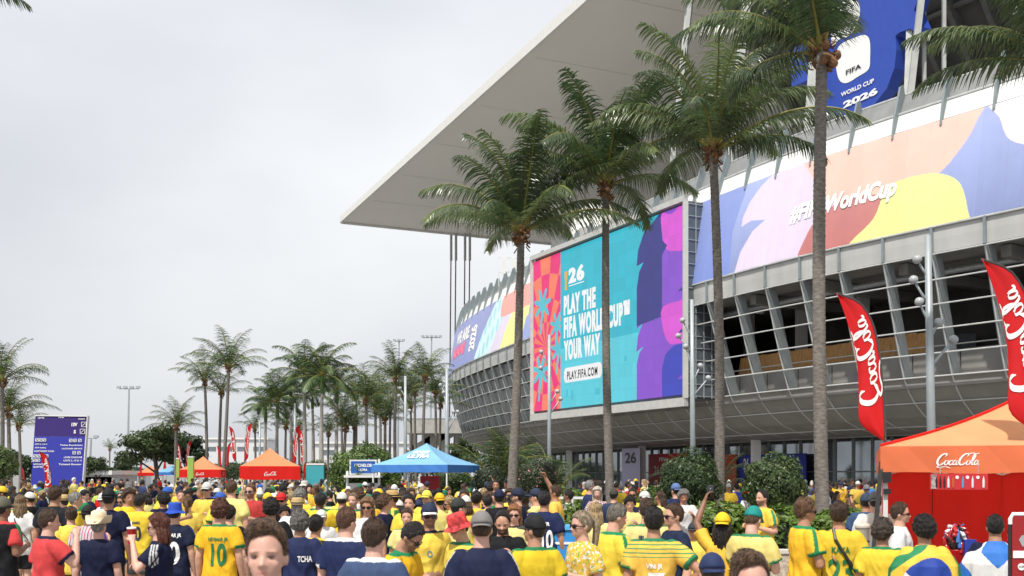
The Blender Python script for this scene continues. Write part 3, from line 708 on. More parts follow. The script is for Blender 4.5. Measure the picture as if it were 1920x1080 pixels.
# ================================================================== palms
def leaf_mat(name, c1, c2, rough=.38, trans=.22, scale=2.0, spec=.5):
    if name in MATS: return MATS[name]
    m = bpy.data.materials.new(name); m.use_nodes = True; MATS[name] = m
    n, l = m.node_tree.nodes, m.node_tree.links; b = n['Principled BSDF']; b.inputs['Roughness'].default_value = rough; b.inputs['Specular IOR Level'].default_value = spec
    tc = n.new('ShaderNodeTexCoord'); nz = n.new('ShaderNodeTexNoise'); nz.inputs['Scale'].default_value = scale; nz.inputs['Detail'].default_value = 3
    oi = n.new('ShaderNodeObjectInfo'); ad = n.new('ShaderNodeMath'); ad.operation = 'ADD'; mu = n.new('ShaderNodeMath'); mu.operation = 'MULTIPLY_ADD'; mu.inputs[1].default_value = .5; mu.inputs[2].default_value = -.25
    l.new(tc.outputs['Object'], nz.inputs['Vector']); l.new(oi.outputs['Random'], mu.inputs[0]); l.new(nz.outputs['Fac'], ad.inputs[0]); l.new(mu.outputs[0], ad.inputs[1])
    rp = n.new('ShaderNodeValToRGB'); rp.color_ramp.elements[0].position = .3; rp.color_ramp.elements[0].color = (*c1, 1); rp.color_ramp.elements[1].position = .72; rp.color_ramp.elements[1].color = (*c2, 1)
    l.new(ad.outputs[0], rp.inputs['Fac']); l.new(rp.outputs['Color'], b.inputs['Base Color'])
    tr = n.new('ShaderNodeBsdfTranslucent'); ms = n.new('ShaderNodeMixShader'); ms.inputs['Fac'].default_value = trans; l.new(rp.outputs['Color'], tr.inputs['Color'])
    l.new(b.outputs['BSDF'], ms.inputs[1]); l.new(tr.outputs['BSDF'], ms.inputs[2]); l.new(ms.outputs['Shader'], n['Material Output'].inputs['Surface'])
    return m
M_FROND = leaf_mat('coconut_frond', (.050, .088, .034), (.17, .225, .092), .30, .42, 1.5, .9)
M_FROND2 = leaf_mat('royal_frond', (.022, .055, .014), (.07, .125, .035), .42, .2, 1.2)
M_TRUNK = mat('palm_trunk', (.185, .165, .145), .9, var=.4, vscale=9, bump=.6, bscale=26, streak=(1, 1, 2.5))
M_TRUNKG = mat('royal_trunk', (.36, .34, .31), .85, var=.15, vscale=3, bump=.2, bscale=20)
M_FIBRE = mat('palm_fibre', (.20, .10, .045), .9, var=.45, vscale=7, bump=.8, bscale=22)
M_STALK = mat('frond_stalk', (.23, .22, .05), .6, var=.2)

def make_frond(elev, seed, L=4.0, nl=64, detail=3, stiff=1.0):
    'a feather leaf: an arching rachis along +X with hanging leaflets on both sides'
    r = np.random.default_rng(seed); ns = 26
    t = np.linspace(0, 1, ns); droop = R(np.interp(elev, [-30, 0, 30, 55, 80], [30, 46, 70, 82, 64]) + r.uniform(-10, 10)) * stiff
    ang = R(elev) - droop * t ** 1.8; sway = r.uniform(-.14, .14)
    dx = np.cos(ang); dz = np.sin(ang)
    x = np.r_[0, np.cumsum((dx[1:] + dx[:-1]) / 2)] * L / (ns - 1); z = np.r_[0, np.cumsum((dz[1:] + dz[:-1]) / 2)] * L / (ns - 1); y = sway * L * t ** 2 * .5
    b = MB(); pts = [Vector(p) for p in zip(x, y, z)]
    b.tube(pts, [.045 * (1 - .85 * k) + .004 for k in t], 5)
    nr = len(b.f)
    for side in (-1, 1):
        for i in range(nl):
            k = .13 + .87 * (i + r.uniform(-.3, .3)) / nl; k = min(max(k, .1), .999)
            j = k * (ns - 1); i0 = min(int(j), ns - 2); p = pts[i0].lerp(pts[i0 + 1], j - i0); T = (pts[i0 + 1] - pts[i0]).normalized()
            S = Vector((0, 1, 0)) * side; S = (S - T * S.dot(T)).normalized(); N = T.cross(S) * side
            ll = L * .205 * (math.sin(math.pi * min(.08 + k * .92, 1) ** .8) ** .55) * r.uniform(.8, 1.1) + .12
            fwd = .45 + .6 * k + r.uniform(-.1, .1); hang = r.uniform(.05, .5) + .25 * (1 - abs(2 * k - 1))
            d = (S * 1.0 + T * fwd + N * .25).normalized(); w = .022 * r.uniform(.8, 1.2); prev = None; q = p.copy()
            for m_ in range(detail + 1):
                f_ = m_ / detail; ww = w * (1 - f_ ** 2) + .003
                wd = (T - d * T.dot(d)).normalized() * ww
                row = [tuple(q + wd), tuple(q - wd)]
                if prev is not None: b.add(prev + row, [(0, 1, 3, 2)])
                prev = row; d = (d + Vector((0, 0, -1)) * (hang + .25) * .75).normalized(); q = q + d * ll / detail
    me = mesh('frond', b.v, b.f); me.materials.append(M_STALK); me.materials.append(M_FROND)
    me.polygons.foreach_set('material_index', [0] * nr + [1] * (len(b.f) - nr)); return me
FROND = {e: [make_frond(e, 10 * i + k) for k in range(2)] for i, e in enumerate((82, 68, 52, 38, 22))}
ROYAL = {e: [make_frond(e, 300 + 10 * i + k, 3.6, 52, 2, 1.25) for k in range(2)] for i, e in enumerate((75, 50, 25, 0))}
for fs in ROYAL.values():
    for m_ in fs: m_.materials[1] = M_FROND2
FAR = {e: [make_frond(e, 600 + 10 * i, 4.0, 30, 2)] for i, e in enumerate((82, 68, 52, 38, 22))}
for fs in FAR.values():
    for m_ in fs: m_.materials[1] = M_FROND2

def palm(label, base, top, r0, r1, fl, n=20, kind='coco', group=None, seed=0, spin=0.0, rings=True, custom=None, avoid=None):
    r = np.random.default_rng(seed); base, top = Vector(base), Vector(top); root = empty('palm_tree', base)
    tag(root, label, 'palm tree', group); H = (top - base).length
    m = 10 if not rings else int(H / .055); lean = top - base
    pts, rad = [], []
    for i in range(m + 1):
        k = i / m; bend = math.sin(k * math.pi) * .02 * H
        pts.append(Vector((lean.x * (k ** 1.25) + bend * (.4 if seed % 2 else -.4), lean.y * k, lean.z * k)))
        q = r0 * (1 - k) ** 1.0 + r1 * k + .25 * r0 * math.exp(-k * H / .5)
        rad.append(q * (1 + (.045 if i % 2 else -.03) * (rings)) * (1 + r.uniform(-.02, .02)))
    if kind == 'royal':
        rad = [q * (1.0 + .25 * math.exp(-((i / m - .45) / .25) ** 2)) for i, q in enumerate(rad)]
    MB().tube(pts, rad, 14 if rings else 9).build('trunk', M_TRUNKG if kind == 'royal' else M_TRUNK, root, True)
    crown = lean
    if kind == 'royal':
        MB().tube([crown + Vector((0, 0, z)) for z in (-.1, .2, .9, 1.3)], [r1 * 1.1, r1 * 1.5, r1 * 1.0, r1 * .5], 10).build('crownshaft', mat('crownshaft', (.09, .16, .04), .5, var=.15), root, True); crown = crown + Vector((0, 0, 1.15))
    else:
        b = MB()   # ragged fibre boss under the leaves
        for i in range(20): b.ball(crown + Vector((r.normal() * r1 * .95, r.normal() * r1 * .95, r.uniform(-.34, .2))), r1 * r.uniform(.6, 1.0), 8, 6)
        for i in range(40):
            a = r.uniform(0, 6.28); z = r.uniform(-.4, .25); q = crown + Vector((math.cos(a) * r1 * 1.5, math.sin(a) * r1 * 1.5, z))
            b.bar(q, q + Vector((math.cos(a) * .12, math.sin(a) * .12, r.uniform(-.16, .2))), r.uniform(.02, .08), .02)
        b.build('fibre_boss', M_FIBRE, root, True)
    src = {'coco': FROND, 'royal': ROYAL, 'far': FAR}[kind]; es = list(src); ga = 2.39996
    for i in range(n):
        e = es[min(int(i / n * len(es)), len(es) - 1)] if custom is None else custom[i][0]
        a = spin + i * ga + r.uniform(-.25, .25) if custom is None else custom[i][1]
        if avoid and avoid[0] < (a + math.pi) % (2 * math.pi) - math.pi < avoid[1] and e < avoid[2]: continue
        sc = fl / 4.0 * r.uniform(.86, 1.08)
        me = src[e][i % len(src[e])]
        obj('frond', me, None, root, loc=crown + Vector((math.cos(a) * r1 * .5, math.sin(a) * r1 * .5, .12 * (e / 80))), rot=(r.uniform(-.22, .22), r.uniform(-.1, .1), a), scale=sc)
    return root

def palm_px(label, bx, cx, cy, Y, r0, r1, fl, **k):
    b = at(bx, HY, Y); b.z = 0
    if k.get('kind', 'coco') != 'coco': r0, r1 = r0 * .66, r1 * .72
    return palm(label, b, at(cx, cy, Y), r0, r1, fl, **k)
G1 = 'coconut palms in front of the stadium'
palm_px('coconut palm leaning before the curved stadium corner, shortest of the front row', 955, 977, 440, 30, .155, .105, 3.5, n=21, seed=1, spin=.5, group=G1)
palm_px('coconut palm whose trunk crosses the video board lettering', 1147, 1136, 350, 30, .135, .10, 3.8, n=22, seed=2, spin=1.1, group=G1)
palm_px('coconut palm beside the gridded edge of the video board', 1347, 1337, 285, 27, .14, .108, 3.9, n=22, seed=3, spin=.2, group=G1)
palm_px('tallest coconut palm, its trunk crossing the white hashtag lettering', 1545, 1541, 100, 22, .155, .12, 3.5, n=23, avoid=(-1.7, .45, 70), seed=4, spin=2.0, group=G1)
palm_px('coconut palm half cut off by the right picture edge', 1990, 1985, 120, 22, .155, .12, 3.6, n=22, seed=5, spin=.9, group=G1)
palm_px('coconut palm of which only one frond tip shows at top left', -170, -150, -20, 26, .2, .14, 3.1, n=20, seed=6, spin=.0, group=G1)

G2 = 'palms in the distance beyond the crowd'
palm_px('left palm of the slim trio, lowest crown', 387, 384, 716, 92, .26, .16, 3.4, n=16, kind='far', seed=11, rings=False, group=G2)
palm_px('middle palm of the slim trio', 412, 415, 738, 95, .26, .16, 3.4, n=14, kind='far', seed=12, rings=False, group=G2)
palm_px('right palm of the slim trio, tallest crown', 416, 429, 690, 90, .28, .17, 4.3, n=20, kind='far', seed=13, rings=False, group=G2)
palm_px('bushy palm beside the dark broadleaf tree', 331, 331, 800, 88, .26, .2, 3.0, n=20, kind='far', seed=14, rings=False, group=G2)
palm_px('palm at the left picture edge, upper crown', 2, 4, 716, 60, .22, .15, 3.2, n=18, kind='far', seed=15, rings=False, group=G2)
palm_px('palm at the left picture edge, lower crown', 22, 16, 772, 64, .22, .15, 3.0, n=18, kind='far', seed=16, rings=False, group=G2)
palm_px('young palm between the left edge and the blue signboard', 38, 36, 800, 75, .2, .14, 2.6, n=14, kind='far', seed=17, rings=False, group=G2)
palm_px('tiny palm far away right of the blue signboard', 206, 206, 842, 190, .25, .18, 2.4, n=12, kind='far', seed=18, rings=False, group=G2)
for i, (x, y, Y, h_, lab) in enumerate([(604, 735, 72, 3.3, 'royal palm with the palest straight trunk above the orange tent'), (570, 730, 76, 3.3, 'royal palm with full crown left of the palest trunk'), (520, 782, 80, 3.0, 'royal palm at the left end of the dense palm group'),
        (545, 765, 84, 3.0, 'royal palm behind the tall red flags of the palm group'), (498, 790, 88, 2.6, 'low royal palm at the far left of the dense palm group'), (586, 765, 90, 2.8, 'royal palm hidden behind two nearer crowns'), (632, 755, 86, 2.8, 'royal palm just right of the palest trunk')]):
    palm_px(lab, x, x, y, Y, .24, .15, h_ * 1.15, n=20, kind='royal', seed=30 + i, rings=False, group=G2)
for i, (x, y, Y, f_, lab) in enumerate([(648, 802, 78, 2.6, 'small palm left of the rounded clipped bush'), (686, 752, 76, 3.2, 'palm standing behind the rounded clipped bush'), (704, 770, 84, 3.0, 'palm right behind the white kiosk'), (722, 788, 80, 2.5, 'low palm left of the blue tent peak'),
        (742, 712, 78, 3.2, 'tall palm over the blue tent slope'), (757, 742, 88, 2.8, 'palm behind the lamp post over the blue tent'), (797, 708, 82, 3.2, 'tall palm above the blue tent peak'), (816, 738, 90, 3.0, 'palm crown beside the stay cables'), (778, 735, 94, 2.8, 'palm between the two tall crowns behind the blue tent'),
        (668, 740, 100, 2.8, 'far palm crown above the rounded clipped bush')]):
    palm_px(lab, x + (i % 3 - 1) * 3, x, y, Y, .22, .15, f_, n=19, kind='far', seed=50 + i, rings=False, group=G2)

# ================================================================== broadleaf trees, shrubs and hedges
M_LEAF = leaf_mat('tree_leaf', (.018, .038, .010), (.055, .085, .022), .5, .15, .9)
M_LEAFB = leaf_mat('shrub_leaf', (.032, .066, .018), (.12, .17, .05), .42, .2, 3.0)
M_LEAFH = leaf_mat('hedge_leaf', (.045, .10, .012), (.14, .22, .035), .42, .25, 2.5)
M_LEAFR = leaf_mat('flecked_leaf', (.03, .05, .02), (.12, .13, .06), .45, .2, 5.0)
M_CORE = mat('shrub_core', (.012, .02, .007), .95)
M_BARK = mat('bark', (.12, .09, .07), .9, var=.3, vscale=6, bump=.5)

def leaves(pts, nrm, size, r, ratio=.5):
    'one small folded leaf face per point'
    n = len(pts); a = r.normal(size=(n, 3)); a -= nrm * (a * nrm).sum(1, keepdims=True) * .7; a /= np.linalg.norm(a, axis=1, keepdims=True)
    b = np.cross(a, nrm + r.normal(scale=.5, size=(n, 3))); b /= np.linalg.norm(b, axis=1, keepdims=True) + 1e-9
    s = size * r.uniform(.6, 1.3, (n, 1))
    v = np.stack([pts - a * s * .5, pts + b * s * ratio * .5, pts + a * s * .6, pts - b * s * ratio * .5], 1).reshape(-1, 3)
    f = np.arange(n * 4).reshape(-1, 4); return v, f

def fast_mesh(name, v, f):
    me = bpy.data.meshes.new(name); v = np.asarray(v, np.float32); f = np.asarray(f, np.int32)
    me.vertices.add(len(v)); me.vertices.foreach_set('co', v.reshape(-1)); me.loops.add(f.size); me.loops.foreach_set('vertex_index', f.reshape(-1))
    me.polygons.add(len(f)); me.polygons.foreach_set('loop_start', np.arange(0, f.size, f.shape[1], dtype=np.int32)); me.update(calc_edges=True); return me

def shell(n, rad, r, lump=.12):
    d = r.normal(size=(n, 3)); d /= np.linalg.norm(d, axis=1, keepdims=True)
    w = 1 + lump * (np.sin(5 * d[:, 0] + 2) * np.sin(6 * d[:, 1] + 1) + np.sin(7 * d[:, 2] + 3 * d[:, 0])) * .7
    return d * np.array(rad) * (w * r.uniform(.86, 1.05, n))[:, None], d

def ball_bush(label, c, rad, m=M_LEAFB, n=5200, leaf=.085, seed=0, name='clipped_bush', group='clipped round bushes', flowers=0, boxy=False):
    r = np.random.default_rng(seed); c = Vector(c); root = empty(name, (c.x, c.y, 0)); tag(root, label, 'bush' if 'bush' in name else 'hedge', group)
    p, d = shell(n, rad, r)
    if boxy: p = np.sign(p) * np.array(rad) * (np.abs(p) / np.array(rad)) ** .55
    p += np.array([0, 0, c.z]); keep = p[:, 2] > .08; v, f = leaves(p[keep], d[keep], leaf, r)
    obj('foliage', fast_mesh('foliage', v, f), m, root)
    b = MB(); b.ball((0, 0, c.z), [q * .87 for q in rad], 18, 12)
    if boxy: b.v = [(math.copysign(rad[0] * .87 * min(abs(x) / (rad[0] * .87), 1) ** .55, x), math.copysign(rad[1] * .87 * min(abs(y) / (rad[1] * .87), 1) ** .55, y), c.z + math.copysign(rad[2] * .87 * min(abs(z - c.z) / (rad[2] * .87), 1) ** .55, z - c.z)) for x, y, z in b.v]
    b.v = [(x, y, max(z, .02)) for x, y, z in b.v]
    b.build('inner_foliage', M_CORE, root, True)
    if c.z - rad[2] > .1: MB().tube([(0, 0, 0), (0, 0, c.z - rad[2] * .6)], .07, 7).build('stem', M_BARK, root)
    if flowers:
        p, d = shell(flowers, [q * 1.04 for q in rad], r); v, f = leaves(p + np.array([0, 0, c.z]), d, .07, r, .9)
        tag(obj('flowers', fast_mesh('flowers', v, f), mat('pink_bloom', srgb(196, 120, 140), .6), root), kind='stuff')
    return root
def bush_px(label, cx, cy, rpx, Y, rz=1.0, **k):
    s = Y / FPX; return ball_bush(label, at(cx, cy, Y), (rpx * s, rpx * s, rpx * s * rz), **k)
bush_px('round clipped bush beside the palm trunk at the video board edge', 1293, 908, 58, 26, 1.05, seed=1)
bush_px('round clipped bush before the royal blue banner', 1452, 910, 57, 25, 1.0, seed=2)
bush_px('flecked round bush right of the leaning palm', 1008, 900, 38, 36, 1.0, m=M_LEAFR, n=2600, flowers=90, seed=3)
bush_px('flecked bush at the blue tent corner', 918, 902, 32, 40, .9, m=M_LEAFR, n=2200, seed=4)
bush_px('wide clipped dome bush behind the white kiosk', 682, 893, 64, 43.6, .9, m=leaf_mat('dome_leaf', (.07, .13, .02), (.18, .26, .05), .45, .25, 2.0), n=7500, leaf=.13, seed=5)
bush_px('clipped bush at the left picture edge', -4, 870, 32, 44, 1.0, n=2200, leaf=.13, seed=6)
bush_px('dark bush under the blue tent roof', 850, 900, 36, 44, .8, n=2000, leaf=.12, seed=7)
bush_px('small round bush behind the orange tents', 592, 885, 24, 70, .9, n=1200, leaf=.16, seed=8)
def hedge_px(label, x0, x1, ytop, Y, depth=1.2, seed=0, n=4200, leaf=.11, m=M_LEAFH):
    a, c = at(x0, HY, Y), at(x1, HY, Y); top = HC - (ytop - HY) / FPX * Y
    return ball_bush(label, ((a.x + c.x) / 2, Y, top * .5), ((c.x - a.x) / 2, depth / 2, top * .5), m, n, leaf, seed, 'hedge', 'low bright hedges of the planters', boxy=True)
hedge_px('bright low hedge in front of the palm trunk and round bush', 1285, 1400, 945, 20, seed=21)
hedge_px('bright low hedge behind the man with a green shoulder stripe', 1400, 1512, 952, 19, seed=22)
hedge_px('bright low hedge beside the tallest palm trunk', 1512, 1650, 958, 19.5, seed=23)
hedge_px('leafy planter hedge below the flecked bush', 1030, 1092, 918, 27, seed=24, n=3000)
hedge_px('small planter hedge left of the blue cart', 1040, 1078, 945, 20, seed=25, n=1800, leaf=.1)
hedge_px('small planter hedge behind the crowd at the pillars', 1195, 1240, 915, 30, seed=26, n=1600)

def areca(label, px, py, Y, h, n, seed):
    r = np.random.default_rng(seed); p = at(px, HY, Y); p.z = 0; root = empty('areca_palm', p); tag(root, label, 'palm clump', 'leafy palm clumps before the stadium')
    for i in range(n):
        a = r.uniform(0, 6.28); e = (68, 52, 82)[i % 3]
        obj('frond', FAR[e][0], None, root, loc=(math.cos(a) * .3, math.sin(a) * .3, h * r.uniform(.35, .6)), rot=(0, 0, a), scale=h * .17 * r.uniform(.8, 1.2))
    for i in range(6):
        a = r.uniform(0, 6.28); MB().tube([(0, 0, 0), (math.cos(a) * .3, math.sin(a) * .3, h * .6)], .05, 6).build('stem', M_STALK, root)
areca('leafy palm clump left of the leaning palm trunk', 925, 850, 42, 3.4, 26, 1)
areca('leafy palm clump right of the leaning palm trunk', 972, 850, 44, 3.4, 26, 2)
areca('leafy palm clump at the gridded side of the video board', 1325, 860, 33, 2.7, 18, 3)
areca('leafy palm clump beside the flecked round bush', 1040, 870, 45, 2.8, 16, 4)

def broad_tree(label, px, ytop, Y, wpx, seed=0, n=5200, m=M_LEAF, leaf=.32, group='trees on the far side of the plaza'):
    r = np.random.default_rng(seed); p = at(px, HY, Y); H = HC - (ytop - HY) / FPX * Y; W = wpx / FPX * Y / 2
    root = empty('tree', (p.x, Y, 0)); tag(root, label, 'tree', group)
    MB().tube([(0, 0, 0), (.1, 0, H * .25), (.0, .1, H * .55)], [W * .09, W * .07, W * .03], 8).build('trunk', M_BARK, root, True)
    cl = []
    for i in range(15):
        a = r.uniform(0, 6.28); q = r.uniform(.15, .8); z = H * r.uniform(.42, .86); cl.append((np.array([math.cos(a) * W * q, math.sin(a) * W * q, z]), r.uniform(.22, .42) * W, (1.25, 1.25, .8)))
        if i < 6: MB().tube([(0, 0, H * .3), tuple(cl[-1][0] * np.array([.5, .5, .85])), tuple(cl[-1][0])], [W * .04, W * .03, W * .012], 6).build('limb', M_BARK, root)
    vs, fs = [], []; k = 0
    for c, q, e in cl:
        pts, d = shell(n // len(cl), np.array(e) * q, r, .2); pts = pts * r.uniform(.55, 1.0, (len(pts), 1)) + c
        v, f = leaves(pts, d, leaf, r, .6); vs.append(v); fs.append(f + k); k += len(v)
    obj('crown', fast_mesh('crown', np.vstack(vs), np.vstack(fs)), m, root); return root
broad_tree('dark spreading broadleaf tree right of the light mast', 292, 782, 96, 120, 1, 8000)
broad_tree('dark broadleaf tree behind the bushy palm', 352, 800, 104, 90, 2, 5000)
broad_tree('low tree beyond the blue signboard on its right', 180, 848, 120, 60, 3, 2500)
broad_tree('low tree far behind the small orange tent', 240, 850, 130, 60, 4, 2500)
broad_tree('tree behind the palms at the left picture edge', 45, 838, 110, 90, 5, 3500)
broad_tree('tree showing past the left edge of the blue signboard', -20, 832, 100, 90, 6, 3000)
broad_tree('dark tree under the stadium hull behind the lamp post', 868, 812, 128, 70, 7, 3500)
broad_tree('dark tree behind the orange tents', 460, 862, 150, 90, 8, 2500)

for i, (x, y, Y, f_, lab) in enumerate([(536, 800, 100, 2.8, 'far palm low between the lamp posts'), (560, 812, 104, 2.6, 'far low palm behind the tall red flags'), (616, 812, 104, 2.6, 'far low palm behind the teal cabinet'), (640, 778, 98, 3.0, 'far palm between the royal palms and the dome bush'), (664, 800, 100, 2.8, 'far palm low behind the dome bush'), (712, 742, 96, 3.2, 'far palm crown left of the tall palm over the blue tent'), (732, 770, 100, 3.0, 'far palm behind the kiosk header'), (770, 765, 104, 3.0, 'far palm low behind the blue tent peak'), (826, 760, 98, 3.0, 'far palm closest to the stadium corner'), (478, 805, 108, 2.4, 'far small palm right of the paired red flags')]):
    palm_px(lab, x, x, y, Y, .22, .15, f_, n=16, kind='far', seed=80 + i, rings=False, group=G2)
for i, (x, y, Y, w, lab) in enumerate([(500, 868, 140, 80, 'low dark tree mass behind the paired red flags'), (560, 864, 135, 80, 'low tree behind the royal palm trunks'), (630, 862, 135, 90, 'low tree left of the dome bush'), (735, 860, 120, 90, 'low tree behind the white kiosk'), (800, 856, 125, 80, 'low tree behind the blue tent peak'), (110, 862, 140, 100, 'low tree hidden behind the blue signboard'), (420, 868, 145, 80, 'low tree under the slim palm trio')]):
    broad_tree(lab, x, y, Y, w, 60 + i, 1800)
# ================================================================== planter walls
M_CORAL = mat('coral_stone', (.46, .40, .32), .9, var=.35, vscale=14, bump=.9, bscale=24)
M_CAP = mat('planter_cap', (.58, .55, .50), .8, var=.08)
def planter(label, x0, x1, Y0, Y1, h):
    a, c = at(x0, HY, Y0).x, at(x1, HY, Y0).x; root = empty('planter', ((a + c) / 2, (Y0 + Y1) / 2, 0)); tag(root, label, 'planter', 'stone planters'); w, d = c - a, Y1 - Y0
    for (cx, cy, sx, sy) in ((0, -d/2, w, .25), (0, d/2, w, .25), (-w/2, 0, .25, d - .25), (w/2, 0, .25, d - .25)):
        MB().box((cx, cy, h/2), (sx, sy, h)).build('planter_wall', M_CORAL, root); MB().box((cx, cy, h + .03), (sx + .06 if sx > sy else sx + .05, sy + .06 if sy > sx else sy + .05, .06)).build('coping', M_CAP, root)
    MB().box((0, 0, h * .35), (w - .3, d - .3, h * .7)).build('soil', mat('soil', (.05, .035, .025), .95, var=.3), root)
planter('pitted coral stone planter below the bright hedges', 1262, 1690, 17.2, 28, .72)
planter('stone planter round the leaning palms left of the blue cart', 905, 1105, 25.4, 33, .6)

# ================================================================== pop-up tents
M_TROOF_SUNLIT = mat('tent_sunlit_roof_cloth', (.94, .46, .22), .55, var=.06, trans=.40, bump=.45, bscale=2.5)  # the valance's cloth with sunlight painted in as a lighter peach
M_TFAR = mat('tent_far_cloth', (.92, .30, .13), .6, var=.05, trans=.3, bump=.3, bscale=3)
M_TORANGE = mat('tent_orange_cloth', (.88, .25, .10), .6, var=.06, trans=.35, bump=.45, bscale=3)
M_TRED = mat('tent_red_cloth', (.88, .022, .014), .6, var=.05, trans=.45, bump=.6, bscale=3.5, streak=(1, 1, .3))
M_TBLUE = mat('tent_blue_cloth', (.26, .55, .82), .6, var=.06, trans=.3, bump=.4, bscale=3); M_TBLUED = mat('tent_blue_valance', (.05, .20, .58), .6, var=.04)
def tent(label, c, rz, w, eave, apex, val, m_roof, m_val, wall=None, logo=None, leg_m=M_WPAINT, group=None, detail=12):
    root = empty('pop_up_tent', c, rz); tag(root, label, 'tent', group); h = w / 2; cs = [(-h, -h), (h, -h), (h, h), (-h, h)]
    for k in range(4):           # four curved roof panels
        (x0, y0), (x1, y1) = cs[k], cs[(k + 1) % 4]; n = detail; P = np.zeros((n + 1, n + 1, 3))
        for i in range(n + 1):
            t = i / n; z = eave + (apex - eave) * (.72 * t + .28 * t ** 2.6)
            for j in range(n + 1):
                q = j / n; P[i, j] = ((x0 + (x1 - x0) * q) * (1 - t), (y0 + (y1 - y0) * q) * (1 - t), z - .10 * math.sin(math.pi * q) * (1 - t) * t * 2.2)
        o = obj('roof_panel', grid_mesh('roof_panel', P), m_roof, root)
        P = np.zeros((2, n + 1, 3))
        for j in range(n + 1):
            q = j / n; b_ = .012 * math.sin(j * 2.1 + k); nx, ny = (y1 - y0) / w, -(x1 - x0) / w
            P[0, j] = (x0 + (x1 - x0) * q, y0 + (y1 - y0) * q, eave); P[1, j] = (x0 + (x1 - x0) * q + nx * b_, y0 + (y1 - y0) * q + ny * b_, eave - val + .01 * math.sin(j * 1.3))
        o = obj('valance', grid_mesh('valance', P, False), m_val, root); so = o.modifiers.new('t', 'SOLIDIFY'); so.thickness = .006
    for x, y in cs:
        b = MB(); b.bar((x * .97, y * .97, 0), (x * .97, y * .97, eave - .02), .05); b.build('leg', leg_m, root)
        MB().box((x * .97, y * .97, .02), (.14, .14, .03)).build('foot_plate', leg_m, root)
    for k in range(4):
        (x0, y0), (x1, y1) = cs[k], cs[(k + 1) % 4]; b = MB(); n = 4
        for j in range(n):
            a = Vector((x0, y0, 0)).lerp(Vector((x1, y1, 0)), j / n) * .96; c_ = Vector((x0, y0, 0)).lerp(Vector((x1, y1, 0)), (j + 1) / n) * .96
            zl, zh = eave - .32, eave - .05
            b.bar(a + Vector((0, 0, zl if j % 2 else zh)), c_ + Vector((0, 0, zh if j % 2 else zl)), .025); b.bar(a + Vector((0, 0, zh if j % 2 else zl)), c_ + Vector((0, 0, zl if j % 2 else zh)), .025)
        b.build('scissor_truss', leg_m, root)
    if wall:
        for k in wall:
            (x0, y0), (x1, y1) = cs[k], cs[(k + 1) % 4]; n = 28; P = np.zeros((10, n + 1, 3)); nx, ny = (y1 - y0) / w, -(x1 - x0) / w
            for i in range(10):
                for j in range(n + 1):
                    q = j / n; f_ = .035 * math.sin(q * 19 + .5 * i) * (i / 9) + .02 * math.sin(q * 47); P[i, j] = ((x0 + (x1 - x0) * q) * .985 + nx * f_, (y0 + (y1 - y0) * q) * .985 + ny * f_, (eave - .05) * (1 - i / 9) + .03)
            o = obj('side_wall', grid_mesh('side_wall', P), M_TRED, root)
            for q in (.22, .5, .78):   # seams
                a = Vector((x0 + (x1 - x0) * q, y0 + (y1 - y0) * q, 0)) * .975; MB().bar(a + Vector((0, 0, .05)), a + Vector((0, 0, eave - .1)), .012, .012).build('seam', mat('tent_seam', (.22, .01, .01), .8), root)
            a, c_ = Vector((x0, y0, 1.02)) * 1.0, Vector((x1, y1, 1.02)); a.x *= .975; a.y *= .975; c_.x *= .975; c_.y *= .975
            MB().bar(a, c_, .014, .014).build('seam', MATS['tent_seam'], root)
    if logo == 'script':
        v, f = script_logo(); s = w * .165
        for ang, ox in (((0, -w * .255), (0, w * .255), (-90, 0), (90, 0)) if w > 3.2 else ((0, 0), (-90, 0), (90, 0))):
            if w > 3.2: s = .36
            pts = [Matrix.Rotation(R(ang), 3, 'Z') @ Vector((ox + (x - 1.75) * s / 2.9, -h - .016, eave - val * .62 + (y - .2) * s / 2.9)) for x, y in v]
            obj('logo', mesh('logo', pts, f), M_WHITE, root)
    return root
def tent_px(label, px, Y, rz, w, **k):
    p = at(px, HY, Y); return tent(label, (p.x, Y, 0), R(rz), w, **k)
# the large one at right: front left corner about (1652, 838)
big = tent('large orange tent at the right edge with a red back wall', (6.25, 12.5, 0), R(-19), 3.25, 2.37, 3.0, .30, M_TROOF_SUNLIT, M_TORANGE, wall=(2,), logo='script')
b = MB()
for (x0, y0), (x1, y1) in (((-1.625, -1.625), (0, 0)), ((1.625, -1.625), (0, 0))):
    b.tube([(x0 + (x1 - x0) * t, y0 + (y1 - y0) * t, 2.385 + .63 * (.72 * t + .28 * t ** 2.6)) for t in np.linspace(0, 1, 10)], .016, 5)
b.build('piping', M_TRED, big)
b = MB(); b.bar((-1.62, -1.60, 2.2), (-1.80, -2.1, .1), .05, .012); b.build('tie_down_strap', M_BLACK, big)
MB().box((-1.56, -1.60, 2.02), (.09, .09, .12)).build('clamp', M_BLACK, big); MB().box((-1.56, -1.60, 1.86), (.08, .08, .06)).build('clamp', M_BLACK, big)
G3 = 'orange drink tents across the plaza'
tent_px('middle-sized orange tent with white script on its front', 506, 55, 14, 3.1, eave=2.5, apex=3.5, val=.72, m_roof=M_TFAR, m_val=M_TRED, logo='script', group=G3, detail=8)
tent_px('smaller orange tent between red flags and lime posts', 381, 80, 8, 3.1, eave=2.45, apex=3.5, val=.62, m_roof=M_TFAR, m_val=M_TRED, logo='script', group=G3, detail=8)
tent_px('smallest orange tent near the dark broadleaf tree', 282, 125, 20, 3.0, eave=2.3, apex=3.2, val=.4, m_roof=M_TFAR, m_val=M_TRED, group=G3, detail=8)
bt = tent_px('sky blue tent with white lettering beneath the palms', 800, 39.5, -20, 3.15, eave=2.42, apex=3.28, val=.28, m_roof=M_TBLUE, m_val=M_TBLUED)
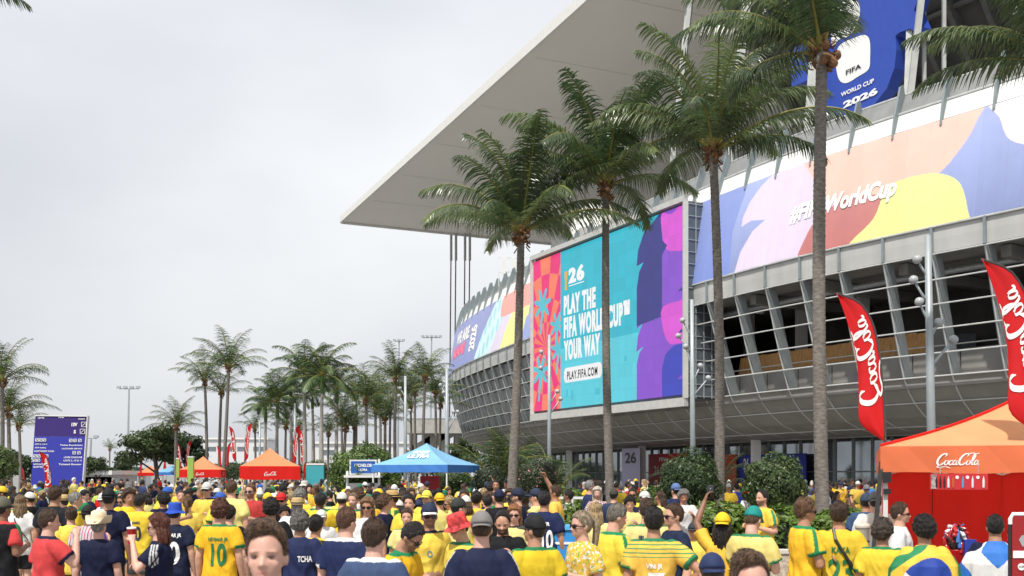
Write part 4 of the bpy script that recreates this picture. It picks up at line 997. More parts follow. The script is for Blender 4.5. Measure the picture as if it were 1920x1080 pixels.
tent_px('tiny blue tent far behind the small orange tents', 322, 105, 10, 3, eave=2.3, apex=3.0, val=.3, m_roof=M_TBLUE, m_val=M_TBLUED, detail=8)
def roof_text(root, s, w, eave, apex, x0, x1, t0, t1, m, bold=.04):
    v, f = subdivide(*text2d(s, bold), .5); wd = text_w(v); h = w / 2; pts = []
    for x, y in v:
        t = t0 + (t1 - t0) * y; X = x0 + (x1 - x0) * x / wd
        pts.append((X, -h * (1 - t) - .012, eave + (apex - eave) * (.72 * t + .28 * t ** 2.6) - .06 * (1 - t) * t * 2 + .025))
    obj('lettering', mesh('lettering', pts, f), m, root)
roof_text(bt, 'MICHELOB', 3.15, 2.42, 3.28, -.30, .36, .62, .72, M_WHITE); roof_text(bt, 'ULTRA', 3.15, 2.42, 3.28, -.42, .50, .42, .57, M_WHITE)
fl = empty('fridge_cabinet', at(807, HY, 39.8)); fl.location.z = 0; tag(fl, 'tall red drinks cabinet standing under the sky blue tent', 'cabinet')
MB().box((0, 0, 1.0), (.75, .6, 2.0)).build('cabinet_body', M_RRED, fl); MB().box((0, -.31, 1.15), (.6, .02, 1.5)).build('cabinet_door', mat('cabinet_red', srgb(160, 16, 20), .35), fl); MB().bar((.25, -.34, .8), (.25, -.34, 1.3), .03).build('handle', M_STEEL, fl)

# kiosk with a blue sign next to the blue tent
kp = at(681, HY, 42); kk = empty('kiosk', (kp.x, 42, 0)); tag(kk, 'white kiosk with a small blue header sign', 'kiosk')
MB().box((-.02, .4, .85), (1.25, .8, 1.7)).build('counter', mat('kiosk_white', (.6, .6, .58), .6), kk); MB().box((0, .2, 1.98), (1.5, 1.1, .1)).build('awning_shelf', M_PANW, kk)
MB().box((0, 0, 2.36), (1.12, .1, .62)).build('header_frame', M_PANW, kk); MB().box((0, -.06, 2.36), (1.0, .03, .5)).build('header_board', mat('header_blue', srgb(32, 84, 160), .5), kk)
v, f = text2d('MICHELOB', .03, .2); obj('lettering', mesh('lettering', [(-.36 + x * .72 / text_w(v), -.08, 2.38 + y * .12) for x, y in v], f), M_WHITE, kk)
v, f = text2d('ULTRA', .03); obj('lettering', mesh('lettering', [(-.18 + x * .36 / text_w(v), -.08, 2.21 + y * .09) for x, y in v], f), M_WHITE, kk)
for x in (-.66, .66): MB().bar((x, 0, 0), (x, 0, 2.7 if x > 0 else 2.2), .09).build('post', M_WPAINT, kk)

# ================================================================== feather flags
M_FLAG = mat('flag_red_cloth', (.72, .012, .016), .5, var=.08, vscale=2, trans=.3, bump=.25, bscale=5)
M_POLE = mat('flag_pole', (.05, .05, .05), .5)
def flag(label, tip_px, foot_px, Y, h, w, mirror=1, rz=0.0, lean=0.0, logo=True, group=None, res=26):
    'a feather flag: cloth between a mast that bends over at the top and a free edge'
    p = at(*foot_px, Y); root = empty('feather_flag', (p.x, Y, 0), R(rz)); tag(root, label, 'flag', group); z0 = p.z
    EM = np.array([(0, 0), (-.03, .25), (-.085, .49), (-.17, .68), (-.29, .82), (-.54, .94), (-1, 1)]); EF = np.array([(-.03, .0), (-.49, .115), (-.53, .29), (-.56, .46), (-.65, .63), (-.80, .81), (-1, 1)]); ET = np.array([0, .17, .33, .5, .67, .84, 1])
    EM, EF = smooth_outline(EM, 6, False), smooth_outline(EF, 6, False); ET = np.linspace(0, 1, len(EM))
    def edge(t): return (mirror * w * float(np.interp(t, ET, EM[:, 0])), z0 + h * float(np.interp(t, ET, EM[:, 1])))       # mast side
    def free(t): return (mirror * w * float(np.interp(t, ET, EF[:, 0])), z0 + h * float(np.interp(t, ET, EF[:, 1])))       # free side
    P = np.zeros((res + 1, 13, 3)); TT = np.linspace(0, 1, res + 1)
    for i, t in enumerate(TT):
        (ax_, az), (bx, bz) = edge(t), free(t)
        for j in range(13):
            q = j / 12; P[i, j] = (ax_ + (bx - ax_) * q, .03 * math.sin(q * 7 + t * 5) * q, az + (bz - az) * q)
    o = obj('flag_cloth', grid_mesh('flag_cloth', P), M_FLAG, root); so = o.modifiers.new('t', 'SOLIDIFY'); so.thickness = .003
    MB().tube([(0, 0, 0), (0, 0, z0)] + [(edge(t)[0], 0, edge(t)[1]) for t in np.linspace(.02, 1, 16)], [.018, .018] + [.014] * 16, 6).build('pole', M_POLE, root)
    MB().box((0, 0, .03), (.5, .5, .05)).build('base_plate', M_POLE, root)
    if logo:
        v, f = script_logo(); v, f = subdivide(v, f, 5.0); L = h * .60
        for back in (0, 1):
            pts = []
            for x, y in v:
                t = .21 + .55 * (x / 3.5); q = .5 + (y - .38) * .74 * mirror; q = min(max(q, .02), .98)
                if back: pass
                i = min(max(t, 0), 1) * res; i0 = min(int(i), res - 1); j = q * 12; j0 = min(int(j), 11); fi, fj = i - i0, j - j0
                a = P[i0, j0] * (1 - fi) * (1 - fj) + P[i0 + 1, j0] * fi * (1 - fj) + P[i0, j0 + 1] * (1 - fi) * fj + P[i0 + 1, j0 + 1] * fi * fj
                pts.append((a[0], a[1] + (.012 if back else -.012), a[2]))
            obj('logo', mesh('logo', pts, f), M_WHITE, root)
    return root
flag('red feather flag with white script left of the large orange tent', None, (1660, 826), 12.4, 1.80, .60, 1, lean=.10)
flag('red feather flag with white script rising over the large orange tent', None, (1952, 812), 11.2, 1.92, .66, 1, lean=.10)
flag('small red feather flag sticking out of the crowd before the blue signboard', None, (97, 930), 40, 1.75, .45, 1, lean=.03, rz=25)
G4 = 'distant red feather flags'
for i, (x, y0, y1, Y, lab) in enumerate([(458, 866, 797, 78, 'distant red flag between orange tents, right one of its pair'), (443, 866, 803, 80, 'distant red flag between orange tents, left one of its pair'), (548, 872, 800, 74, 'tall distant red flag right of the middle-sized orange tent'), (572, 874, 806, 76, 'distant red flag at the palest palm trunk'),
        (348, 880, 828, 90, 'distant red flag over the small orange tent, right of its pair'), (340, 880, 832, 92, 'distant red flag over the small orange tent, left of its pair'), (424, 876, 832, 88, 'distant red flag at the slim palm trio, right one'), (415, 876, 838, 90, 'distant red flag at the slim palm trio, left one'),
        (262, 890, 858, 120, 'distant red flag left of the smallest orange tent'), (312, 890, 862, 118, 'distant red flag right of the smallest orange tent'), (306, 890, 866, 124, 'faint distant red flag close to the smallest orange tent'), (46, 905, 878, 100, 'distant red flag left of the blue signboard'), (568, 902, 868, 50, 'small red flag at the corner of the middle-sized orange tent')]):
    h = (y0 - y1) / FPX * Y / .9; flag(lab, None, (x, y0), Y, h * .95, h * .19, 1 if i % 2 else -1, lean=.02, rz=15, logo=i < 6, group=G4, res=14)

# ================================================================== lamp posts with round heads
M_LAMP = mat('lamp_head', (.40, .42, .43), .35, var=.08); M_LPOLE = mat('lamp_pole', (.36, .40, .42), .45, var=.08, metal=.2)
def lamp(label, px, top, Y, r, heads, group='lamp posts with round heads', lean=.0):
    p = at(px, HY, Y); H = HC - (top - HY) / FPX * Y; root = empty('lamp_post', (p.x, Y, 0)); tag(root, label, 'lamp post', group)
    MB().tube([(0, 0, 0), (-lean * .5, 0, H * .5), (-lean, 0, H)], [r * 1.25, r, r * .75], 12).build('pole', M_LPOLE, root, True); MB().lathe([(r * 2, 0), (r * 2, .08), (r * 1.3, .14)], 12).build('base', M_LPOLE, root)
    for hx, hy, jy in heads:
        a = at(hx, hy, Y) - Vector((p.x, Y, 0)); j = at(px, jy, Y); j = Vector((-lean * (j.z / H), 0, j.z)); dirx = 1 if a.x > 0 else -1
        arm = MB().tube([j, j.lerp(a, .5) + Vector((0, .04, .0)), a], [r * .45, r * .32, r * .3], 8).build('arm', M_LPOLE, root, True)
        b = MB(); b.lathe([(.02, .12), (.07, .10), (.115, .045), (.12, -.02), (.085, -.08), (.035, -.09)], 12); tl = Matrix.Rotation(R(40 * dirx), 3, 'Y'); b.v = [tuple(tl @ Vector(q) + a) for q in b.v]; b.build('lamp_head', M_LAMP, arm, True)
lamp('grey lamp post with five round heads between the red flags', 1750, 442, 26, .105, [(1720, 487, 520), (1713, 525, 570), (1724, 566, 605), (1760, 605, 640), (1788, 637, 690)], lean=.14)
lamp('grey lamp post with round heads at the gridded side of the video board', 1300, 562, 40, .10, [(1280, 601, 632), (1272, 630, 662), (1286, 650, 690), (1313, 686, 720), (1328, 709, 745)], lean=.06)
lamp('grey lamp post before the pink strip of the video board', 1030, 628, 52, .10, [(1015, 660, 688), (1014, 690, 712), (1045, 734, 760), (1051, 748, 778)])
lamp('grey lamp post in front of the rounded stadium corner', 838, 690, 60, .12, [(850, 772, 795), (858, 772, 812), (826, 722, 745), (832, 736, 768)])
lamp('thin lamp post above the blue tent slope', 760, 705, 72, .12, [(750, 728, 745), (748, 742, 762), (768, 770, 785)])
lamp('thin lamp post among the royal palms', 553, 756, 76, .10, [(547, 778, 790), (560, 786, 800)])
lamp('thin lamp post at the left of the dense palm group', 520, 768, 80, .10, [(514, 795, 805), (527, 792, 806)])
lamp('thin lamp post between the slim trio and the palm group', 487, 790, 84, .09, [(483, 810, 820)])
lamp('thin lamp post right behind the orange tents', 460, 796, 90, .09, [(466, 815, 828)])
def flood(label, px, top, Y, foot=None, w=1.8, n=4):
    p = at(px, HY, Y); H = HC - (top - HY) / FPX * Y; root = empty('floodlight_mast', (p.x, Y, 0)); tag(root, label, 'light mast', 'tall floodlight masts')
    MB().tube([(0, 0, 0), (.4, 0, H)], [.3, .14], 8).build('pole', M_LPOLE, root); MB().bar((-w + .4, 0, H), (w + .4, 0, H), .16).build('crossbar', M_LPOLE, root)
    for k in range(n): MB().box((-w + .4 + 2 * w * k / (n - 1), -.3, H + .25), (.7, .4, .45)).build('floodlight', M_STEEL, root)
flood('tall floodlight mast alone in the left sky', 238, 729, 190); flood('floodlight mast behind the tall palms over the blue tent', 745, 640, 230, w=1.0, n=3); flood('floodlight mast nearest the stay cables', 806, 633, 230, w=2.0, n=5)
flood('short light mast beside the blue signboard', 166, 822, 160, w=.9, n=2)

# ================================================================== blue information board on the left
M_IND = mat('board_violet', srgb(52, 30, 110), .5, var=.05); M_BRD = mat('board_blue', srgb(48, 54, 160), .5, var=.05)
ib = empty('information_board', (at(112, HY, 50).x, 50, 0)); tag(ib, 'tall blue and violet information board above the crowd', 'sign')
def ibp(px, py, off=0.0): q = at(px, py, 50) - Vector(ib.location); return Vector((q.x, -off, q.z))
for nm, m_, q in (('upper_board', M_IND, [(68, 780), (165, 781), (161.2, 819), (65.2, 818)]), ('lower_board', M_BRD, [(65.2, 818.3), (161.2, 819.3), (154.5, 925), (58.5, 925)])):
    b = MB(); v = [ibp(*p, .08) for p in q] + [ibp(*p, -.12) for p in q]; b.add(v, [(0, 3, 2, 1), (4, 5, 6, 7), (0, 1, 5, 4), (1, 2, 6, 5), (2, 3, 7, 6), (3, 0, 4, 7)]); b.build(nm, m_, ib)
b = MB(); b.bar(ibp(67.5, 779.4, .0), ibp(165.5, 780.4, .0), .24, .05); b.bar(ibp(165.6, 781, 0), ibp(155.2, 925, 0), .24, .04); b.build('edge_trim', M_PANW, ib)
def ib_text(s, x0, x1, yb, yt, bold=.02):
    v, f = text2d(s, bold); w = text_w(v); sh = -.07
    obj('lettering', mesh('lettering', [ibp(x0 + (x1 - x0) * x / w + sh * (yb + (yt - yb) * y - 850), yb + (yt - yb) * y, .1) for x, y in v], f), M_WHITE, ib)
for args in (('CENTRE', 68, 80, 785, 782.5), ('FIFA', 107, 117, 784, 781), ('MIAMI', 144, 156, 787, 784.6), ('13V', 132, 143, 799, 793, .05), ('S', 137, 141, 812.5, 806.5, .05), ('LOTS 14, 15 & 16', 66, 89, 834, 831.5), ('ADA Seating', 66, 87, 840.5, 838), ('NORTHWEST PLAZA', 66, 103, 847.5, 844.5),
             ('Ticket Resolution', 113, 155, 836, 833.2), ('CUSTOMER SERVICE', 117, 155, 842.5, 840), ('LOWER CONCOURSE', 122, 156, 859, 856), ('LOTS 2, 10 & 11', 122, 156, 865, 862), ('Ticketed Elevator', 113, 156, 872, 869), ('NORTH RAMP', 66, 84, 872, 869), ('SUITES', 66, 84, 877, 874)): ib_text(*args)
for x, y in ((69.5, 825), (76.5, 825), (83.5, 825), (68, 855), (75, 855), (68, 863), (75, 863), (90, 855), (133, 826), (141, 826), (150, 826), (141, 849), (150, 849), (155, 796), (153.5, 809)):
    s_ = 4.3 if y < 815 else 2.6; sh = -.07 * (y - 850)
    b = MB()
    for a, c in (((-1, -1), (1, -1)), ((1, -1), (1, 1)), ((1, 1), (-1, 1)), ((-1, 1), (-1, -1))): b.bar(ibp(x + sh + a[0] * s_, y + a[1] * s_, .1), ibp(x + sh + c[0] * s_, y + c[1] * s_, .1), .03 if y < 815 else .05, .02)
    b.bar(ibp(x + sh - s_ * .5, y + s_ * .5, .1), ibp(x + sh + s_ * .5, y - s_ * .5, .1), .05 if y < 815 else .08, .02); b.build('pictogram', M_WHITE, ib)
for x in (72, 148): MB().bar(ibp(x - 3, 920, 0), Vector((ibp(x - 4, 920, 0).x, 0, 0)), .12).build('leg', M_LPOLE, ib)

# lime posts and teal cabinet by the orange tents
for i, (x, y, Y, w, c, lab) in enumerate([(358, 858, 76, .45, (.30, .42, .08), 'lime green totem beside the small orange tent'), (334, 861, 82, .25, (.30, .42, .08), 'slim lime green totem left of the small orange tent'), (591, 872, 58, 1.0, (.05, .36, .42), 'teal cabinet right of the middle-sized orange tent')]):
    p = at(x, y, Y); r_ = empty('totem', (p.x, Y, 0)); tag(r_, lab, 'totem'); MB().box((0, 0, p.z / 2), (w, .25, p.z)).build('panel', mat('totem_%d' % i, c, .5, var=.05), r_); MB().box((0, 0, p.z + .05), (w * 1.05, .3, .1)).build('cap', M_WPAINT, r_)

# ================================================================== far buildings and the ramp bridge
M_FARW = mat('far_white_wall', (.62, .63, .64), .7, var=.05)
def far_building(label, x0, x1, y0, Y, storeys=2, m=M_FARW):
    a, c = at(x0, y0, Y), at(x1, y0, Y); root = empty('building', ((a.x + c.x) / 2, Y, 0)); tag(root, label, 'building'); W, H = c.x - a.x, a.z
    MB().box((0, 6, H / 2), (W, 12, H)).build('wall', m, root); MB().box((0, 6, H + .25), (W + 1, 13, .5)).build('roof', M_PANW, root)
    n = max(4, int(W / 6)); gl = mesh('window', *(lambda b: (b.v, b.f))(MB().box((0, 0, 0), (3.2, .1, 1.3))))
    for s_ in range(storeys):
        for k in range(n): inst('window', gl, M_GLASS, root, loc=(-W / 2 + (k + .5) * W / n, -.03, H * (s_ + .55) / storeys))
far_building('long white low building behind the palms', 590, 846, 832, 260, 2); far_building('white hall behind the slim palm trio', 380, 500, 824, 300, 2)
far_building('pale far building right of the blue signboard', 160, 236, 882, 170, 1); far_building('white shed left of the orange tents', 150, 205, 890, 120, 1)
rb = empty('ramp_bridge', (at(806, HY, 140).x, 140, 0)); tag(rb, 'pale concrete ramp bridge between the palms and the stadium', 'bridge')
def rbp(px, py, dy=0): q = at(px, py, 140); return Vector((q.x - rb.location.x, dy, q.z))
b = MB(); b.bar(rbp(764, 801, 0), rbp(870, 801, 0), 6, 1.9); b.build('deck', M_CONC, rb); b = MB(); b.bar(rbp(764, 787, -3.0), rbp(870, 787, -3.0), .1, .1); b.build('handrail', M_RIB, rb)
b = MB(); b.bar(rbp(772, 848, 2), rbp(846, 806, 2), 5, 1.4); b.build('ramp', M_CONC, rb)
for x in (775, 800, 830, 860): b = MB(); b.bar(Vector((rbp(x, 800).x, 0, 0)), rbp(x, 801), 1.0, 1.0); b.build('pier', M_CONC, rb)

# ================================================================== things at and round the large tent
mb_ = empty('menu_board', at(1798, 918, 10.75)); tag(mb_, 'red drinks menu board hanging under the large tent edge', 'sign')
W_, H_ = .61, .17
MB().box((0, 0, H_ / 2), (W_, .015, H_)).build('board', mat('menu_red', srgb(196, 44, 50), .45), mb_)
BOT = [(.10, srgb(60, 20, 16)), (.17, srgb(60, 20, 16)), (.24, srgb(70, 24, 18)), (.31, srgb(210, 220, 224)), (.39, srgb(190, 90, 40)), (.56, srgb(80, 150, 200)), (.73, srgb(200, 216, 224)), (.92, srgb(224, 224, 220))]
for i, (q, c) in enumerate(BOT):
    b = MB(); b.lathe([(.011, .0), (.012, .06), (.010, .085), (.0045, .105), (.0045, .12)], 8); b.v = [(x - W_ / 2 + q * W_, -.012 + y * .3, z + .022) for x, y, z in b.v]; b.build('printed_bottle', mat('menu_bottle_%d' % i, c, .4), mb_)
for q in (.46, .64, .82): b = MB(); b.lathe([(.018, 0), (.018, .004)], 14); b.v = [(x - W_ / 2 + q * W_, -.010 - z, y + .13) for x, y, z in b.v]; b.build('price_disc', M_WHITE, mb_)
MB().box((-W_ / 2 + .035, -.010, .085), (.055, .006, .15)).build('photo_tile', mat('menu_photo', (.35, .3, .3), .5, var=.6, vscale=40), mb_)
b = MB(); b.bar((-.2, 0, H_), (-.2, 0, H_ + .1), .008); b.bar((.2, 0, H_), (.2, 0, H_ + .1), .008); b.build('hook', M_STEEL, mb_)
tp = empty('telescopic_pole', at(1831, HY, 14.2)); tp.location.z = 0; tag(tp, 'thin white telescopic pole before the red tent wall', 'pole'); MB().tube([(0, 0, 0), (0, 0, 1.2)], .018, 8).build('lower_tube', M_WPAINT, tp); MB().tube([(0, 0, 1.2), (0, 0, 1.95)], .012, 8).build('upper_tube', M_WPAINT, tp); MB().lathe([(.12, 0), (.12, .02), (.02, .04)], 12).build('foot', M_WPAINT, tp)
# counter, drum heaped with bottles, small blue box
ct = empty('counter_table', at(1850, HY, 10.6)); ct.location.z = 0; tag(ct, 'black counter table under the large tent', 'table')
MB().box((0, 0, 1.08), (1.5, .6, .05)).build('table_top', M_BLACK, ct); MB().box((0, .02, .56), (1.4, .5, .98)).build('skirt', mat('table_skirt', (.03, .03, .034), .8, bump=.3, bscale=6), ct)
dm = empty('bottle_drum', at(1793, HY, 10.5) ); dm.location.z = 1.106; tag(dm, 'red drum heaped with bottles on the black counter', 'drinks drum')
MB().lathe([(.10, 0), (.115, .02), (.115, .16), (.12, .17)], 18).build('tub', mat('tub_red', srgb(186, 20, 24), .35), dm, True)
DC = [srgb(150, 16, 20), srgb(190, 26, 30), srgb(40, 12, 10), srgb(60, 110, 180), srgb(210, 215, 220), srgb(170, 20, 26)]
r_ = np.random.default_rng(3)
bl = MB(); bl.lathe([(.018, 0), (.02, .01), (.02, .09), (.014, .115), (.007, .13), (.007, .15)], 8); blm = mesh('bottle', bl.v, bl.f, True)
MB().ball((0, 0, .24), (.095, .095, .17), 14, 10).build('inner_rack', mat('rack_dark', (.03, .02, .02), .7), dm, True)
BN = ['dark red', 'bright red', 'black', 'blue', 'clear', 'crimson']
for k in range(44):
    t = .35 + 1.75 * ((k % 22) / 22); a = k * 2.399 + (k // 22) * .7; d = Vector((math.cos(a) * math.sin(t), math.sin(a) * math.sin(t), math.cos(t)))
    p = Vector((d.x * .10, d.y * .10, .24 + d.z * .17)); tg = Vector((-math.cos(a) * math.cos(t), -math.sin(a) * math.cos(t), math.sin(t))) + Vector((r_.normal(), r_.normal(), r_.normal())) * .25
    bo = inst('bottle', blm, mat('bottle_%d' % (k % 6), DC[k % 6], .2, spec=.7), None, loc=Vector(dm.location) + p - tg.normalized() * .06, rot=tg.to_track_quat('Z', 'Y').to_euler())
    tag(bo, BN[k % 6] + ' drink bottle heaped in the red drum', 'bottle', 'bottles heaped in the red drum')
bx_ = empty('snack_box', at(1817, HY, 10.4)); bx_.location.z = 1.106; tag(bx_, 'blue and orange carton with a white bottle print beside the drum', 'box')
MB().box((0, 0, .14), (.12, .08, .28)).build('carton', mat('carton_blue', srgb(36, 60, 160), .5), bx_); MB().box((0, -.042, .035), (.118, .006, .07)).build('carton_band', mat('carton_orange', srgb(230, 140, 40), .5), bx_)
b = MB(); b.add([(-.025, -.046, .04), (.025, -.046, .04), (.025, -.046, .15), (.014, -.046, .18), (.014, -.046, .2), (-.014, -.046, .2), (-.014, -.046, .18), (-.025, -.046, .15)], [tuple(range(8))]); b.build('printed_bottle', M_WHITE, bx_)
# framed board cut by the right edge
fb = empty('menu_stand', at(1925, HY, 8.6)); fb.location.z = 0; tag(fb, 'framed red drinks board cut off by the right picture edge', 'sign')
MB().box((0, 0, 1.25), (.26, .03, .9)).build('board', mat('stand_red', srgb(150, 28, 32), .4), fb); MB().tube([(-.145, 0, 0), (-.145, 0, 1.66), (-.125, 0, 1.70), (.125, 0, 1.70), (.145, 0, 1.66), (.145, 0, 0)], .014, 8).build('frame', M_BLACK, fb)
MB().tube([(-.142, -.004, 1.63), (-.142, -.004, 1.67), (-.12, -.004, 1.715), (.1, -.004, 1.715)], .017, 8).build('corner_clip', M_WHITE, fb)
b = MB(); b.add([(x * .06 - .06 + .02, -.02, 1.50 + z * .06) for x, z in ((-.6, 0), (-.2, .6), (.6, .7), (1, .1), (.7, -.8), (-.1, -1))], [tuple(range(6))]); b.build('printed_cup', mat('print_grey', (.35, .34, .34), .5), fb)
MB().box((0, -.02, 1.375), (.25, .006, .06)).build('printed_band', M_WHITE, fb); b = MB(); b.lathe([(.03, 0), (.03, .006)], 16); b.v = [(x - .055, -.018 - z, y + 1.27) for x, y, z in b.v]; b.build('price_disc', M_WHITE, fb)
v, f = text2d('4.59', .02); obj('lettering', mesh('lettering', [(-.078 + x * .045 / text_w(v), -.027, 1.262 + y * .02) for x, y in v], f), M_BLACK, fb)
# cream queue bollard
bo = empty('bollard', at(1617, HY, 12.2)); bo.location.z = 0; tag(bo, 'cream round bollard with two black bands by the tent', 'bollard')
MB().lathe([(.10, 0), (.10, .03), (.082, .05), (.080, 1.40), (.088, 1.41), (.088, 1.45), (.07, 1.46)], 20).build('column', mat('bollard_cream', (.58, .54, .47), .6, var=.06), bo, True)
for z in (1.24, 1.40): MB().lathe([(.0845, 0), (.0845, .018)], 20, (0, 0, z)).build('band', M_BLACK, bo)
# blue drinks cart in the crowd
bc = empty('drinks_cart', at(1062, HY, 13.5)); bc.location.z = 0; tag(bc, 'light blue drinks cart with white lettering in the crowd', 'cart')
MB().box((0, .2, .8), (.42, .5, 1.0)).build('cart_body', mat('cart_blue', srgb(50, 140, 210), .45, var=.05), bc); MB().box((0, .2, 1.34), (.46, .54, .05)).build('lid', mat('cart_lid', srgb(90, 170, 225), .4), bc)
for sx in (-.16, .16):
    b = MB(); b.lathe([(.14, -.03), (.15, -.02), (.15, .02), (.14, .03)], 14); b.v = [(x + sx * 0 + (.24 if sx > 0 else -.24) * 1.0 if False else z + (.23 if sx > 0 else -.23), x + .2, y + .16) for x, y, z in b.v]; b.build('wheel', M_BLACK, bc)
MB().box((0, -.055, 1.14), (.34, .01, .03)).build('printed_line', M_WHITE, bc); MB().box((.1, -.055, .98), (.1, .01, .1)).build('printed_mark', M_WHITE, bc); MB().box((0, -.055, .86), (.40, .012, .02)).build('seam_strip', M_PANW, bc)
# rail at the planter
rl = empty('railing', at(1660, HY, 15.0)); rl.location.z = 0; tag(rl, 'white metal rail behind the bollard', 'railing')
b = MB(); b.bar((-.55, 0, 1.18), (.15, 0, 1.18), .05); b.build('top_rail', M_WPAINT, rl); b = MB(); b.bar((-.62, 0, .2), (-.5, 0, 1.18), .04); b.build('post', M_WPAINT, rl)
MB().bar((.15, 0, 0), (.15, 0, 1.18), .04).build('post', M_WPAINT, rl)
rl = empty('railing', at(1065, HY, 24)); rl.location.z = 0; tag(rl, 'white rail beside the planter left of the pillars', 'railing')
MB().bar((-.4, 0, 1.5), (.6, 0, 1.5), .06).build('top_rail', M_WPAINT, rl); MB().bar((-.4, 0, 1.1), (.6, 0, 1.1), .04).build('lower_rail', M_WPAINT, rl)
for x in (-.4, .1, .6): MB().bar((x, 0, 0), (x, 0, 1.5), .05).build('post', M_WPAINT, rl)
# ================================================================== people
def loft(b, rings, n=18):
    'closed tube through rings of (centre, x axis, y axis, rx, ry)'
    k = len(b.v)
    for c, ax_, ay, rx, ry in rings:
        for j in range(n):
            t = 2 * math.pi * j / n; b.v.append(tuple(c + ax_ * (rx * math.cos(t)) + ay * (ry * math.sin(t))))
    for i in range(len(rings) - 1):
        for j in range(n):
            p, q = k + i*n + j, k + i*n + (j+1) % n; b.f.append((p, q, q + n, p + n))
    b.f.append(tuple(k + j for j in reversed(range(n)))); b.f.append(tuple(k + (len(rings)-1)*n + j for j in range(n)))

def limb(b, pts, rad, n=12, round_ends=(True, True)):
    'tapered limb through joints with round ends'
    pts = [Vector(p) for p in pts]
    P, Q = [], []
    for i in range(len(pts) - 1):
        m = 4
        for j in range(m): P.append(pts[i].lerp(pts[i+1], j / m)); Q.append(rad[i] + (rad[i+1] - rad[i]) * j / m)
    P.append(pts[-1]); Q.append(rad[-1])
    if round_ends[0]:
        d = (P[0] - P[1]).normalized(); P = [P[0] + d * Q[0] * .92, P[0] + d * Q[0] * .6] + P; Q = [Q[0] * .38, Q[0] * .8] + Q
    if round_ends[1]:
        d = (P[-1] - P[-2]).normalized(); r = Q[-1]; P = P + [P[-1] + d * r * .6, P[-1] + d * r * .92]; Q = Q + [r * .8, r * .38]
    b.tube(P, Q, n)

def remesh(b, voxel, smooth=3):
    me = mesh('tmp', b.v, b.f); o = bpy.data.objects.new('tmp', me)
    m = o.modifiers.new('r', 'REMESH'); m.mode = 'VOXEL'; m.voxel_size = voxel; m.use_smooth_shade = True
    if smooth: q = o.modifiers.new('s', 'SMOOTH'); q.factor = .5; q.iterations = smooth
    out = evaluated_mesh(o); bpy.data.objects.remove(o); bpy.data.meshes.remove(me); return out

def coords(me):
    v = np.empty(len(me.vertices) * 3, np.float32); me.vertices.foreach_get('co', v); return v.reshape(-1, 3).astype(np.float64)
def normals(me):
    v = np.empty(len(me.vertices) * 3, np.float32); me.vertex_normals.foreach_get('vector', v); return v.reshape(-1, 3).astype(np.float64)
def set_coords(me, v): me.vertices.foreach_set('co', v.astype(np.float32).reshape(-1)); me.update()
def sm(x, a, b): t = np.clip((x - a) / (b - a), 0, 1); return t * t * (3 - 2 * t)

ARM = {'down': ((.055, -.03, -.28), (.075, .03, -.53)), 'bent': ((.07, -.04, -.27), (-.03, .20, -.20)), 'high': ((.10, .15, -.19), (-.08, .24, .08)),
       'hip': ((.22, -.10, -.19), (.06, .03, -.40)), 'up': ((.12, .10, .24), (.05, .20, .47)), 'fold': ((.06, .05, -.27), (-.22, .20, -.22)),
       'out': ((.24, .06, -.07), (.44, .20, -.02)), 'swing': ((.06, .08, -.27), (.05, .22, -.44)), 'phone': ((.05, .06, -.27), (-.06, .26, -.10))}

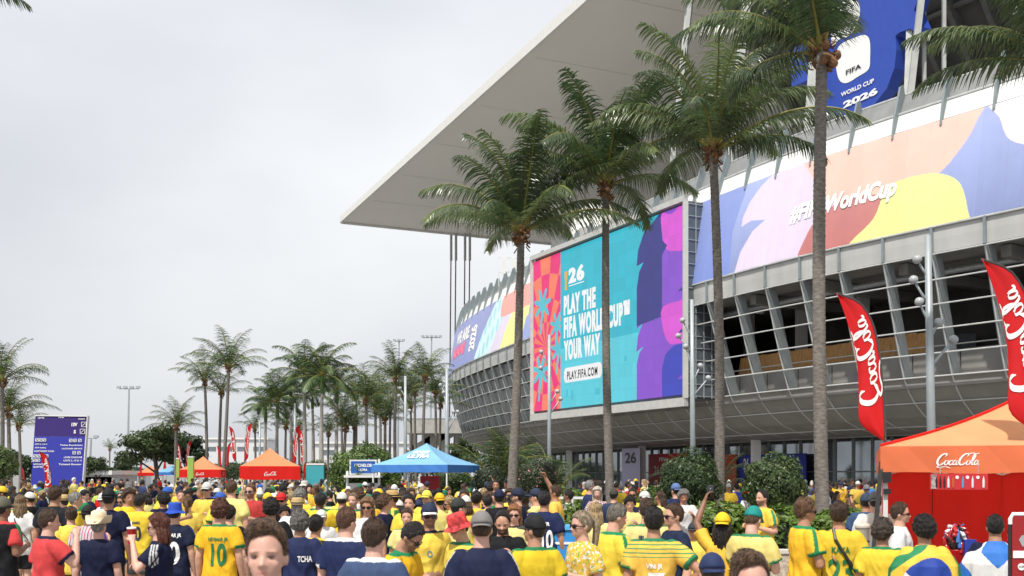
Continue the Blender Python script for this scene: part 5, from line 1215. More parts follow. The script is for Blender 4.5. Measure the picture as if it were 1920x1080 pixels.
PELV = Vector((0, 0, .93))
class Figure: pass
_FIG = {}
def figure(aL='down', aR='down', lean=0, hy=0, hp=0, female=False, voxel=.012, stance=0, pants=False):
    'one posed body with its shirt and shorts; facing +Y, 1.76 m tall'
    key = (aL, aR, lean, hy, hp, female, voxel, stance, pants)
    if key in _FIG: return _FIG[key]
    F_ = Figure(); _FIG[key] = F_; F_.key = key
    T3 = Matrix.Rotation(R(-lean), 3, 'X')
    tp = lambda x, y, z: PELV + T3 @ (Vector((x, y, z)) - PELV)
    X, Yv = Vector((1, 0, 0)), T3 @ Vector((0, 1, 0))
    k = .94 if female else 1.05; b = MB()
    hipk = 1.03 if female else 1.0
    tor = [(.86, .15*hipk, .105, -.01), (.93, .165*hipk, .12, -.015), (1.02, .150, .108, -.005), (1.10, .138*k, .10, 0), (1.22, .155*k, .112, .0), (1.33, .172*k, .115, -.002), (1.40, .160*k, .10, -.006), (1.45, .105*k, .08, -.008), (1.48, .066, .066, -.006), (1.53, .055*k, .058, .0), (1.57, .052*k, .056, .006)]
    loft(b, [(tp(0, y, z), X, Yv, rx, ry) for z, rx, ry, y in tor])
    F_.sh, F_.el, F_.wr = {}, {}, {}
    for sd, arm in ((-1, aL), (1, aR)):
        S = tp(sd * .168 * k, -.005, 1.405); e, w = ARM[arm]
        E = S + T3 @ Vector((e[0] * sd, e[1], e[2])); Wp = S + T3 @ Vector((w[0] * sd, w[1], w[2]))
        F_.sh[sd], F_.el[sd], F_.wr[sd] = S, E, Wp
        limb(b, [S, S.lerp(E, .5), E, E.lerp(Wp, .3), Wp], [.049*k, .048*k, .040*k, .042*k, .027*k])
        d = (Wp - E).normalized(); nrm = Vector((-sd, .35, 0)); nrm = (nrm - d * nrm.dot(d)).normalized(); sdv = d.cross(nrm).normalized()
        if sdv.y < 0 and arm in ('down', 'swing'): pass
        pc = Wp + d * .05
        loft(b, [(Wp - d * .01, sdv, nrm, .026, .02), (Wp + d * .03, sdv, nrm, .036, .017), (Wp + d * .075, sdv, nrm, .041, .015), (Wp + d * .09, sdv, nrm, .036, .012)], 10)
        for q, L in ((-1.5, .062), (-.5, .074), (.5, .07), (1.5, .056)):
            f0 = Wp + d * .08 + sdv * (q * .0205); f1 = f0 + (d * .8 + nrm * .45).normalized() * L * .55; f2 = f1 + (d * .35 + nrm * .95).normalized() * L * .55
            limb(b, [f0, f1, f2], [.0095, .009, .008], 7)
        t0 = Wp + d * .03 + sdv * .03 * (1 if True else -1); limb(b, [t0, t0 + (d * .7 + sdv * .6 + nrm * .5).normalized() * .04, t0 + (d * .9 + sdv * .2 + nrm * .8).normalized() * .075], [.012, .0105, .009], 7)
        F_.__dict__['hand%d' % sd] = (Wp + d * .085 + nrm * .035, d, nrm)
    # legs
    st = .07 if stance else 0.0; F_.leg = {}
    for sd in (-1, 1):
        H = Vector((sd * .09 * hipk, -.005, .90)); K_ = Vector((sd * .105, .02 + sd * st, .50)); A_ = Vector((sd * .115, -.03 + sd * st * 1.6, .085)); F_.leg[sd] = (H, K_, A_)
        limb(b, [H, H.lerp(K_, .5), K_, K_.lerp(A_, .3), A_], [.088*hipk, .072, .053, .054, .034])
        loft(b, [(A_ + Vector((0, -.055, -.035)), X, Vector((0, 0, 1)), .03, .042), (A_ + Vector((0, 0, -.035)), X, Vector((0, 0, 1)), .038, .05), (A_ + Vector((sd*.01, .10, -.05)), X, Vector((0, 0, 1)), .046, .033), (A_ + Vector((sd*.015, .18, -.06)), X, Vector((0, 0, 1)), .03, .022)], 10)
    # head
    HM = Matrix.Translation(tp(0, .008, 1.545)) @ (T3.to_4x4() if abs(lean) < 25 else (Matrix.Rotation(R(-lean * .6), 4, 'X'))) @ Matrix.Rotation(R(hy), 4, 'Z') @ Matrix.Rotation(R(-hp), 4, 'X') @ Matrix.Scale(.955, 4)
    F_.head = HM; hb = MB()
    hb.ball((0, -.006, .110), (.0765, .097, .108), 26, 18)
    loft(hb, [(Vector((0, .018, -.012)), Vector((1, 0, 0)), Vector((0, 1, 0)), .030, .045), (Vector((0, .024, .0)), Vector((1, 0, 0)), Vector((0, 1, 0)), .046, .064), (Vector((0, .020, .03)), Vector((1, 0, 0)), Vector((0, 1, 0)), .060, .073), (Vector((0, .012, .07)), Vector((1, 0, 0)), Vector((0, 1, 0)), .068, .082), (Vector((0, .006, .11)), Vector((1, 0, 0)), Vector((0, 1, 0)), .070, .087)], 22)
    limb(hb, [(0, -.01, -.06), (0, -.004, .03)], [.055*k, .055*k]); hb.ball((0, .082, .004), (.020, .014, .013), 10, 8)
    limb(hb, [(0, .089, .088), (0, .104, .055)], [.007, .0135], 8); hb.ball((.011, .094, .051), (.009, .010, .008), 8, 6); hb.ball((-.011, .094, .051), (.009, .010, .008), 8, 6)
    hb.ball((0, .0865, .026), (.022, .011, .0065), 10, 7); hb.ball((0, .085, .017), (.019, .011, .007), 10, 7)
    for sd in (-1, 1):
        hb.ball((sd * .078, -.008, .075), (.010, .022, .031), 10, 8); hb.ball((sd * .034, .072, .101), (.026, .018, .010), 10, 7); hb.ball((sd * .042, .060, .055), (.02, .018, .02), 10, 7)
    hb.v = [tuple(HM @ Vector(p)) for p in hb.v]; b.add(hb.v, hb.f)
    # the body comes out as one continuous surface
    F_.body = remesh(b, voxel, 2 if voxel < .01 else 1); F_.body.name = 'body'
    v = coords(F_.body); hl = (np.array(HM.inverted()) @ np.c_[v, np.ones(len(v))].T).T[:, :3]
    near = np.abs(hl[:, 0]) < .09
    dent = np.zeros(len(v))
    for sd in (-1, 1): dent += .014 * np.exp(-(((hl[:, 0] - sd * .031) / .017) ** 2 + ((hl[:, 2] - .084) / .011) ** 2)) * (hl[:, 1] > .05)
    fwd = np.array(HM.to_3x3() @ Vector((0, 1, 0))); v -= dent[:, None] * fwd; set_coords(F_.body, v)
    front = (hl[:, 1] > .045)
    lips = front * np.exp(-((hl[:, 0] / .021) ** 4 + ((hl[:, 2] - .0215) / .0085) ** 4))
    dark = np.zeros(len(v))
    for sd in (-1, 1):
        x_ = hl[:, 0] * sd
        dark = np.maximum(dark, front * .8 * np.exp(-(((x_ - .033) / .020) ** 4 + ((hl[:, 2] - .1035 - .05 * (.033 - np.abs(x_ - .0))*.2) / .0048) ** 4)))     # brows
        dark = np.maximum(dark, front * .9 * np.exp(-(((x_ - .031) / .0125) ** 4 + ((hl[:, 2] - .0855) / .0058) ** 4)))                   # lash line and eye
    beard = (hl[:, 1] > -.02) * sm(hl[:, 2], .066, .040) * (hl[:, 2] > -.03) * (1 - lips) * sm(hl[:, 1], -.02, .02)
    shoe = (v[:, 2] < .085).astype(float)
    a = F_.body.color_attributes.new('mask', 'FLOAT_COLOR', 'POINT'); c = np.stack([lips, dark, shoe, beard], 1).astype(np.float32); a.data.foreach_set('color', c.reshape(-1))
    # shirt
    b = MB(); g = 1.0
    srt = [(.79, .202*hipk, .152, -.008), (.86, .200*hipk, .152, -.010), (.95, .190, .144, -.01), (1.08, .176*k, .132, -.002), (1.22, .178*k, .132, .0), (1.33, .190*k, .134, -.002), (1.405, .172*k, .115, -.006), (1.45, .118*k, .094, -.008), (1.478, .082*k+.004, .080, -.006), (1.492, .072, .074, -.004)]
    if lean > 20: srt = srt[1:]
    loft(b, [(tp(0, y, z), X, Yv, rx, ry) for z, rx, ry, y in srt], 22); CUT = .66
    for sd in (-1, 1):
        S, E = F_.sh[sd], F_.el[sd]; S2 = S + T3 @ Vector((-sd * .022, 0, .004))
        limb(b, [S2, S.lerp(E, .25), S.lerp(E, CUT)], [.076*k, .078*k, .083*k], 14, (True, False))
    F_.shirt = remesh(b, max(voxel, .011) * 1.1, 3); F_.shirt.name = 'shirt'
    v, n = coords(F_.shirt), normals(F_.shirt); tl = (np.array(T3.inverted()) @ (v - np.array(PELV)).T).T + np.array(PELV)
    amp = np.array([noise.noise(Vector((p[0] * 7, p[1] * 7, p[2] * 4))) * .55 + noise.noise(Vector((p[0] * 16 + 5, p[1] * 16, p[2] * 9 + p[0] * 10))) * .45 for p in tl])
    low = sm(tl[:, 2], 1.42, 1.05) * .7 + .3
    fold = np.array([1 - 2.6 * abs(noise.noise(Vector((p[0] * 9 + p[2] * 6, p[1] * 9 + 3, p[2] * 3.2 - abs(p[0]) * 9)))) for p in tl])
    v += n * (amp * .016 * low + fold * .012 * low)[:, None]; set_coords(F_.shirt, v)
    cuff = np.zeros(len(v)); onarm = np.zeros(len(v))
    for sd in (-1, 1):
        S, E = np.array(F_.sh[sd]), np.array(F_.el[sd]); ax_ = E - S; L2 = ax_ @ ax_; t = ((v - S) @ ax_) / L2; dist = np.linalg.norm(v - S - t[:, None] * ax_, axis=1)
        arm_ = (aL if sd < 0 else aR); outer = (tl[:, 0] * sd > (.192 if arm_ not in ('up', 'out', 'hip', 'high') else .15) * k) | ((t > .35) & (arm_ in ('up', 'out', 'high'))); ok = (dist < .104) & outer
        cuff = np.maximum(cuff, ok * sm(t, CUT - .105, CUT - .09)); onarm = np.maximum(onarm, ok * (t > .05) * (tl[:, 0] * sd > .172 * k))
    col_ = sm(tl[:, 2], 1.462, 1.466) * (1 - onarm)
    topw = np.maximum(sm(n[:, 2], .15, .4) * (tl[:, 2] > 1.36), onarm * sm(np.abs(n[:, 0]), .3, .6)) * (np.abs(tl[:, 0]) > .085) * (1 - col_)
    tri = np.zeros(len(v)); yy = tl[:, 1] + .006
    for q in (-.026, 0, .026): tri = np.maximum(tri, (np.abs(yy - q) < .0078) * topw)
    wide = (np.abs(yy) < .021) * topw
    a = F_.shirt.color_attributes.new('mask', 'FLOAT_COLOR', 'POINT'); c = np.stack([np.maximum(cuff, col_), tri, wide, onarm], 1).astype(np.float32); a.data.foreach_set('color', c.reshape(-1))
    a = F_.shirt.color_attributes.new('place', 'FLOAT_COLOR', 'POINT'); c = np.c_[tl, np.ones(len(v))].astype(np.float32); a.data.foreach_set('color', c.reshape(-1))
    # shorts or trousers
    b = MB(); loft(b, [(Vector((0, y, z)), Vector((1, 0, 0)), Vector((0, 1, 0)), rx*hipk, ry) for z, rx, ry, y in ((.78, .160, .124, -.01), (.86, .163, .125, -.012), (.95, .155, .118, -.012), (1.0, .135, .10, -.005))], 20)
    for sd in (-1, 1):
        H, K_, A_ = F_.leg[sd]
        if pants: limb(b, [H, K_, A_ + Vector((0, 0, .02))], [.105, .078, .07], 12, (True, False))
        else: limb(b, [H, H.lerp(K_, .85)], [.097, .097], 12, (True, False))
    F_.shorts = remesh(b, max(voxel, .014) * 1.25, 2); F_.shorts.name = 'shorts'
    F_.T3, F_.k = T3, k; return F_

# ---- head wear and hair, in the head's own frame (forward +Y, up +Z)
_SK, _SR = np.array([0, -.006, .110]), np.array([.0775, .098, .109])
def sphere_dirs(n=40, m=28):
    th = np.linspace(0, math.pi, m + 1); ph = np.linspace(0, 2 * math.pi, n, endpoint=False)
    d = np.stack([np.sin(th)[:, None] * np.cos(ph), np.sin(th)[:, None] * np.sin(ph), np.cos(th)[:, None] + 0 * ph], -1)
    f = [(i*n + j, (i+1)*n + j, (i+1)*n + (j+1) % n, i*n + (j+1) % n) for i in range(m) for j in range(n)]
    return d.reshape(-1, 3), f
def nz(p, s, o=0.0): return np.array([noise.noise(Vector((q[0] * s + o, q[1] * s, q[2] * s))) for q in p])
_HAIR = {}
def hair_mesh(kind):
    full = kind
    if full in _HAIR: return _HAIR[full]
    under = kind.endswith('_hat'); kind = kind.replace('_hat', '')
    d, f = sphere_dirs(72, 52) if kind in ('curly', 'afro', 'swept', 'wavy') else sphere_dirs(56, 40)
    p = _SK + d * _SR
    zl = np.interp(p[:, 1], [-.1, -.05, -.01, .03, .06, .1], [.02, .025, .065, .09, .158, .172])
    if kind in ('long', 'ponytail', 'bob'): zl = np.interp(p[:, 1], [-.1, -.02, .03, .06, .1], [.0, .03, .10, .15, .166])
    if kind == 'receding': zl = np.interp(p[:, 1], [-.1, -.05, -.01, .03, .06, .1], [.02, .025, .065, .11, .19, .205])
    if kind == 'swept': zl = np.interp(p[:, 1], [-.1, -.05, -.01, .03, .06, .1], [.02, .025, .06, .09, .164, .178]) - .014 * np.clip(p[:, 0] / .07, -1, 1) * (p[:, 1] > .03)
    m = sm(p[:, 2], zl - .006, zl + .012)
    th = {'short': .010, 'buzz': .005, 'medium': .018, 'curly': .034, 'afro': .055, 'long': .018, 'ponytail': .012, 'bob': .028, 'swept': .022, 'receding': .010, 'wavy': .030}[kind]
    t = th * (.55 + .45 * sm(p[:, 2], .05, .19)) * (1 + .45 * nz(p, 24, 3))
    if kind in ('curly', 'afro', 'wavy'): t = th * (.75 + .25 * sm(p[:, 2], .03, .15)) * (1 + .55 * nz(p, 46, 7) + .3 * nz(p, 90, 1))
    if kind == 'swept': t = .007 + .013 * sm(p[:, 2], .13, .2) + .014 * sm(p[:, 2], .16, .2) * sm(p[:, 1], -.02, .08) + .006 * np.array([noise.noise(Vector((q[0] * 30 + q[1] * 60, q[1] * 25 - q[0] * 70, q[2] * 25))) for q in p]) + .003 * nz(p, 95, 4)
    if kind in ('short', 'medium', 'long', 'bob', 'ponytail'): t = t * (1 + .35 * np.array([noise.noise(Vector((q[0] * 75, q[1] * 20, q[2] * 12))) for q in p])) + (.0035 if kind != 'ponytail' else .001) * np.array([noise.noise(Vector((q[0] * 120, q[1] * 110, q[2] * 45))) for q in p])
    if under: t = np.minimum(t, .005)
    off = t * m - .014 * (1 - m); q = p + d * off[:, None]
    if kind == 'swept': q[:, 1] += .012 * m * sm(p[:, 2], .16, .2) * (p[:, 1] > 0); q[:, 0] += .010 * m * sm(p[:, 2], .15, .2)
    b = MB(); b.add(q, f)
    r = np.random.default_rng(len(kind))
    if kind in ('long', 'bob'):
        L = .30 if kind == 'long' else .12
        for i in range(9):
            a = -math.pi / 2 + (i - 4) * .34; x, y = math.cos(a) * .075, math.sin(a) * .088
            b.tube([(x * .9, y * .85, .13), (x * 1.12, y * 1.12 - .01, .03), (x * 1.15 + r.normal() * .01, y * 1.1 - .02, -L * .5), (x * .95 + r.normal() * .015, y * .95 - .015, -L * r.uniform(.85, 1.1))], [.022, .028, .027, .008], 7)
    if kind == 'ponytail': b.tube([(0, -.095, .14), (0, -.14, .13), (.005, -.165, .05), (.01, -.15, -.08), (.0, -.13, -.2)], [.02, .026, .036, .03, .006], 9)
    if kind != 'buzz' and not under:         # loose locks that break up the outline
        idx = np.where(m > .9)[0]; idx = r.choice(idx, 900)
        for i in idx:
            n_ = Vector(d[i]); q0 = Vector(q[i]) - n_ * .004; flow = Vector((r.normal() * .5, -.55 + r.normal() * .4, -.6 + r.normal() * .4)) if kind not in ('curly', 'afro', 'wavy') else Vector(r.normal(size=3))
            if kind == 'swept': flow = Vector((.8 + r.normal() * .3, .2 + r.normal() * .3, .35 + r.normal() * .3))
            flow = (flow - n_ * flow.dot(n_)).normalized() + n_ * r.uniform(.12, .5); L = r.uniform(.012, .026) * (1.2 if kind in ('curly', 'wavy', 'afro', 'swept', 'medium') else 1); sd = flow.cross(n_).normalized() * r.uniform(.0018, .0036)
            mid = q0 + flow * L * .55; tip = q0 + flow * L + n_ * (-.004 if kind not in ('curly', 'afro') else .003); b.add([q0 + sd, q0 - sd, mid - sd * .8, mid + sd * .8, tip], [(0, 1, 2, 3), (3, 2, 4)])
    me = mesh('hair', b.v, b.f, True); _HAIR[full] = me; return me
_HAT = {}
def hat_mesh(kind):
    if kind in _HAT: return _HAT[kind]
    b = MB()
    if kind in ('cap', 'cap_back'):
        sg = 1 if kind == 'cap' else -1
        d, f = sphere_dirs(36, 24); p = _SK + d * _SR; cut = .112 + .016 * sg * np.clip(p[:, 1] / .1, -1, 1)
        m = sm(p[:, 2], cut - .004, cut + .006); off = .0135 * m - .018 * (1 - m); q = p + d * off[:, None]; q[:, 2] += .004 * m * sm(p[:, 2], .14, .2)
        if sg < 0: q[(p[:, 1] > .06) & (p[:, 2] < .15)] -= d[(p[:, 1] > .06) & (p[:, 2] < .15)] * .03
        b.add(q, f); br = MB(); n = 14
        for lay in (0, 1):
            for i in range(n + 1):
                a = R(90 - 62 + 124 * i / n); ex = math.sin(math.pi * i / n) ** .6
                br.v += [(math.cos(a) * .084, sg * math.sin(a) * .100, .131 - .005 * lay), (math.cos(a) * (.084 + .012 * ex), sg * (math.sin(a) * .100 + .082 * ex), .119 - .014 * (math.cos(a) / .9) ** 2 * 1.2 - .005 * lay)]
        k = 2 * (n + 1)
        for i in range(n): br.f += [(2*i, 2*i+1, 2*i+3, 2*i+2), (k + 2*i, k + 2*i+2, k + 2*i+3, k + 2*i+1), (2*i+1, k+2*i+1, k+2*i+3, 2*i+3)]
        br.v = [tuple(v) for v in br.v]
        _HAT[kind] = (mesh('cap', b.v, b.f, True), mesh('brim', br.v, br.f, True)); return _HAT[kind]
    if kind == 'bucket': prof = [(.152, .098), (.150, .094), (.098, .132), (.097, .135), (.092, .215), (.083, .236), (.0, .240)]
    elif kind == 'cowboy': prof = [(.195, .150), (.194, .145), (.11, .128), (.096, .134), (.096, .21), (.088, .265), (.055, .285), (.0, .272)]
    else: prof = [(.158, .128), (.157, .124), (.098, .130), (.094, .134), (.090, .195), (.074, .228), (.03, .232), (.0, .226)]
    n = 36
    for r_, z in prof: b.v += [(r_ * .92 * math.cos(6.28318 * j / n), r_ * 1.10 * math.sin(6.28318 * j / n), z) for j in range(n)]
    for i in range(len(prof) - 1):
        for j in range(n): a, c = i*n + j, i*n + (j+1) % n; b.f.append((a, c, c + n, a + n))
    b.f += [tuple(reversed(range(n)))]
    if kind == 'cowboy':
        b.v = [((x * (1 - .25 * sm(np.array(math.hypot(x, y)), .12, .19)), y, z + .075 * float(sm(np.array(abs(x)), .09, .175)) * float(math.hypot(x, y) > .1) - .018 * float(sm(np.array(abs(y)), .14, .2))) if math.hypot(x, y) > .1 else (x, y, z - .014 * math.exp(-(x / .02) ** 2) * (z > .23))) for x, y, z in b.v]
        b.v = [(float(x), float(y), float(z)) for x, y, z in b.v]
    if kind == 'bucket': b.v = [(x, y, z + .006 * math.sin(5 * math.atan2(y, x)) * (z < .11)) for x, y, z in b.v]
    band = MB(); band.lathe([(.0955, .136), (.0975, .137), (.0965, .155), (.094, .156)], 30, sx=.92, sy=1.1)
    _HAT[kind] = (mesh('hat', b.v, b.f, True), mesh('hat_band', band.v, band.f, True) if kind != 'bucket' else None); return _HAT[kind]
def glasses_mesh():
    if 'g' in _HAT: return _HAT['g']
    b = MB()
    for sd in (-1, 1):
        n = 12; base = [(sd * .034 + .027 * math.copysign(abs(math.cos(a)) ** .7, math.cos(a)), .082 + .019 * math.copysign(abs(math.sin(a)) ** .7, math.sin(a))) for a in [2 * math.pi * j / n for j in range(n)]]
        v = [(x, .1025 - abs(x) * .20, z) for x, z in base] + [(x, .0965 - abs(x) * .20, z) for x, z in base]
        b.add(v, [tuple(range(n)), tuple(reversed(range(n, 2*n)))] + [(i, n + i, n + (i+1) % n, (i+1) % n) for i in range(n)])
        b.bar((sd * .06, .086, .088), (sd * .083, .0, .082), .005, .008)
    b.bar((-.012, .101, .088), (.012, .101, .088), .005, .006)
    _HAT['g'] = mesh('sunglasses', b.v, b.f, False); return _HAT['g']

# ---- materials of people
SKIN = {'l': (.60, .345, .245), 'p': (.60, .355, .275), 't': (.43, .225, .14), 'b': (.235, .115, .068), 'd': (.095, .048, .030)}
def skin_mat(tone, hair=(.03, .02, .015), beard=0.0):
    key = 'skin_%s_%d_%s' % (tone, beard * 100, '%.2f%.2f' % (hair[0], hair[1]))
    if key in MATS: return MATS[key]
    c = SKIN[tone]; m = bpy.data.materials.new(key); m.use_nodes = True; MATS[key] = m; n, l = m.node_tree.nodes, m.node_tree.links; b = n['Principled BSDF']
    b.inputs['Roughness'].default_value = .52; b.inputs['Subsurface Weight'].default_value = .0
    at_ = n.new('ShaderNodeAttribute'); at_.attribute_name = 'mask'; sp = n.new('ShaderNodeSeparateColor'); l.new(at_.outputs['Color'], sp.inputs['Color'])
    tc = n.new('ShaderNodeTexCoord'); nzn = n.new('ShaderNodeTexNoise'); nzn.inputs['Scale'].default_value = 14; nzn.inputs['Detail'].default_value = 4; l.new(tc.outputs['Object'], nzn.inputs['Vector'])
    rp = n.new('ShaderNodeValToRGB'); rp.color_ramp.elements[0].position = .3; rp.color_ramp.elements[1].position = .7
    rp.color_ramp.elements[0].color = (c[0] * .94, c[1] * .86, c[2] * .84, 1); rp.color_ramp.elements[1].color = (min(c[0] * 1.05, 1), c[1] * 1.06, c[2] * 1.06, 1); l.new(nzn.outputs['Fac'], rp.inputs['Fac']); src = rp.outputs['Color']
    def mixin(src, fac, col, k=1.0):
        mx = n.new('ShaderNodeMixRGB'); mx.inputs['Color2'].default_value = (*col, 1); l.new(src, mx.inputs['Color1'])
        mu = n.new('ShaderNodeMath'); mu.operation = 'MULTIPLY'; mu.inputs[1].default_value = k; l.new(fac, mu.inputs[0]); l.new(mu.outputs[0], mx.inputs['Fac']); return mx.outputs['Color']
    if beard: src = mixin(src, at_.outputs['Alpha'], hair, beard)
    src = mixin(src, sp.outputs['Red'], (c[0] * .78, c[1] * .50, c[2] * .52), .8); src = mixin(src, sp.outputs['Green'], tuple(h * .8 for h in hair), .85); src = mixin(src, sp.outputs['Blue'], (.45, .45, .45), 1.0)
    l.new(src, b.inputs['Base Color']); return m
def shirt_mat(base, trim=None, tri=None, wide=None, sleeve=None, pattern=None):
    key = 'shirt_' + '_'.join('%.2f%.2f%.2f' % tuple(c) if c else 'x' for c in (base, trim, tri, wide, sleeve)) + (pattern or '')
    if key in MATS: return MATS[key]
    m = bpy.data.materials.new(key[:60]); m.use_nodes = True; MATS[key] = m; n, l = m.node_tree.nodes, m.node_tree.links; b = n['Principled BSDF']; b.inputs['Roughness'].default_value = .72; b.inputs['Specular IOR Level'].default_value = .14
    at_ = n.new('ShaderNodeAttribute'); at_.attribute_name = 'mask'; sp = n.new('ShaderNodeSeparateColor'); l.new(at_.outputs['Color'], sp.inputs['Color'])
    tc = n.new('ShaderNodeTexCoord'); nzn = n.new('ShaderNodeTexNoise'); nzn.inputs['Scale'].default_value = 6; nzn.inputs['Detail'].default_value = 4; l.new(tc.outputs['Object'], nzn.inputs['Vector'])
    rp = n.new('ShaderNodeValToRGB'); rp.color_ramp.elements[0].position = .3; rp.color_ramp.elements[1].position = .7
    rp.color_ramp.elements[0].color = (*[q * .95 for q in base], 1); rp.color_ramp.elements[1].color = (*[min(q * 1.04, 1) for q in base], 1); l.new(nzn.outputs['Fac'], rp.inputs['Fac']); src = rp.outputs['Color']
    def mixin(src, fac, col):
        mx = n.new('ShaderNodeMixRGB'); mx.inputs['Color2'].default_value = (*col, 1); l.new(src, mx.inputs['Color1']); l.new(fac, mx.inputs['Fac']); return mx.outputs['Color']
    if pattern:
        pl = n.new('ShaderNodeAttribute'); pl.attribute_name = 'place'
        if pattern == 'floral':
            for sc, th, cc in ((38, .56, (.8, .8, .74)), (46, .60, (.16, .42, .10)), (52, .60, (.85, .36, .05))):
                t_ = n.new('ShaderNodeTexNoise'); t_.inputs['Scale'].default_value = sc; t_.inputs['Detail'].default_value = 2; l.new(pl.outputs['Color'], t_.inputs['Vector'])
                g_ = n.new('ShaderNodeMath'); g_.operation = 'GREATER_THAN'; g_.inputs[1].default_value = th; l.new(t_.outputs['Fac'], g_.inputs[0]); src = mixin(src, g_.outputs[0], cc)
        else:
            sx = n.new('ShaderNodeSeparateXYZ'); l.new(pl.outputs['Vector'], sx.inputs[0]); w = n.new('ShaderNodeMath'); w.operation = 'PINGPONG'
            period, cc = {'hoops': (.045, (.28, .26, .02)), 'yoke': (.018, (.02, .24, .10)), 'pin': (.02, (.5, .02, .02))}[pattern]; w.inputs[1].default_value = period
            l.new(sx.outputs['X' if pattern == 'pin' else 'Z'], w.inputs[0]); g_ = n.new('ShaderNodeMath'); g_.operation = 'LESS_THAN'; g_.inputs[1].default_value = period * (.05 if pattern == 'hoops' else .3); l.new(w.outputs[0], g_.inputs[0]); fac = g_.outputs[0]
            if pattern == 'yoke':
                up = n.new('ShaderNodeMath'); up.operation = 'GREATER_THAN'; up.inputs[1].default_value = 1.33; l.new(sx.outputs['Z'], up.inputs[0]); mu = n.new('ShaderNodeMath'); mu.operation = 'MULTIPLY'; l.new(up.outputs[0], mu.inputs[0]); l.new(fac, mu.inputs[1]); fac = mu.outputs[0]
            src = mixin(src, fac, cc)
    if sleeve: src = mixin(src, at_.outputs['Alpha'], sleeve)
    if tri: src = mixin(src, sp.outputs['Green'], tri)
    if wide: src = mixin(src, sp.outputs['Blue'], wide)
    if trim: src = mixin(src, sp.outputs['Red'], trim)
    oi = n.new('ShaderNodeObjectInfo'); hs = n.new('ShaderNodeHueSaturation'); mr = n.new('ShaderNodeMapRange'); mr.inputs['To Min'].default_value = .84; mr.inputs['To Max'].default_value = 1.08; l.new(oi.outputs['Random'], mr.inputs['Value']); l.new(mr.outputs['Result'], hs.inputs['Value'])
    ms = n.new('ShaderNodeMath'); ms.operation = 'MULTIPLY'; ms.inputs[1].default_value = 7.31; fr = n.new('ShaderNodeMath'); fr.operation = 'FRACT'; l.new(oi.outputs['Random'], ms.inputs[0]); l.new(ms.outputs[0], fr.inputs[0]); mr2 = n.new('ShaderNodeMapRange'); mr2.inputs['To Min'].default_value = .90; mr2.inputs['To Max'].default_value = 1.0; l.new(fr.outputs[0], mr2.inputs['Value']); l.new(mr2.outputs['Result'], hs.inputs['Saturation'])
    l.new(src, hs.inputs['Color']); l.new(hs.outputs['Color'], b.inputs['Base Color'])
    nb = n.new('ShaderNodeTexNoise'); nb.inputs['Scale'].default_value = 22; nb.inputs['Detail'].default_value = 3; l.new(tc.outputs['Object'], nb.inputs['Vector']); bp = n.new('ShaderNodeBump'); bp.inputs['Strength'].default_value = .28; bp.inputs['Distance'].default_value = .015; l.new(nb.outputs['Fac'], bp.inputs['Height']); l.new(bp.outputs['Normal'], b.inputs['Normal'])
    return m
def hair_mat(c):
    return mat('hair_%.3f_%.3f_%.3f' % c, c, .42, var=.65, vscale=60, bump=1.0, bscale=130, spec=.45, streak=(1, 1, .22))
def cloth_mat(c): return mat('cloth_%.3f_%.3f_%.3f' % tuple(c), c, .75, var=.08, vscale=8, bump=.2, bscale=30, spec=.3)
YEL, PALE, GOLD, GRN, NAVY, BLK, WHT, RED, STEEL, GREY, ROYB = (.80, .57, .035), (.76, .66, .22), (.78, .45, .015), (.012, .19, .075), (.008, .012, .044), (.010, .010, .012), (.72, .72, .72), (.56, .010, .012), (.035, .065, .15), (.16, .16, .16), (.02, .07, .42)
HB, HBR, HDK, HGY, HBL, HAU, HLB = (.085, .045, .022), (.055, .028, .015), (.012, .009, .008), (.22, .21, .20), (.38, .27, .14), (.10, .028, .016), (.20, .13, .07)
M_LENS = mat('sunglass_lens', (.008, .008, .010), .08, spec=.8)

def shirt_text(fig, parent, s, xc, zc, h, w, m, back=True, bold=.03, name='lettering'):
    key = ('bvh', fig.key)
    if key not in _FIG: _FIG[key] = BVHTree.FromPolygons([v.co for v in fig.shirt.vertices], [tuple(p.vertices) for p in fig.shirt.polygons])
    v, f = subdivide(*text2d(s, bold), .22); W = text_w(v); pts = []; sg = -1 if back else 1
    for x, y in v:
        lx = (xc + (x / W - .5) * w) * (1 if back else -1); lz = zc + (y - .5) * h
        o_ = PELV + fig.T3 @ (Vector((lx, sg * .5, lz)) - PELV); d = fig.T3 @ Vector((0, -sg, 0)); hit = _FIG[key].ray_cast(o_, d)[0]
        pts.append((hit if hit is not None else o_ + d * .38) - d * .007)
    return obj(name, mesh(name, pts, f), m, parent)

def person(loc, yaw, h, label, fig, skin='l', hair=None, hairc=HDK, shirt=None, shorts=BLK, hat=None, hatc=BLK, brimc=None, bandc=BLK, shades=False, beard=0.0, group='people in the plaza crowd'):
    o = inst('person', fig.body, skin_mat(skin, hairc, beard), None, loc=loc, rot=(0, 0, R(yaw)), scale=h / 1.76); tag(o, label, 'person', group)
    inst('shirt', fig.shirt, shirt or shirt_mat(YEL), o); inst('shorts', fig.shorts, cloth_mat(shorts), o)
    if hair and hat: hair = (hair if hair in ('long', 'ponytail', 'bob') else 'short') + '_hat'
    if hair: inst('hair', hair_mesh(hair), hair_mat(hairc), o, mtx=fig.head)
    if hat:
        a, b_ = hat_mesh(hat); ho = inst('cap' if 'cap' in hat else 'hat', a, cloth_mat(hatc) if not isinstance(hatc, bpy.types.Material) else hatc, o, mtx=fig.head)
        if b_ is not None: inst('brim' if 'cap' in hat else 'hat_band', b_, cloth_mat((brimc or (hatc if not isinstance(hatc, bpy.types.Material) else BLK)) if 'cap' in hat else bandc), ho)
    if shades: inst('sunglasses', glasses_mesh(), M_LENS, o, mtx=fig.head)
    return o
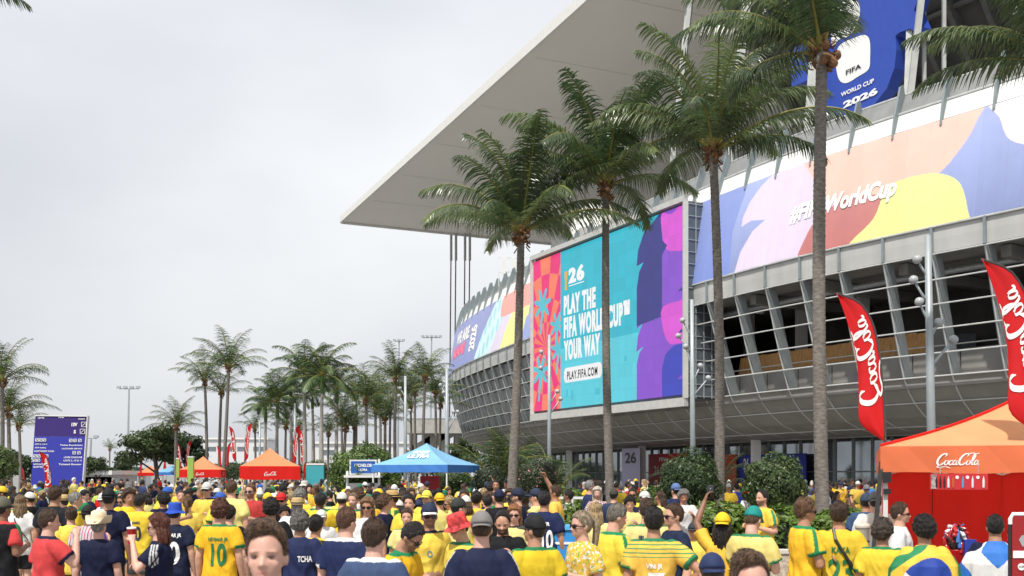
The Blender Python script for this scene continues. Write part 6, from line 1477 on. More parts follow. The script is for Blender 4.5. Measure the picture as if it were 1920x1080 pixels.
# ================================================================== the people one can tell apart
def vox(s): return .0075 if s > 400 else .0105 if s >= 165 else .014 if s >= 120 else .019
HERO = {}
def hero(cx, ytop, s, yaw, label, tx=(), pose=None, drop=0.0, **k):
    'place a person by the photo: head column, head top row and pixels per metre there'
    hat = k.get('hat'); up = {None: 0, 'cap': .025, 'cap_back': .025, 'bucket': .025, 'cowboy': .05, 'straw': .02}[hat]
    h = min(max(HC - (ytop - HY) / s - up + drop, 1.45), 1.97)
    f = figure(voxel=vox(s), **(pose or {})); X, Y = (cx - 960) / s, FPX / s
    # the head, not the feet, stands under the traced column
    hx = Matrix.Rotation(R(yaw), 3, 'Z') @ (f.head.translation * (h / 1.76)); X -= hx.x; Y -= hx.y * .5
    o = person((X, Y, 0), yaw, h, label, f, **k)
    for (t, xc, zc, hh, ww, m_, back) in tx: shirt_text(f, o, t, xc, zc, hh, ww, m_, back)
    HERO[label] = (o, f); OCC.append((X, Y)); return o, f
OCC = []
P = lambda **k: k
SM = shirt_mat
T_W, T_N, T_G, T_Y, T_K = M_WHITE, mat('print_navy', (.015, .02, .05), .6), mat('print_green', (.012, .17, .06), .6), mat('print_yellow', (.75, .5, .03), .6), M_BLACK
YG = SM(YEL, GRN); NT = SM(NAVY, None, WHT); YGW = SM(YEL, GRN, None, GRN)
o, f = hero(500, 978, 460, 180, 'young man with swept brown hair facing the camera close up', hair='swept', hairc=HB, skin='p', shirt=SM(NAVY), pose=P(hy=3, hp=-2))
for sd in (-1, 1):          # eyes of the one face seen close up
    for nm, r_, y_, c_ in (('eye', .0112, .0700, (.17, .14, .13)), ('iris', .0062, .0757, (.015, .012, .010))):  # eyeball colour darkened to stand in for shadow in the sockets
        b = MB(); b.ball((sd * .031, y_, .0855), (r_ * (1.15 if nm == 'eye' else 1), r_, r_ * (.46 if nm == 'eye' else .72)), 12, 9); inst(nm, mesh(nm, b.v, b.f, True), mat(nm, c_, .45), o, mtx=f.head)
hero(5, 928, 165, -20, 'man in black shirt with red sleeves at the left picture edge', skin='b', hair='short', hat='cap', hatc=(.11, .11, .08), shirt=SM(BLK, RED, None, GRN, sleeve=RED), shorts=(.30, .25, .17), pose=P(aR='bent'))
hero(38, 928, 118, 12, 'woman with long blonde hair in a white blouse', skin='l', hair='long', hairc=HLB, shirt=SM(WHT), shorts=BLK, pose=P(female=True))
hero(103, 910, 135, -8, 'tall broad man in a black tee behind the red polo man', skin='t', hair='short', hairc=HBR, shirt=SM((.014, .016, .022)), pose=P())
hero(92, 965, 195, -45, 'man in a red polo with his hand raised to his mouth', skin='p', hair='short', hairc=HBR, shirt=SM(RED, NAVY), shorts=NAVY, pose=P(aR='high', hy=-8), drop=.06)
hero(185, 964, 180, 0, 'man in a navy polo wearing a cream cowboy hat', skin='p', hair='short', hairc=HGY, hat='cowboy', hatc=(.72, .60, .42), bandc=(.22, .10, .05), shirt=SM(NAVY), drop=.04)
hero(166, 944, 150, -15, 'person in a white and purple top with a black lettered cap', skin='l', hair='short', hat='cap_back', hatc=BLK, shirt=SM((.55, .53, .6), None, None, (.12, .04, .28), pattern='pin'), pose=P(aR='phone'))
hero(142, 922, 120, -65, 'grey haired man in yellow seen from the side', skin='l', hair='short', hairc=HGY, shirt=YG, pose=P(hy=0))
hero(133, 950, 140, 30, 'person in plain yellow half hidden by the cowboy hat', hair='medium', hairc=HBR, shirt=SM(YEL))
hero(204, 913, 140, 5, 'man in navy with a black cap worn backwards', skin='t', hair='short', hat='cap_back', hatc=BLK, shirt=SM(NAVY), pose=P(aR='down'))
hero(262, 925, 125, -5, 'man in yellow shirt with black number ten, one arm out', skin='t', hair='short', hairc=HDK, shirt=SM(YEL, None), shorts=(.045, .05, .05), pose=P(aR='out'), tx=[('JAMES', 0, 1.33, .035, .13, T_N, True), ('10', 0, 1.17, .20, .17, T_N, True)])
hero(296, 974, 195, 95, 'woman with burgundy hair and sunglasses drinking from a red cup', skin='p', hair='bob', hairc=HAU, shirt=SM(NAVY, None, WHT), shades=True, pose=P(female=True, aL='high', aR='bent'), drop=.05)
hero(328, 940, 152, -3, 'person in a royal blue bucket hat and dark number ten shirt', skin='l', hair='short', hat='bucket', hatc=ROYB, shirt=SM((.012, .016, .04), None, None, (.02, .05, .2)), tx=[('NEYMAR JR', 0, 1.36, .045, .25, T_W, True), ('10', .0, 1.14, .27, .22, T_W, True)])
hero(352, 930, 115, 8, 'woman in yellow with a long brown ponytail', hair='ponytail', hairc=(.11, .055, .025), shirt=SM(YEL), pose=P(female=True, aR='phone'))
hero(388, 902, 100, 172, 'man in yellow with white cap and sunglasses facing the camera', hair='short', hat='cap', hatc=(.6, .6, .58), shirt=SM(YEL, NAVY), shades=True, shorts=(.015, .02, .04), pose=P(aL='bent'))
hero(434, 900, 115, -6, 'tall man in a pale yellow tee with a backpack strap', hair='short', hairc=HB, shirt=SM(PALE), shorts=GREY)
hero(470, 906, 110, 165, 'bearded man in a red jersey and sunglasses holding a can', skin='p', hair='short', hairc=(.12, .05, .03), beard=.7, shades=True, shirt=SM((.5, .03, .025), None, pattern='pin'), shorts=NAVY, pose=P(aL='bent', aR='down'))
hero(508, 936, 150, 3, 'man with curly dark hair in a plain black shirt', skin='t', hair='curly', hairc=HDK, shirt=SM(BLK))
hero(430, 946, 152, -14, 'person in black just behind the green number ten', hair='short', shirt=SM(BLK))
hero(413, 938, 166, -4, 'person with curly auburn hair in yellow with green number ten', skin='l', hair='curly', hairc=(.09, .03, .018), shirt=SM(GOLD, GRN), shorts=(.02, .06, .25), tx=[('NEYMAR JR', .02, 1.33, .04, .22, T_G, True), ('10', .03, 1.16, .24, .17, T_G, True)])
hero(562, 960, 185, 4, 'man with salt and pepper curls in navy with white name print', skin='t', hair='curly', hairc=(.13, .12, .11), shirt=SM((.014, .024, .09), None, None, (.3, .32, .02)), tx=[('TCHA', .07, 1.27, .06, .15, T_W, True)])
hero(592, 966, 172, -15, 'dark haired person in black with a yellow patterned collar', skin='t', hair='medium', hairc=HDK, shirt=SM(BLK, YEL))
hero(650, 950, 215, -25, 'auburn haired man in navy with white collar and shoulder stripes', skin='p', hair='short', hairc=(.10, .045, .025), shirt=SM((.014, .022, .075), WHT, WHT), pose=P(hy=-8))
hero(702, 973, 270, -14, 'dark haired boy in a steel blue shirt with white collar', skin='p', hair='medium', hairc=HBR, shirt=SM(STEEL, WHT), pose=P(hy=-10))
hero(762, 986, 235, -112, 'man in sunglasses bending over his hands in gold yellow', skin='t', hair='short', hairc=HDK, shirt=SM(GOLD, GRN), shades=True, beard=.45, pose=P(lean=10, hp=28, aL='phone', aR='phone'), drop=.07)
hero(805, 938, 190, -143, 'man in yellow with navy cap and blue cup', skin='t', hair='short', hat='cap', hatc=(.018, .028, .06), brimc=WHT, shades=True, beard=.5, shirt=SM(YEL, NAVY), pose=P(aL='bent', aR='down', hy=-25), tx=[('O', -.07, 1.27, .06, .05, mat('crest_print', (.08, .25, .35), .6), False)])
hero(865, 958, 205, 125, 'man in a red camouflage bucket hat and dark sunglasses', skin='l', hair='short', hat='bucket', hatc=mat('red_camouflage', (.50, .04, .04), .8, var=.85, vscale=16), shades=True, shirt=SM(YEL, GRN), pose=P(hp=18))
hero(903, 953, 250, 2, 'man in navy stripes wearing a grey cap back to front', skin='p', hair='short', hairc=HBR, hat='cap_back', hatc=(.19, .18, .175), shirt=SM((.011, .016, .05), None, WHT), pose=P(hp=4))
hero(943, 955, 190, 176, 'bearded man in a black tee looking down', skin='l', hair='receding', hairc=HDK, beard=.9, shirt=SM(BLK), pose=P(hp=20, aL='phone'), tx=[('BRA', .0, 1.24, .06, .16, T_G, False), ('17', -.1, 1.24, .06, .06, T_Y, False)])
hero(965, 947, 150, 172, 'smiling ginger woman in yellow and sunglasses', skin='p', hair='bob', hairc=(.28, .12, .05), shades=True, shirt=SM(PALE, BLK), pose=P(female=True))
hero(860, 930, 152, -62, 'man in pale yellow with a dark cap turned right', skin='l', hair='short', hat='cap', hatc=(.03, .035, .03), shirt=SM(PALE, GRN), pose=P())
hero(763, 952, 150, 180, 'woman in pale yellow with pulled back hair facing the camera', skin='l', hair='ponytail', hairc=HBR, shirt=SM(PALE, GRN), pose=P(female=True))
hero(768, 927, 130, 170, 'young man in yellow with thick dark hair facing the camera', skin='l', hair='medium', hairc=HDK, shirt=SM(YEL))
hero(689, 933, 140, 176, 'woman in a white top with sunglasses and fair hair', skin='t', hair='bob', hairc=(.20, .11, .05), shades=True, shirt=SM(WHT), pose=P(female=True))
hero(662, 923, 120, 168, 'balding man in yellow left of the woman in white', skin='p', hair='buzz', hairc=(.16, .10, .06), beard=.35, shirt=SM(YEL, GRN))
hero(735, 917, 120, 95, 'person in a straw hat wearing a green cape', skin='t', hair='medium', hat='straw', hatc=(.45, .30, .12), shades=True, shirt=SM((.02, .22, .06), YEL, None, YEL), pose=P(aL='phone'))
hero(800, 917, 112, 160, 'person in yellow under a lemon yellow cap', hair='short', hat='cap', hatc=(.72, .62, .10), shirt=SM(YEL))
hero(824, 922, 118, 20, 'person in yellow with an orange yellow cap', hair='short', hat='cap_back', hatc=(.74, .44, .02), shirt=SM(PALE))
hero(893, 921, 118, -8, 'dark haired man in yellow left of a bright blue shirt', hair='medium', shirt=SM(YEL))
hero(915, 928, 110, -10, 'person in a bright blue shirt in front of the bush', hair='short', shirt=SM((.02, .22, .62)))
hero(936, 915, 120, 5, 'man with navy cap and black and blue shirt', hair='short', hat='cap', hatc=NAVY, shirt=SM(BLK, None, None, (.02, .06, .3)))
hero(930, 899, 78, 175, 'man in dark clothes standing apart before the leaning palm', skin='t', hair='short', shirt=SM((.02, .025, .03)))
hero(1002, 961, 225, 22, 'man in yellow with green shoulder stripes and a black cap', skin='t', hair='short', hat='cap', hatc=BLK, brimc=(.05, .05, .05), shirt=SM((.76, .54, .015), GRN, None, GRN), pose=P(hy=35))
hero(1090, 962, 215, 118, 'woman in a floral yellow shirt and sunglasses looking left', skin='p', hair='ponytail', hairc=(.26, .20, .14), shades=True, shirt=SM((.75, .50, .03), None, pattern='floral'), pose=P(female=True, aL='bent', hy=-4), drop=.02)
hero(1152, 942, 200, -68, 'grey haired man in yellow looking down at his phone', skin='l', hair='short', hairc=(.15, .13, .11), shirt=SM((.76, .58, .06), GRN, None, GRN), pose=P(hp=18, aL='phone', aR='phone'))
hero(1213, 933, 178, -8, 'man in lemon yellow behind the white number seven', skin='l', hair='short', hairc=HBR, shirt=SM(PALE, GRN), tx=[('PAQUETA', -.06, 1.30, .035, .15, T_K, True)])
hero(1226, 951, 215, -6, 'person in yellow with white number seven and green yoke stripes', skin='t', hair='medium', hairc=HDK, shirt=SM(GOLD, GRN, pattern='yoke'), pose=P(aR='hip'), tx=[('VINI JR', 0, 1.26, .04, .14, T_W, True), ('7', .02, 1.08, .24, .14, T_W, True)])
hero(1263, 943, 190, 105, 'man in navy with sunglasses looking left beside number seven', skin='l', hair='short', hairc=HBR, shades=True, shirt=SM((.012, .02, .055)), pose=P(hy=0), tx=[('O', -.02, 1.28, .05, .05, T_W, False)])
hero(1021, 920, 140, -16, 'man in navy with white number on his back and short dark hair', skin='t', hair='short', shirt=SM((.014, .022, .08), None, None, (.05, .25, .2)), pose=P(aL='phone'), tx=[('10', .07, 1.14, .24, .14, T_W, True), ('JR', .07, 1.34, .045, .06, T_W, True)])
hero(970, 912, 122, 75, 'bearded man in navy shirt and navy cap', skin='l', hair='short', hat='cap', hatc=(.015, .02, .045), beard=.6, shirt=SM(NAVY))
hero(1004, 913, 118, 80, 'man in yellow with a navy cap facing left', skin='l', hair='short', hat='cap', hatc=(.02, .03, .06), shirt=SM(PALE), pose=P(aL='out'))
hero(1117, 942, 142, -5, 'woman seen from behind with long straight blonde hair', hair='long', hairc=HBL, shirt=SM(PALE), pose=P(female=True))
hero(1106, 900, 90, -80, 'grey haired man in a navy polo before the stadium pillars', skin='l', hair='short', hairc=HGY, shirt=SM((.02, .03, .085)), pose=P(aL='bent', aR='bent'), shorts=(.02, .03, .06))
hero(1120, 913, 92, 172, 'white haired woman in a flowered top beside the navy polo man', skin='p', hair='bob', hairc=(.55, .50, .42), shirt=SM((.25, .12, .25), None, pattern='floral'), pose=P(female=True))
hero(1151, 914, 98, -20, 'man in navy with a dark cap at the palm trunk', hair='short', hat='cap', hatc=(.05, .045, .04), shirt=SM((.02, .035, .09)))
hero(1186, 915, 97, 168, 'man in yellow and dark shorts facing the camera', skin='t', hair='short', shirt=SM((.75, .58, .05)), shades=True, shorts=(.04, .05, .07), pose=P(aR='bent', aL='down'))
hero(1238, 922, 100, 80, 'woman with long brown hair and sunglasses in pale yellow', skin='t', hair='long', hairc=HBR, shades=True, shirt=SM(PALE), pose=P(female=True))
hero(1267, 904, 98, 25, 'man in navy with a white and blue cap before the round bush', hair='short', hat='cap_back', hatc=(.10, .16, .35), shirt=SM((.012, .02, .075)), shorts=NAVY)
hero(1355, 957, 190, -18, 'woman with a yellow cap worn backwards and dark hair', skin='b', hair='long', hairc=HDK, hat='cap_back', hatc=(.78, .52, .02), shirt=SM(GOLD), pose=P(female=True, aL='up'))
hero(1410, 944, 195, -38, 'man in pale yellow with a teal cap looking down', skin='p', hair='buzz', hairc=HB, hat='cap', hatc=(.01, .22, .20), shirt=SM((.72, .58, .14), GRN), pose=P(hp=20, aL='phone', aR='phone'))
hero(1429, 918, 122, 112, 'bearded man in yellow with green shoulder stripe by the hedge', skin='l', hair='receding', hairc=HDK, beard=.75, shirt=SM((.78, .54, .02), None, None, (.01, .25, .13)), shorts=BLK, pose=P(aL='bent', aR='bent'))
hero(1335, 1030, 320, 0, 'person at the bottom edge showing only a navy cap', hair='short', hairc=HBR, hat='cap_back', hatc=(.018, .03, .09), shirt=SM(NAVY))
hero(1406, 1035, 455, 180, 'person at the bottom edge showing only brown hair and forehead', skin='p', hair='swept', hairc=(.10, .055, .03), shirt=SM(NAVY))
hero(1510, 933, 190, -82, 'brown haired man with folded arms in yellow and green shorts', skin='t', hair='medium', hairc=(.12, .06, .03), shades=True, shirt=SM(GOLD, GRN, None, GRN), shorts=(.012, .14, .06), pose=P(aL='fold', aR='fold'))
hero(1573, 941, 190, -10, 'dark haired man in yellow with green number twenty three', skin='t', hair='medium', hairc=HBR, shirt=SM((.77, .55, .02), None, None, (.01, .25, .13)), pose=P(hy=-10), tx=[('KAKA', 0, 1.30, .06, .17, T_G, True), ('23', 0, 1.10, .22, .23, T_G, True)])
hero(1655, 975, 200, -35, 'curly haired youngster in yellow with green cuffs', skin='t', hair='curly', hairc=(.06, .045, .035), shirt=SM(YEL, GRN), pose=P(hy=-12))
hero(1688, 941, 172, -112, 'man in a white tee and sunglasses in the tent queue', skin='l', hair='short', hairc=HBR, shades=True, shirt=SM(WHT), shorts=(.4, .38, .36), pose=P(aL='bent'))
oB, fB = hero(1733, 969, 210, -2, 'dark curly haired boy wrapped in a green and yellow flag', skin='t', hair='curly', hairc=HDK, shirt=SM(YEL))
oS, fS = hero(1866, 964, 200, -18, 'person wrapped in a blue flag with a white diagonal cross', skin='t', hair='short', hairc=HDK, shirt=SM(NAVY))
hero(1905, 985, 190, 20, 'person in yellow half hidden by the framed red board', hair='medium', shirt=SM(YEL, GRN), pose=P(aL='hip'))
hero(1624, 922, 128, -25, 'man in a blue tee and navy cap at the tent pole', skin='t', hair='short', hat='cap', hatc=(.03, .05, .09), shirt=SM((.035, .075, .17)))
hero(1641, 919, 142, -10, 'man in a white tee with a grey cap at the tent pole', skin='l', hair='short', hat='cap_back', hatc=(.16, .17, .16), shirt=SM((.62, .62, .6)))
hero(1300, 985, 150, 160, 'child in yellow with dark cap sitting low by the hedge', skin='t', hair='short', hat='cap', hatc=(.03, .04, .05), shirt=SM(YEL), drop=.0)
hero(1366, 905, 62, 172, 'man in yellow between the two round bushes', skin='t', hair='short', hat='cap', hatc=(.3, .3, .3), shirt=SM((.76, .5, .02)))
hero(1381, 906, 60, 20, 'person in a bright blue shirt between the two round bushes', hair='short', shirt=SM((.02, .06, .45)))
hero(1401, 915, 75, 40, 'person in white with a black backpack at the round bush', skin='b', hair='short', hat='cap', hatc=(.6, .02, .02), shirt=SM(WHT, BLK), pose=P(aR='bent'))

# flags worn as capes
def cape(owner, fig, paint_fn, label_name='flag_cape', span=118, z1=.55, flare=.10):
    n, m_ = 200, 170; P_ = np.zeros((m_ + 1, n + 1, 3)); A = np.linspace(-R(span), R(span), n + 1)
    for i in range(m_ + 1):
        t = i / m_; z = 1.50 - (1.50 - z1) * t; rx = np.interp(t, [0, .04, .10, .2, .5, 1], [.095, .15, .265, .315, .33, .33 + flare]); ry = np.interp(t, [0, .04, .10, .2, .5, 1], [.09, .11, .15, .185, .195, .20 + flare])
        w = .014 * np.sin(A * 9 + t * 2) * min(t * 4, 1) + .008 * np.sin(A * 21 - t * 7) * t
        P_[i, :, 0] = np.sin(A) * (rx + w); P_[i, :, 1] = -np.cos(A) * (ry + w) + .0; P_[i, :, 2] = z - .05 * np.abs(A / R(span)) ** 2 * (1 - t) - .03 * t * np.cos(A * 3)
    me = grid_mesh(label_name, P_); U_, V_ = np.meshgrid((A / R(span) + 1) / 2, np.linspace(0, 1, m_ + 1)); color_attr(me, paint_fn(U_, V_).reshape(-1, 3))
    o = obj(label_name, me, mat('flag_cape_cloth', attr='Col', rough=.7, bump=.15, bscale=20), owner); so = o.modifiers.new('t', 'SOLIDIFY'); so.thickness = .004; return o
def flag_green(u, v):
    c = np.zeros(u.shape + (3,)) + np.array((.008, .19, .07)); x, y = (u - .50), (v - .40); xr, yr = x * .94 + y * .34, y * .94 - x * .34
    c = paint(c, ((np.abs(xr) / .36 + np.abs(yr) / .62) < 1).astype(float), (.72, .48, .05)); e = m_ell(xr, yr, -.04, .02, .19, .30); c = paint(c, e, (.012, .045, .30))
    band = (np.abs(yr - .02 - .12 * (xr + .04) + 1.2 * (xr + .04) ** 2) < .03) * e; c = paint(c, band, (.75, .75, .75))
    rr = np.random.default_rng(2)
    for k in range(16): c = paint(c, m_ell(xr, yr, -.04 + rr.uniform(-.14, .14), .14 + rr.uniform(-.06, .12), .006, .008), (.7, .7, .7))
    return c
def flag_saltire(u, v):
    c = np.zeros(u.shape + (3,)) + np.array((.02, .15, .52)); x, y = (u - .5) * 1.9, (v - .36) * 1.7
    return paint(c, ((np.abs(x * .8 - y * .9) < .20) | (np.abs(x * .8 + y * .9) < .20)).astype(float), (.66, .66, .66))
cape(oB, fB, flag_green); cape(oS, fS, flag_saltire, z1=.40)
# straps across backs
def strap(who, pts, w=.03, m_=M_BLACK):
    o, f = HERO[who]; b = MB(); b.tube(pts, w / 2, 6); b.build('bag_strap', m_, o)
strap('dark haired man in yellow with green number twenty three', [(-.06, -.06, 1.50), (-.05, -.135, 1.40), (.02, -.155, 1.28), (.10, -.15, 1.15), (.18, -.10, 1.02)])
strap('woman with long blonde hair in a white blouse', [(-.08, -.05, 1.47), (-.05, -.14, 1.35), (.05, -.155, 1.18), (.15, -.12, 1.03)], .018)
strap('tall man in a pale yellow tee with a backpack strap', [(-.10, .0, 1.50), (-.10, -.12, 1.42), (-.10, -.15, 1.25), (-.12, -.14, 1.05)], .045)

# things held in hands
def held(who, side, name, label, cat, b_parts):
    o, f = HERO[who]; p, d, n_ = f.__dict__['hand%d' % side]; M_ = Matrix.Translation(o.location) @ Matrix.Rotation(o.rotation_euler.z, 4, 'Z') @ Matrix.Scale(o.scale[0], 4)
    q = M_ @ p; root = empty(name, q, o.rotation_euler.z); tag(root, label, cat)
    for nm, b, m_ in b_parts: b.build(nm, m_, root, True)
CUP = lambda: MB().lathe([(.028, -.07), (.030, -.068), (.042, .07), (.044, .072), (.043, .076)], 16)
held('woman with burgundy hair and sunglasses drinking from a red cup', -1, 'drink_cup', 'red patterned cup held by the burgundy haired woman', 'cup', [('cup_body', CUP(), mat('cup_red', srgb(190, 30, 40), .45, var=.5, vscale=30)), ('lid', MB().lathe([(.045, .076), (.045, .09), (.03, .095)], 16), M_WHITE), ('straw', MB().tube([(.01, 0, .09), (.015, .01, .15)], .005, 6), M_WHITE)])
held('man in yellow with navy cap and blue cup', -1, 'drink_cup', 'dark blue cup held by the man with the navy cap', 'cup', [('cup_body', CUP(), mat('cup_blue', srgb(34, 50, 130), .4, var=.3, vscale=20)), ('rim', MB().lathe([(.044, .072), (.047, .078), (.044, .084)], 16), M_WHITE)])
held('bearded man in a red jersey and sunglasses holding a can', -1, 'drink_can', 'silver can held by the man in the red jersey', 'can', [('can_body', MB().lathe([(.022, -.06), (.030, -.052), (.030, .05), (.024, .06)], 14), M_STEEL), ('can_top', MB().lathe([(.024, .06), (.022, .064)], 14), M_WPAINT)])
held('woman in a floral yellow shirt and sunglasses looking left', -1, 'drink_can', 'grey tumbler held by the woman in the floral shirt', 'tumbler', [('tumbler_body', MB().lathe([(.030, -.10), (.034, -.09), (.036, .07), (.034, .075)], 14), mat('tumbler_grey', (.42, .43, .44), .35)), ('lid', MB().lathe([(.036, .076), (.03, .09)], 14), M_WHITE)])
PH = lambda: MB().box((0, .01, .03), (.075, .012, .15))
held('woman with a yellow cap worn backwards and dark hair', -1, 'phone', 'black phone raised beside the yellow backwards cap', 'phone', [('case', PH(), M_BLACK), ('screen', MB().box((0, .0, .03), (.066, .006, .135)), M_LENS)])
held('grey haired man in yellow looking down at his phone', -1, 'phone', 'phone in the hands of the grey haired man in yellow', 'phone', [('case', PH(), M_BLACK), ('screen', MB().box((0, .0, .03), (.066, .006, .135)), M_LENS)])
held('man in yellow and dark shorts facing the camera', 1, 'drink_cup', 'light blue cup held by the man in dark shorts', 'cup', [('cup_body', CUP(), mat('cup_teal', srgb(80, 190, 200), .4)), ('rim', MB().lathe([(.044, .072), (.047, .078), (.044, .084)], 16), M_WHITE)])

# ================================================================== the rest of the crowd, each a person of its own
GP = [P(), P(aR='bent'), P(aL='phone', aR='phone', hp=12), P(aL='bent', hy=25), P(aR='hip', hy=-20), P(aL='down', aR='swing', stance=1), P(aR='up', hp=-6), P(aL='fold', aR='fold'), P(hy=-35), P(hy=30, hp=8)]
GF = [P(female=True), P(female=True, aR='bent', hy=20), P(female=True, aL='phone', aR='phone', hp=10)]
crng = np.random.default_rng(21)
SHIRTS = [('yellow', YEL, 21), ('pale yellow', PALE, 10), ('golden yellow', GOLD, 9), ('navy', NAVY, 17), ('black', BLK, 10), ('white', WHT, 9), ('dark blue', (.02, .035, .12), 5), ('green', (.015, .17, .06), 4), ('red', RED, 3), ('bright blue', (.02, .14, .5), 3), ('grey', (.2, .2, .2), 3), ('lime', (.40, .62, .06), 1)]
HAIRS = [('dark', HDK, 40), ('brown', HBR, 22), ('light brown', HB, 12), ('grey', HGY, 6), ('blonde', HBL, 8), ('auburn', HAU, 4)]
HATS = [(None, None, None, 58), ('white cap', 'cap', (.6, .6, .58), 9), ('navy cap', 'cap', (.02, .03, .07), 9), ('black cap', 'cap', BLK, 7), ('yellow cap', 'cap', (.74, .5, .03), 3), ('green cap', 'cap', (.01, .16, .08), 4), ('red cap', 'cap', (.5, .02, .02), 2), ('straw hat', 'straw', (.45, .32, .15), 2), ('white bucket hat', 'bucket', (.55, .54, .5), 2), ('blue cap', 'cap_back', (.03, .1, .4), 3), ('black backwards cap', 'cap_back', BLK, 3)]
def pick(L): w = np.array([q[-1] for q in L], float); return L[crng.choice(len(L), p=w / w.sum())]
spots = []
def free(x, y, d):
    return all((x - a) ** 2 + (y - b) ** 2 > d * d for a, b in OCC)
def try_spots(n, px0, px1, s0, s1, d=.62, far_bias=1.0, zone=None):
    got = 0; it = 0
    while got < n and it < n * 60:
        it += 1; px = crng.uniform(px0, px1); Yd = FPX / s1 + (FPX / s0 - FPX / s1) * crng.uniform() ** far_bias; x = (px - 960) / FPX * Yd
        if free(x, Yd, d): OCC.append((x, Yd)); spots.append((x, Yd, zone)); got += 1
BLOCK = [at(x, HY, y_).xy for x, y_ in ((682, 46), (-4, 44), (850, 44), (918, 40), (1008, 36))]
for q in BLOCK: OCC.append((q.x, q.y))
try_spots(70, -20, 950, 72, 108, .56, 1.0, 'the dense crowd')
try_spots(92, -20, 960, 48, 75, .58, 1.0, 'the dense crowd')
try_spots(34, 1090, 1262, 36, 62, .6, 1.0, 'the pillars')
try_spots(16, 1490, 1650, 44, 70, .55, 1.0, 'the glass front')
try_spots(8, 1330, 1400, 40, 58, .5, 1.0, 'the blue banner')
try_spots(26, -20, 900, 36, 50, .62, 1.0, 'the dense crowd')
# a few nearer fillers in the gaps of the photograph
for px, s, z in ((20, 108, 'the left edge'), (62, 92, 'the left edge'), (118, 108, 'the blue board'), (225, 105, 'the centre'), (240, 112, 'the centre'), (300, 105, 'the centre'), (320, 98, 'the centre'), (452, 100, 'the centre'), (500, 108, 'the centre'), (530, 118, 'the centre'), (555, 128, 'the centre'), (585, 120, 'the centre'), (612, 132, 'the centre'), (600, 108, 'the centre'), (640, 112, 'the centre'), (712, 108, 'the blue tent'), (720, 128, 'the blue tent'), (780, 105, 'the blue tent'), (842, 108, 'the blue tent'), (876, 120, 'the blue tent'), (905, 104, 'the blue tent'), (955, 108, 'the blue tent'), (986, 104, 'the palms'), (1045, 110, 'the palms'), (1060, 95, 'the palms'), (1282, 100, 'the round bush'), (1170, 108, 'the palms'), (1205, 105, 'the palms')):
    spots.append(((px - 960) / s, FPX / s, z)); OCC.append(((px - 960) / s, FPX / s))
LABELS = {}
anch = [(60, 'by the left edge'), (165, 'before the blue board'), (300, 'right of the blue board'), (430, 'before the smaller tent'), (575, 'before the larger tent'), (650, 'between orange and blue tents'), (720, 'before the white kiosk'), (900, 'before the blue tent'), (1060, 'near the leaning palm'), (1165, 'by the pale pillars'), (1300, 'by the red hoarding'), (1420, 'by the blue banner'), (2000, 'by the glass front')]
todo = []
spots.sort(key=lambda q: q[1])
for x, Yd, zone in spots:
    fem = crng.uniform() < .25; s = FPX / Yd
    f = figure(voxel=.02 if s > 85 else .026, **(GF[crng.integers(len(GF))] if fem else GP[crng.choice(len(GP), p=[.2, .14, .15, .11, .07, .1, .005, .085, .08, .06])]))
    sh = pick(SHIRTS); hc = pick(HAIRS); ht = pick(HATS); hk = ('long', 'ponytail', 'bob')[crng.integers(3)] if fem else ('short', 'short', 'medium', 'curly', 'buzz', 'wavy')[crng.integers(6)]
    if ht[1] and hk in ('curly', 'wavy', 'medium'): hk = 'short'
    yaw = float(crng.choice([0, 0, 180, 180, 90, -90])) + crng.normal() * 22; sk = ('l', 'p', 't', 't', 'b', 'd')[crng.choice(6, p=[.28, .14, .26, .14, .12, .06])]; gl = crng.uniform() < .25
    trim = GRN if ('yellow' in sh[0] and crng.uniform() < .6) else None
    px = 960 + x / Yd * FPX; where = next(t for q, t in anch if px < q)
    look = (ht[0] if ht[0] else hc[0] + (' long hair' if fem else ' curls' if hk in ('curly', 'wavy') else ' hair'))
    turn = 'seen from behind' if abs(((yaw + 180) % 360) - 180) < 55 else 'facing the camera' if abs((yaw % 360) - 180) < 55 else 'turned left' if ((yaw + 180) % 360) - 180 > 0 else 'turned right'
    todo.append((x, Yd, f, sh, hc, ht, hk, yaw, sk, gl, trim, where, look, turn, fem))
seen_ = {}
for q in todo:
    base = 'person in %s with %s, %s, %s' % (q[3][0], q[12], q[13], q[11]); seen_.setdefault(base, []).append(q)
for base, L in seen_.items():
    for i, (x, Yd, f, sh, hc, ht, hk, yaw, sk, gl, trim, where, look, turn, fem) in enumerate(sorted(L, key=lambda q: q[1])):
        lab = base if len(L) == 1 else base + (', nearest', ', second back', ', third back', ', fourth back', ', fifth back')[min(i, 4)]
        po = person((x, Yd, 0), yaw, float(np.clip(crng.normal(1.73 if not fem else 1.66, .06), 1.55, 1.88)), lab, f, skin=sk, hair=hk, hairc=hc[1], shirt=shirt_mat(sh[1], trim), shorts=[BLK, (.03, .04, .06), (.25, .22, .17), (.05, .09, .2)][crng.integers(4)], hat=ht[1], hatc=ht[2] if ht[1] else BLK, shades=gl)
        po.rotation_euler.x = crng.normal() * .035; po.rotation_euler.y = crng.normal() * .045; bw = crng.uniform(.94, 1.14); po.scale = (po.scale[0] * bw, po.scale[1] * (.5 + .5 * bw), po.scale[2])
N_PEOPLE = len(HERO) + len(todo)

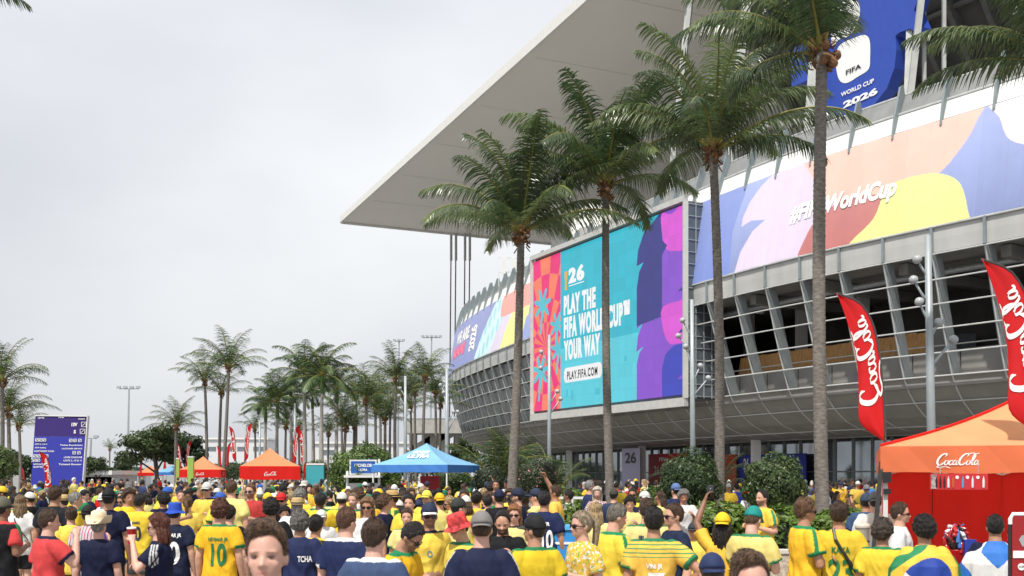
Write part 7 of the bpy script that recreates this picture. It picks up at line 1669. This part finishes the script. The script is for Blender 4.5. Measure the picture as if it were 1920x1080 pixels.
# the far part of the crowd reads as one mass
cv, cf, cc, k0 = [], [], [], 0
LOW = [figure(voxel=.045, **p) for p in (GP[0], GP[1], GP[5], GF[0])]
def arr(me):
    me.calc_loop_triangles(); t = np.empty(len(me.loop_triangles) * 3, np.int32); me.loop_triangles.foreach_get('vertices', t); return coords(me), t.reshape(-1, 3)
lowarr = [[(arr(f.body), 'skin'), (arr(f.shirt), 'shirt'), (arr(f.shorts), 'shorts'), ((lambda a: ((np.array(f.head) @ np.c_[a[0], np.ones(len(a[0]))].T).T[:, :3], a[1]))(arr(hair_mesh('short'))), 'hair')] for f in LOW]
cnt = 0
for _ in range(3000):
    if cnt >= 270: break
    px = crng.uniform(-220, 1000) if crng.uniform() < .72 else crng.uniform(1080, 1660); s = crng.uniform(22, 42) if px < 1000 else crng.uniform(32, 44); Yd = FPX / s; x = (px - 960) / FPX * Yd
    if not free(x, Yd, .55): continue
    OCC.append((x, Yd)); cnt += 1; a = crng.uniform(0, 6.28); R_ = np.array([[math.cos(a), -math.sin(a), 0], [math.sin(a), math.cos(a), 0], [0, 0, 1]]) * crng.normal(.985, .04)
    cols = {'skin': SKIN['lptbd'[crng.integers(5)]], 'shirt': pick(SHIRTS)[1], 'shorts': (.04, .045, .06), 'hair': (pick(HAIRS)[1] if crng.uniform() < .7 else pick(HATS[1:])[2])}
    for (v, t), nm in lowarr[crng.integers(len(lowarr))]:
        cv.append(v @ R_.T + np.array([x, Yd, 0])); cf.append(t + k0); k0 += len(v); cc.append(np.tile(np.array(cols[nm]), (len(v), 1)))
me = fast_mesh('crowd', np.vstack(cv), np.vstack(cf)); me.polygons.foreach_set('use_smooth', np.full(len(me.polygons), True)); color_attr(me, np.vstack(cc))
tag(obj('crowd', me, mat('crowd_cloth', attr='Col', rough=.75)), 'far dense crowd of small figures in yellow and navy', 'crowd', kind='stuff')
bpy.data.scenes.remove(_TMP)
print('PEOPLE', N_PEOPLE, 'OBJECTS', len(bpy.data.objects), 'TRIS', sum(len(m.polygons) for m in bpy.data.meshes) * 2)
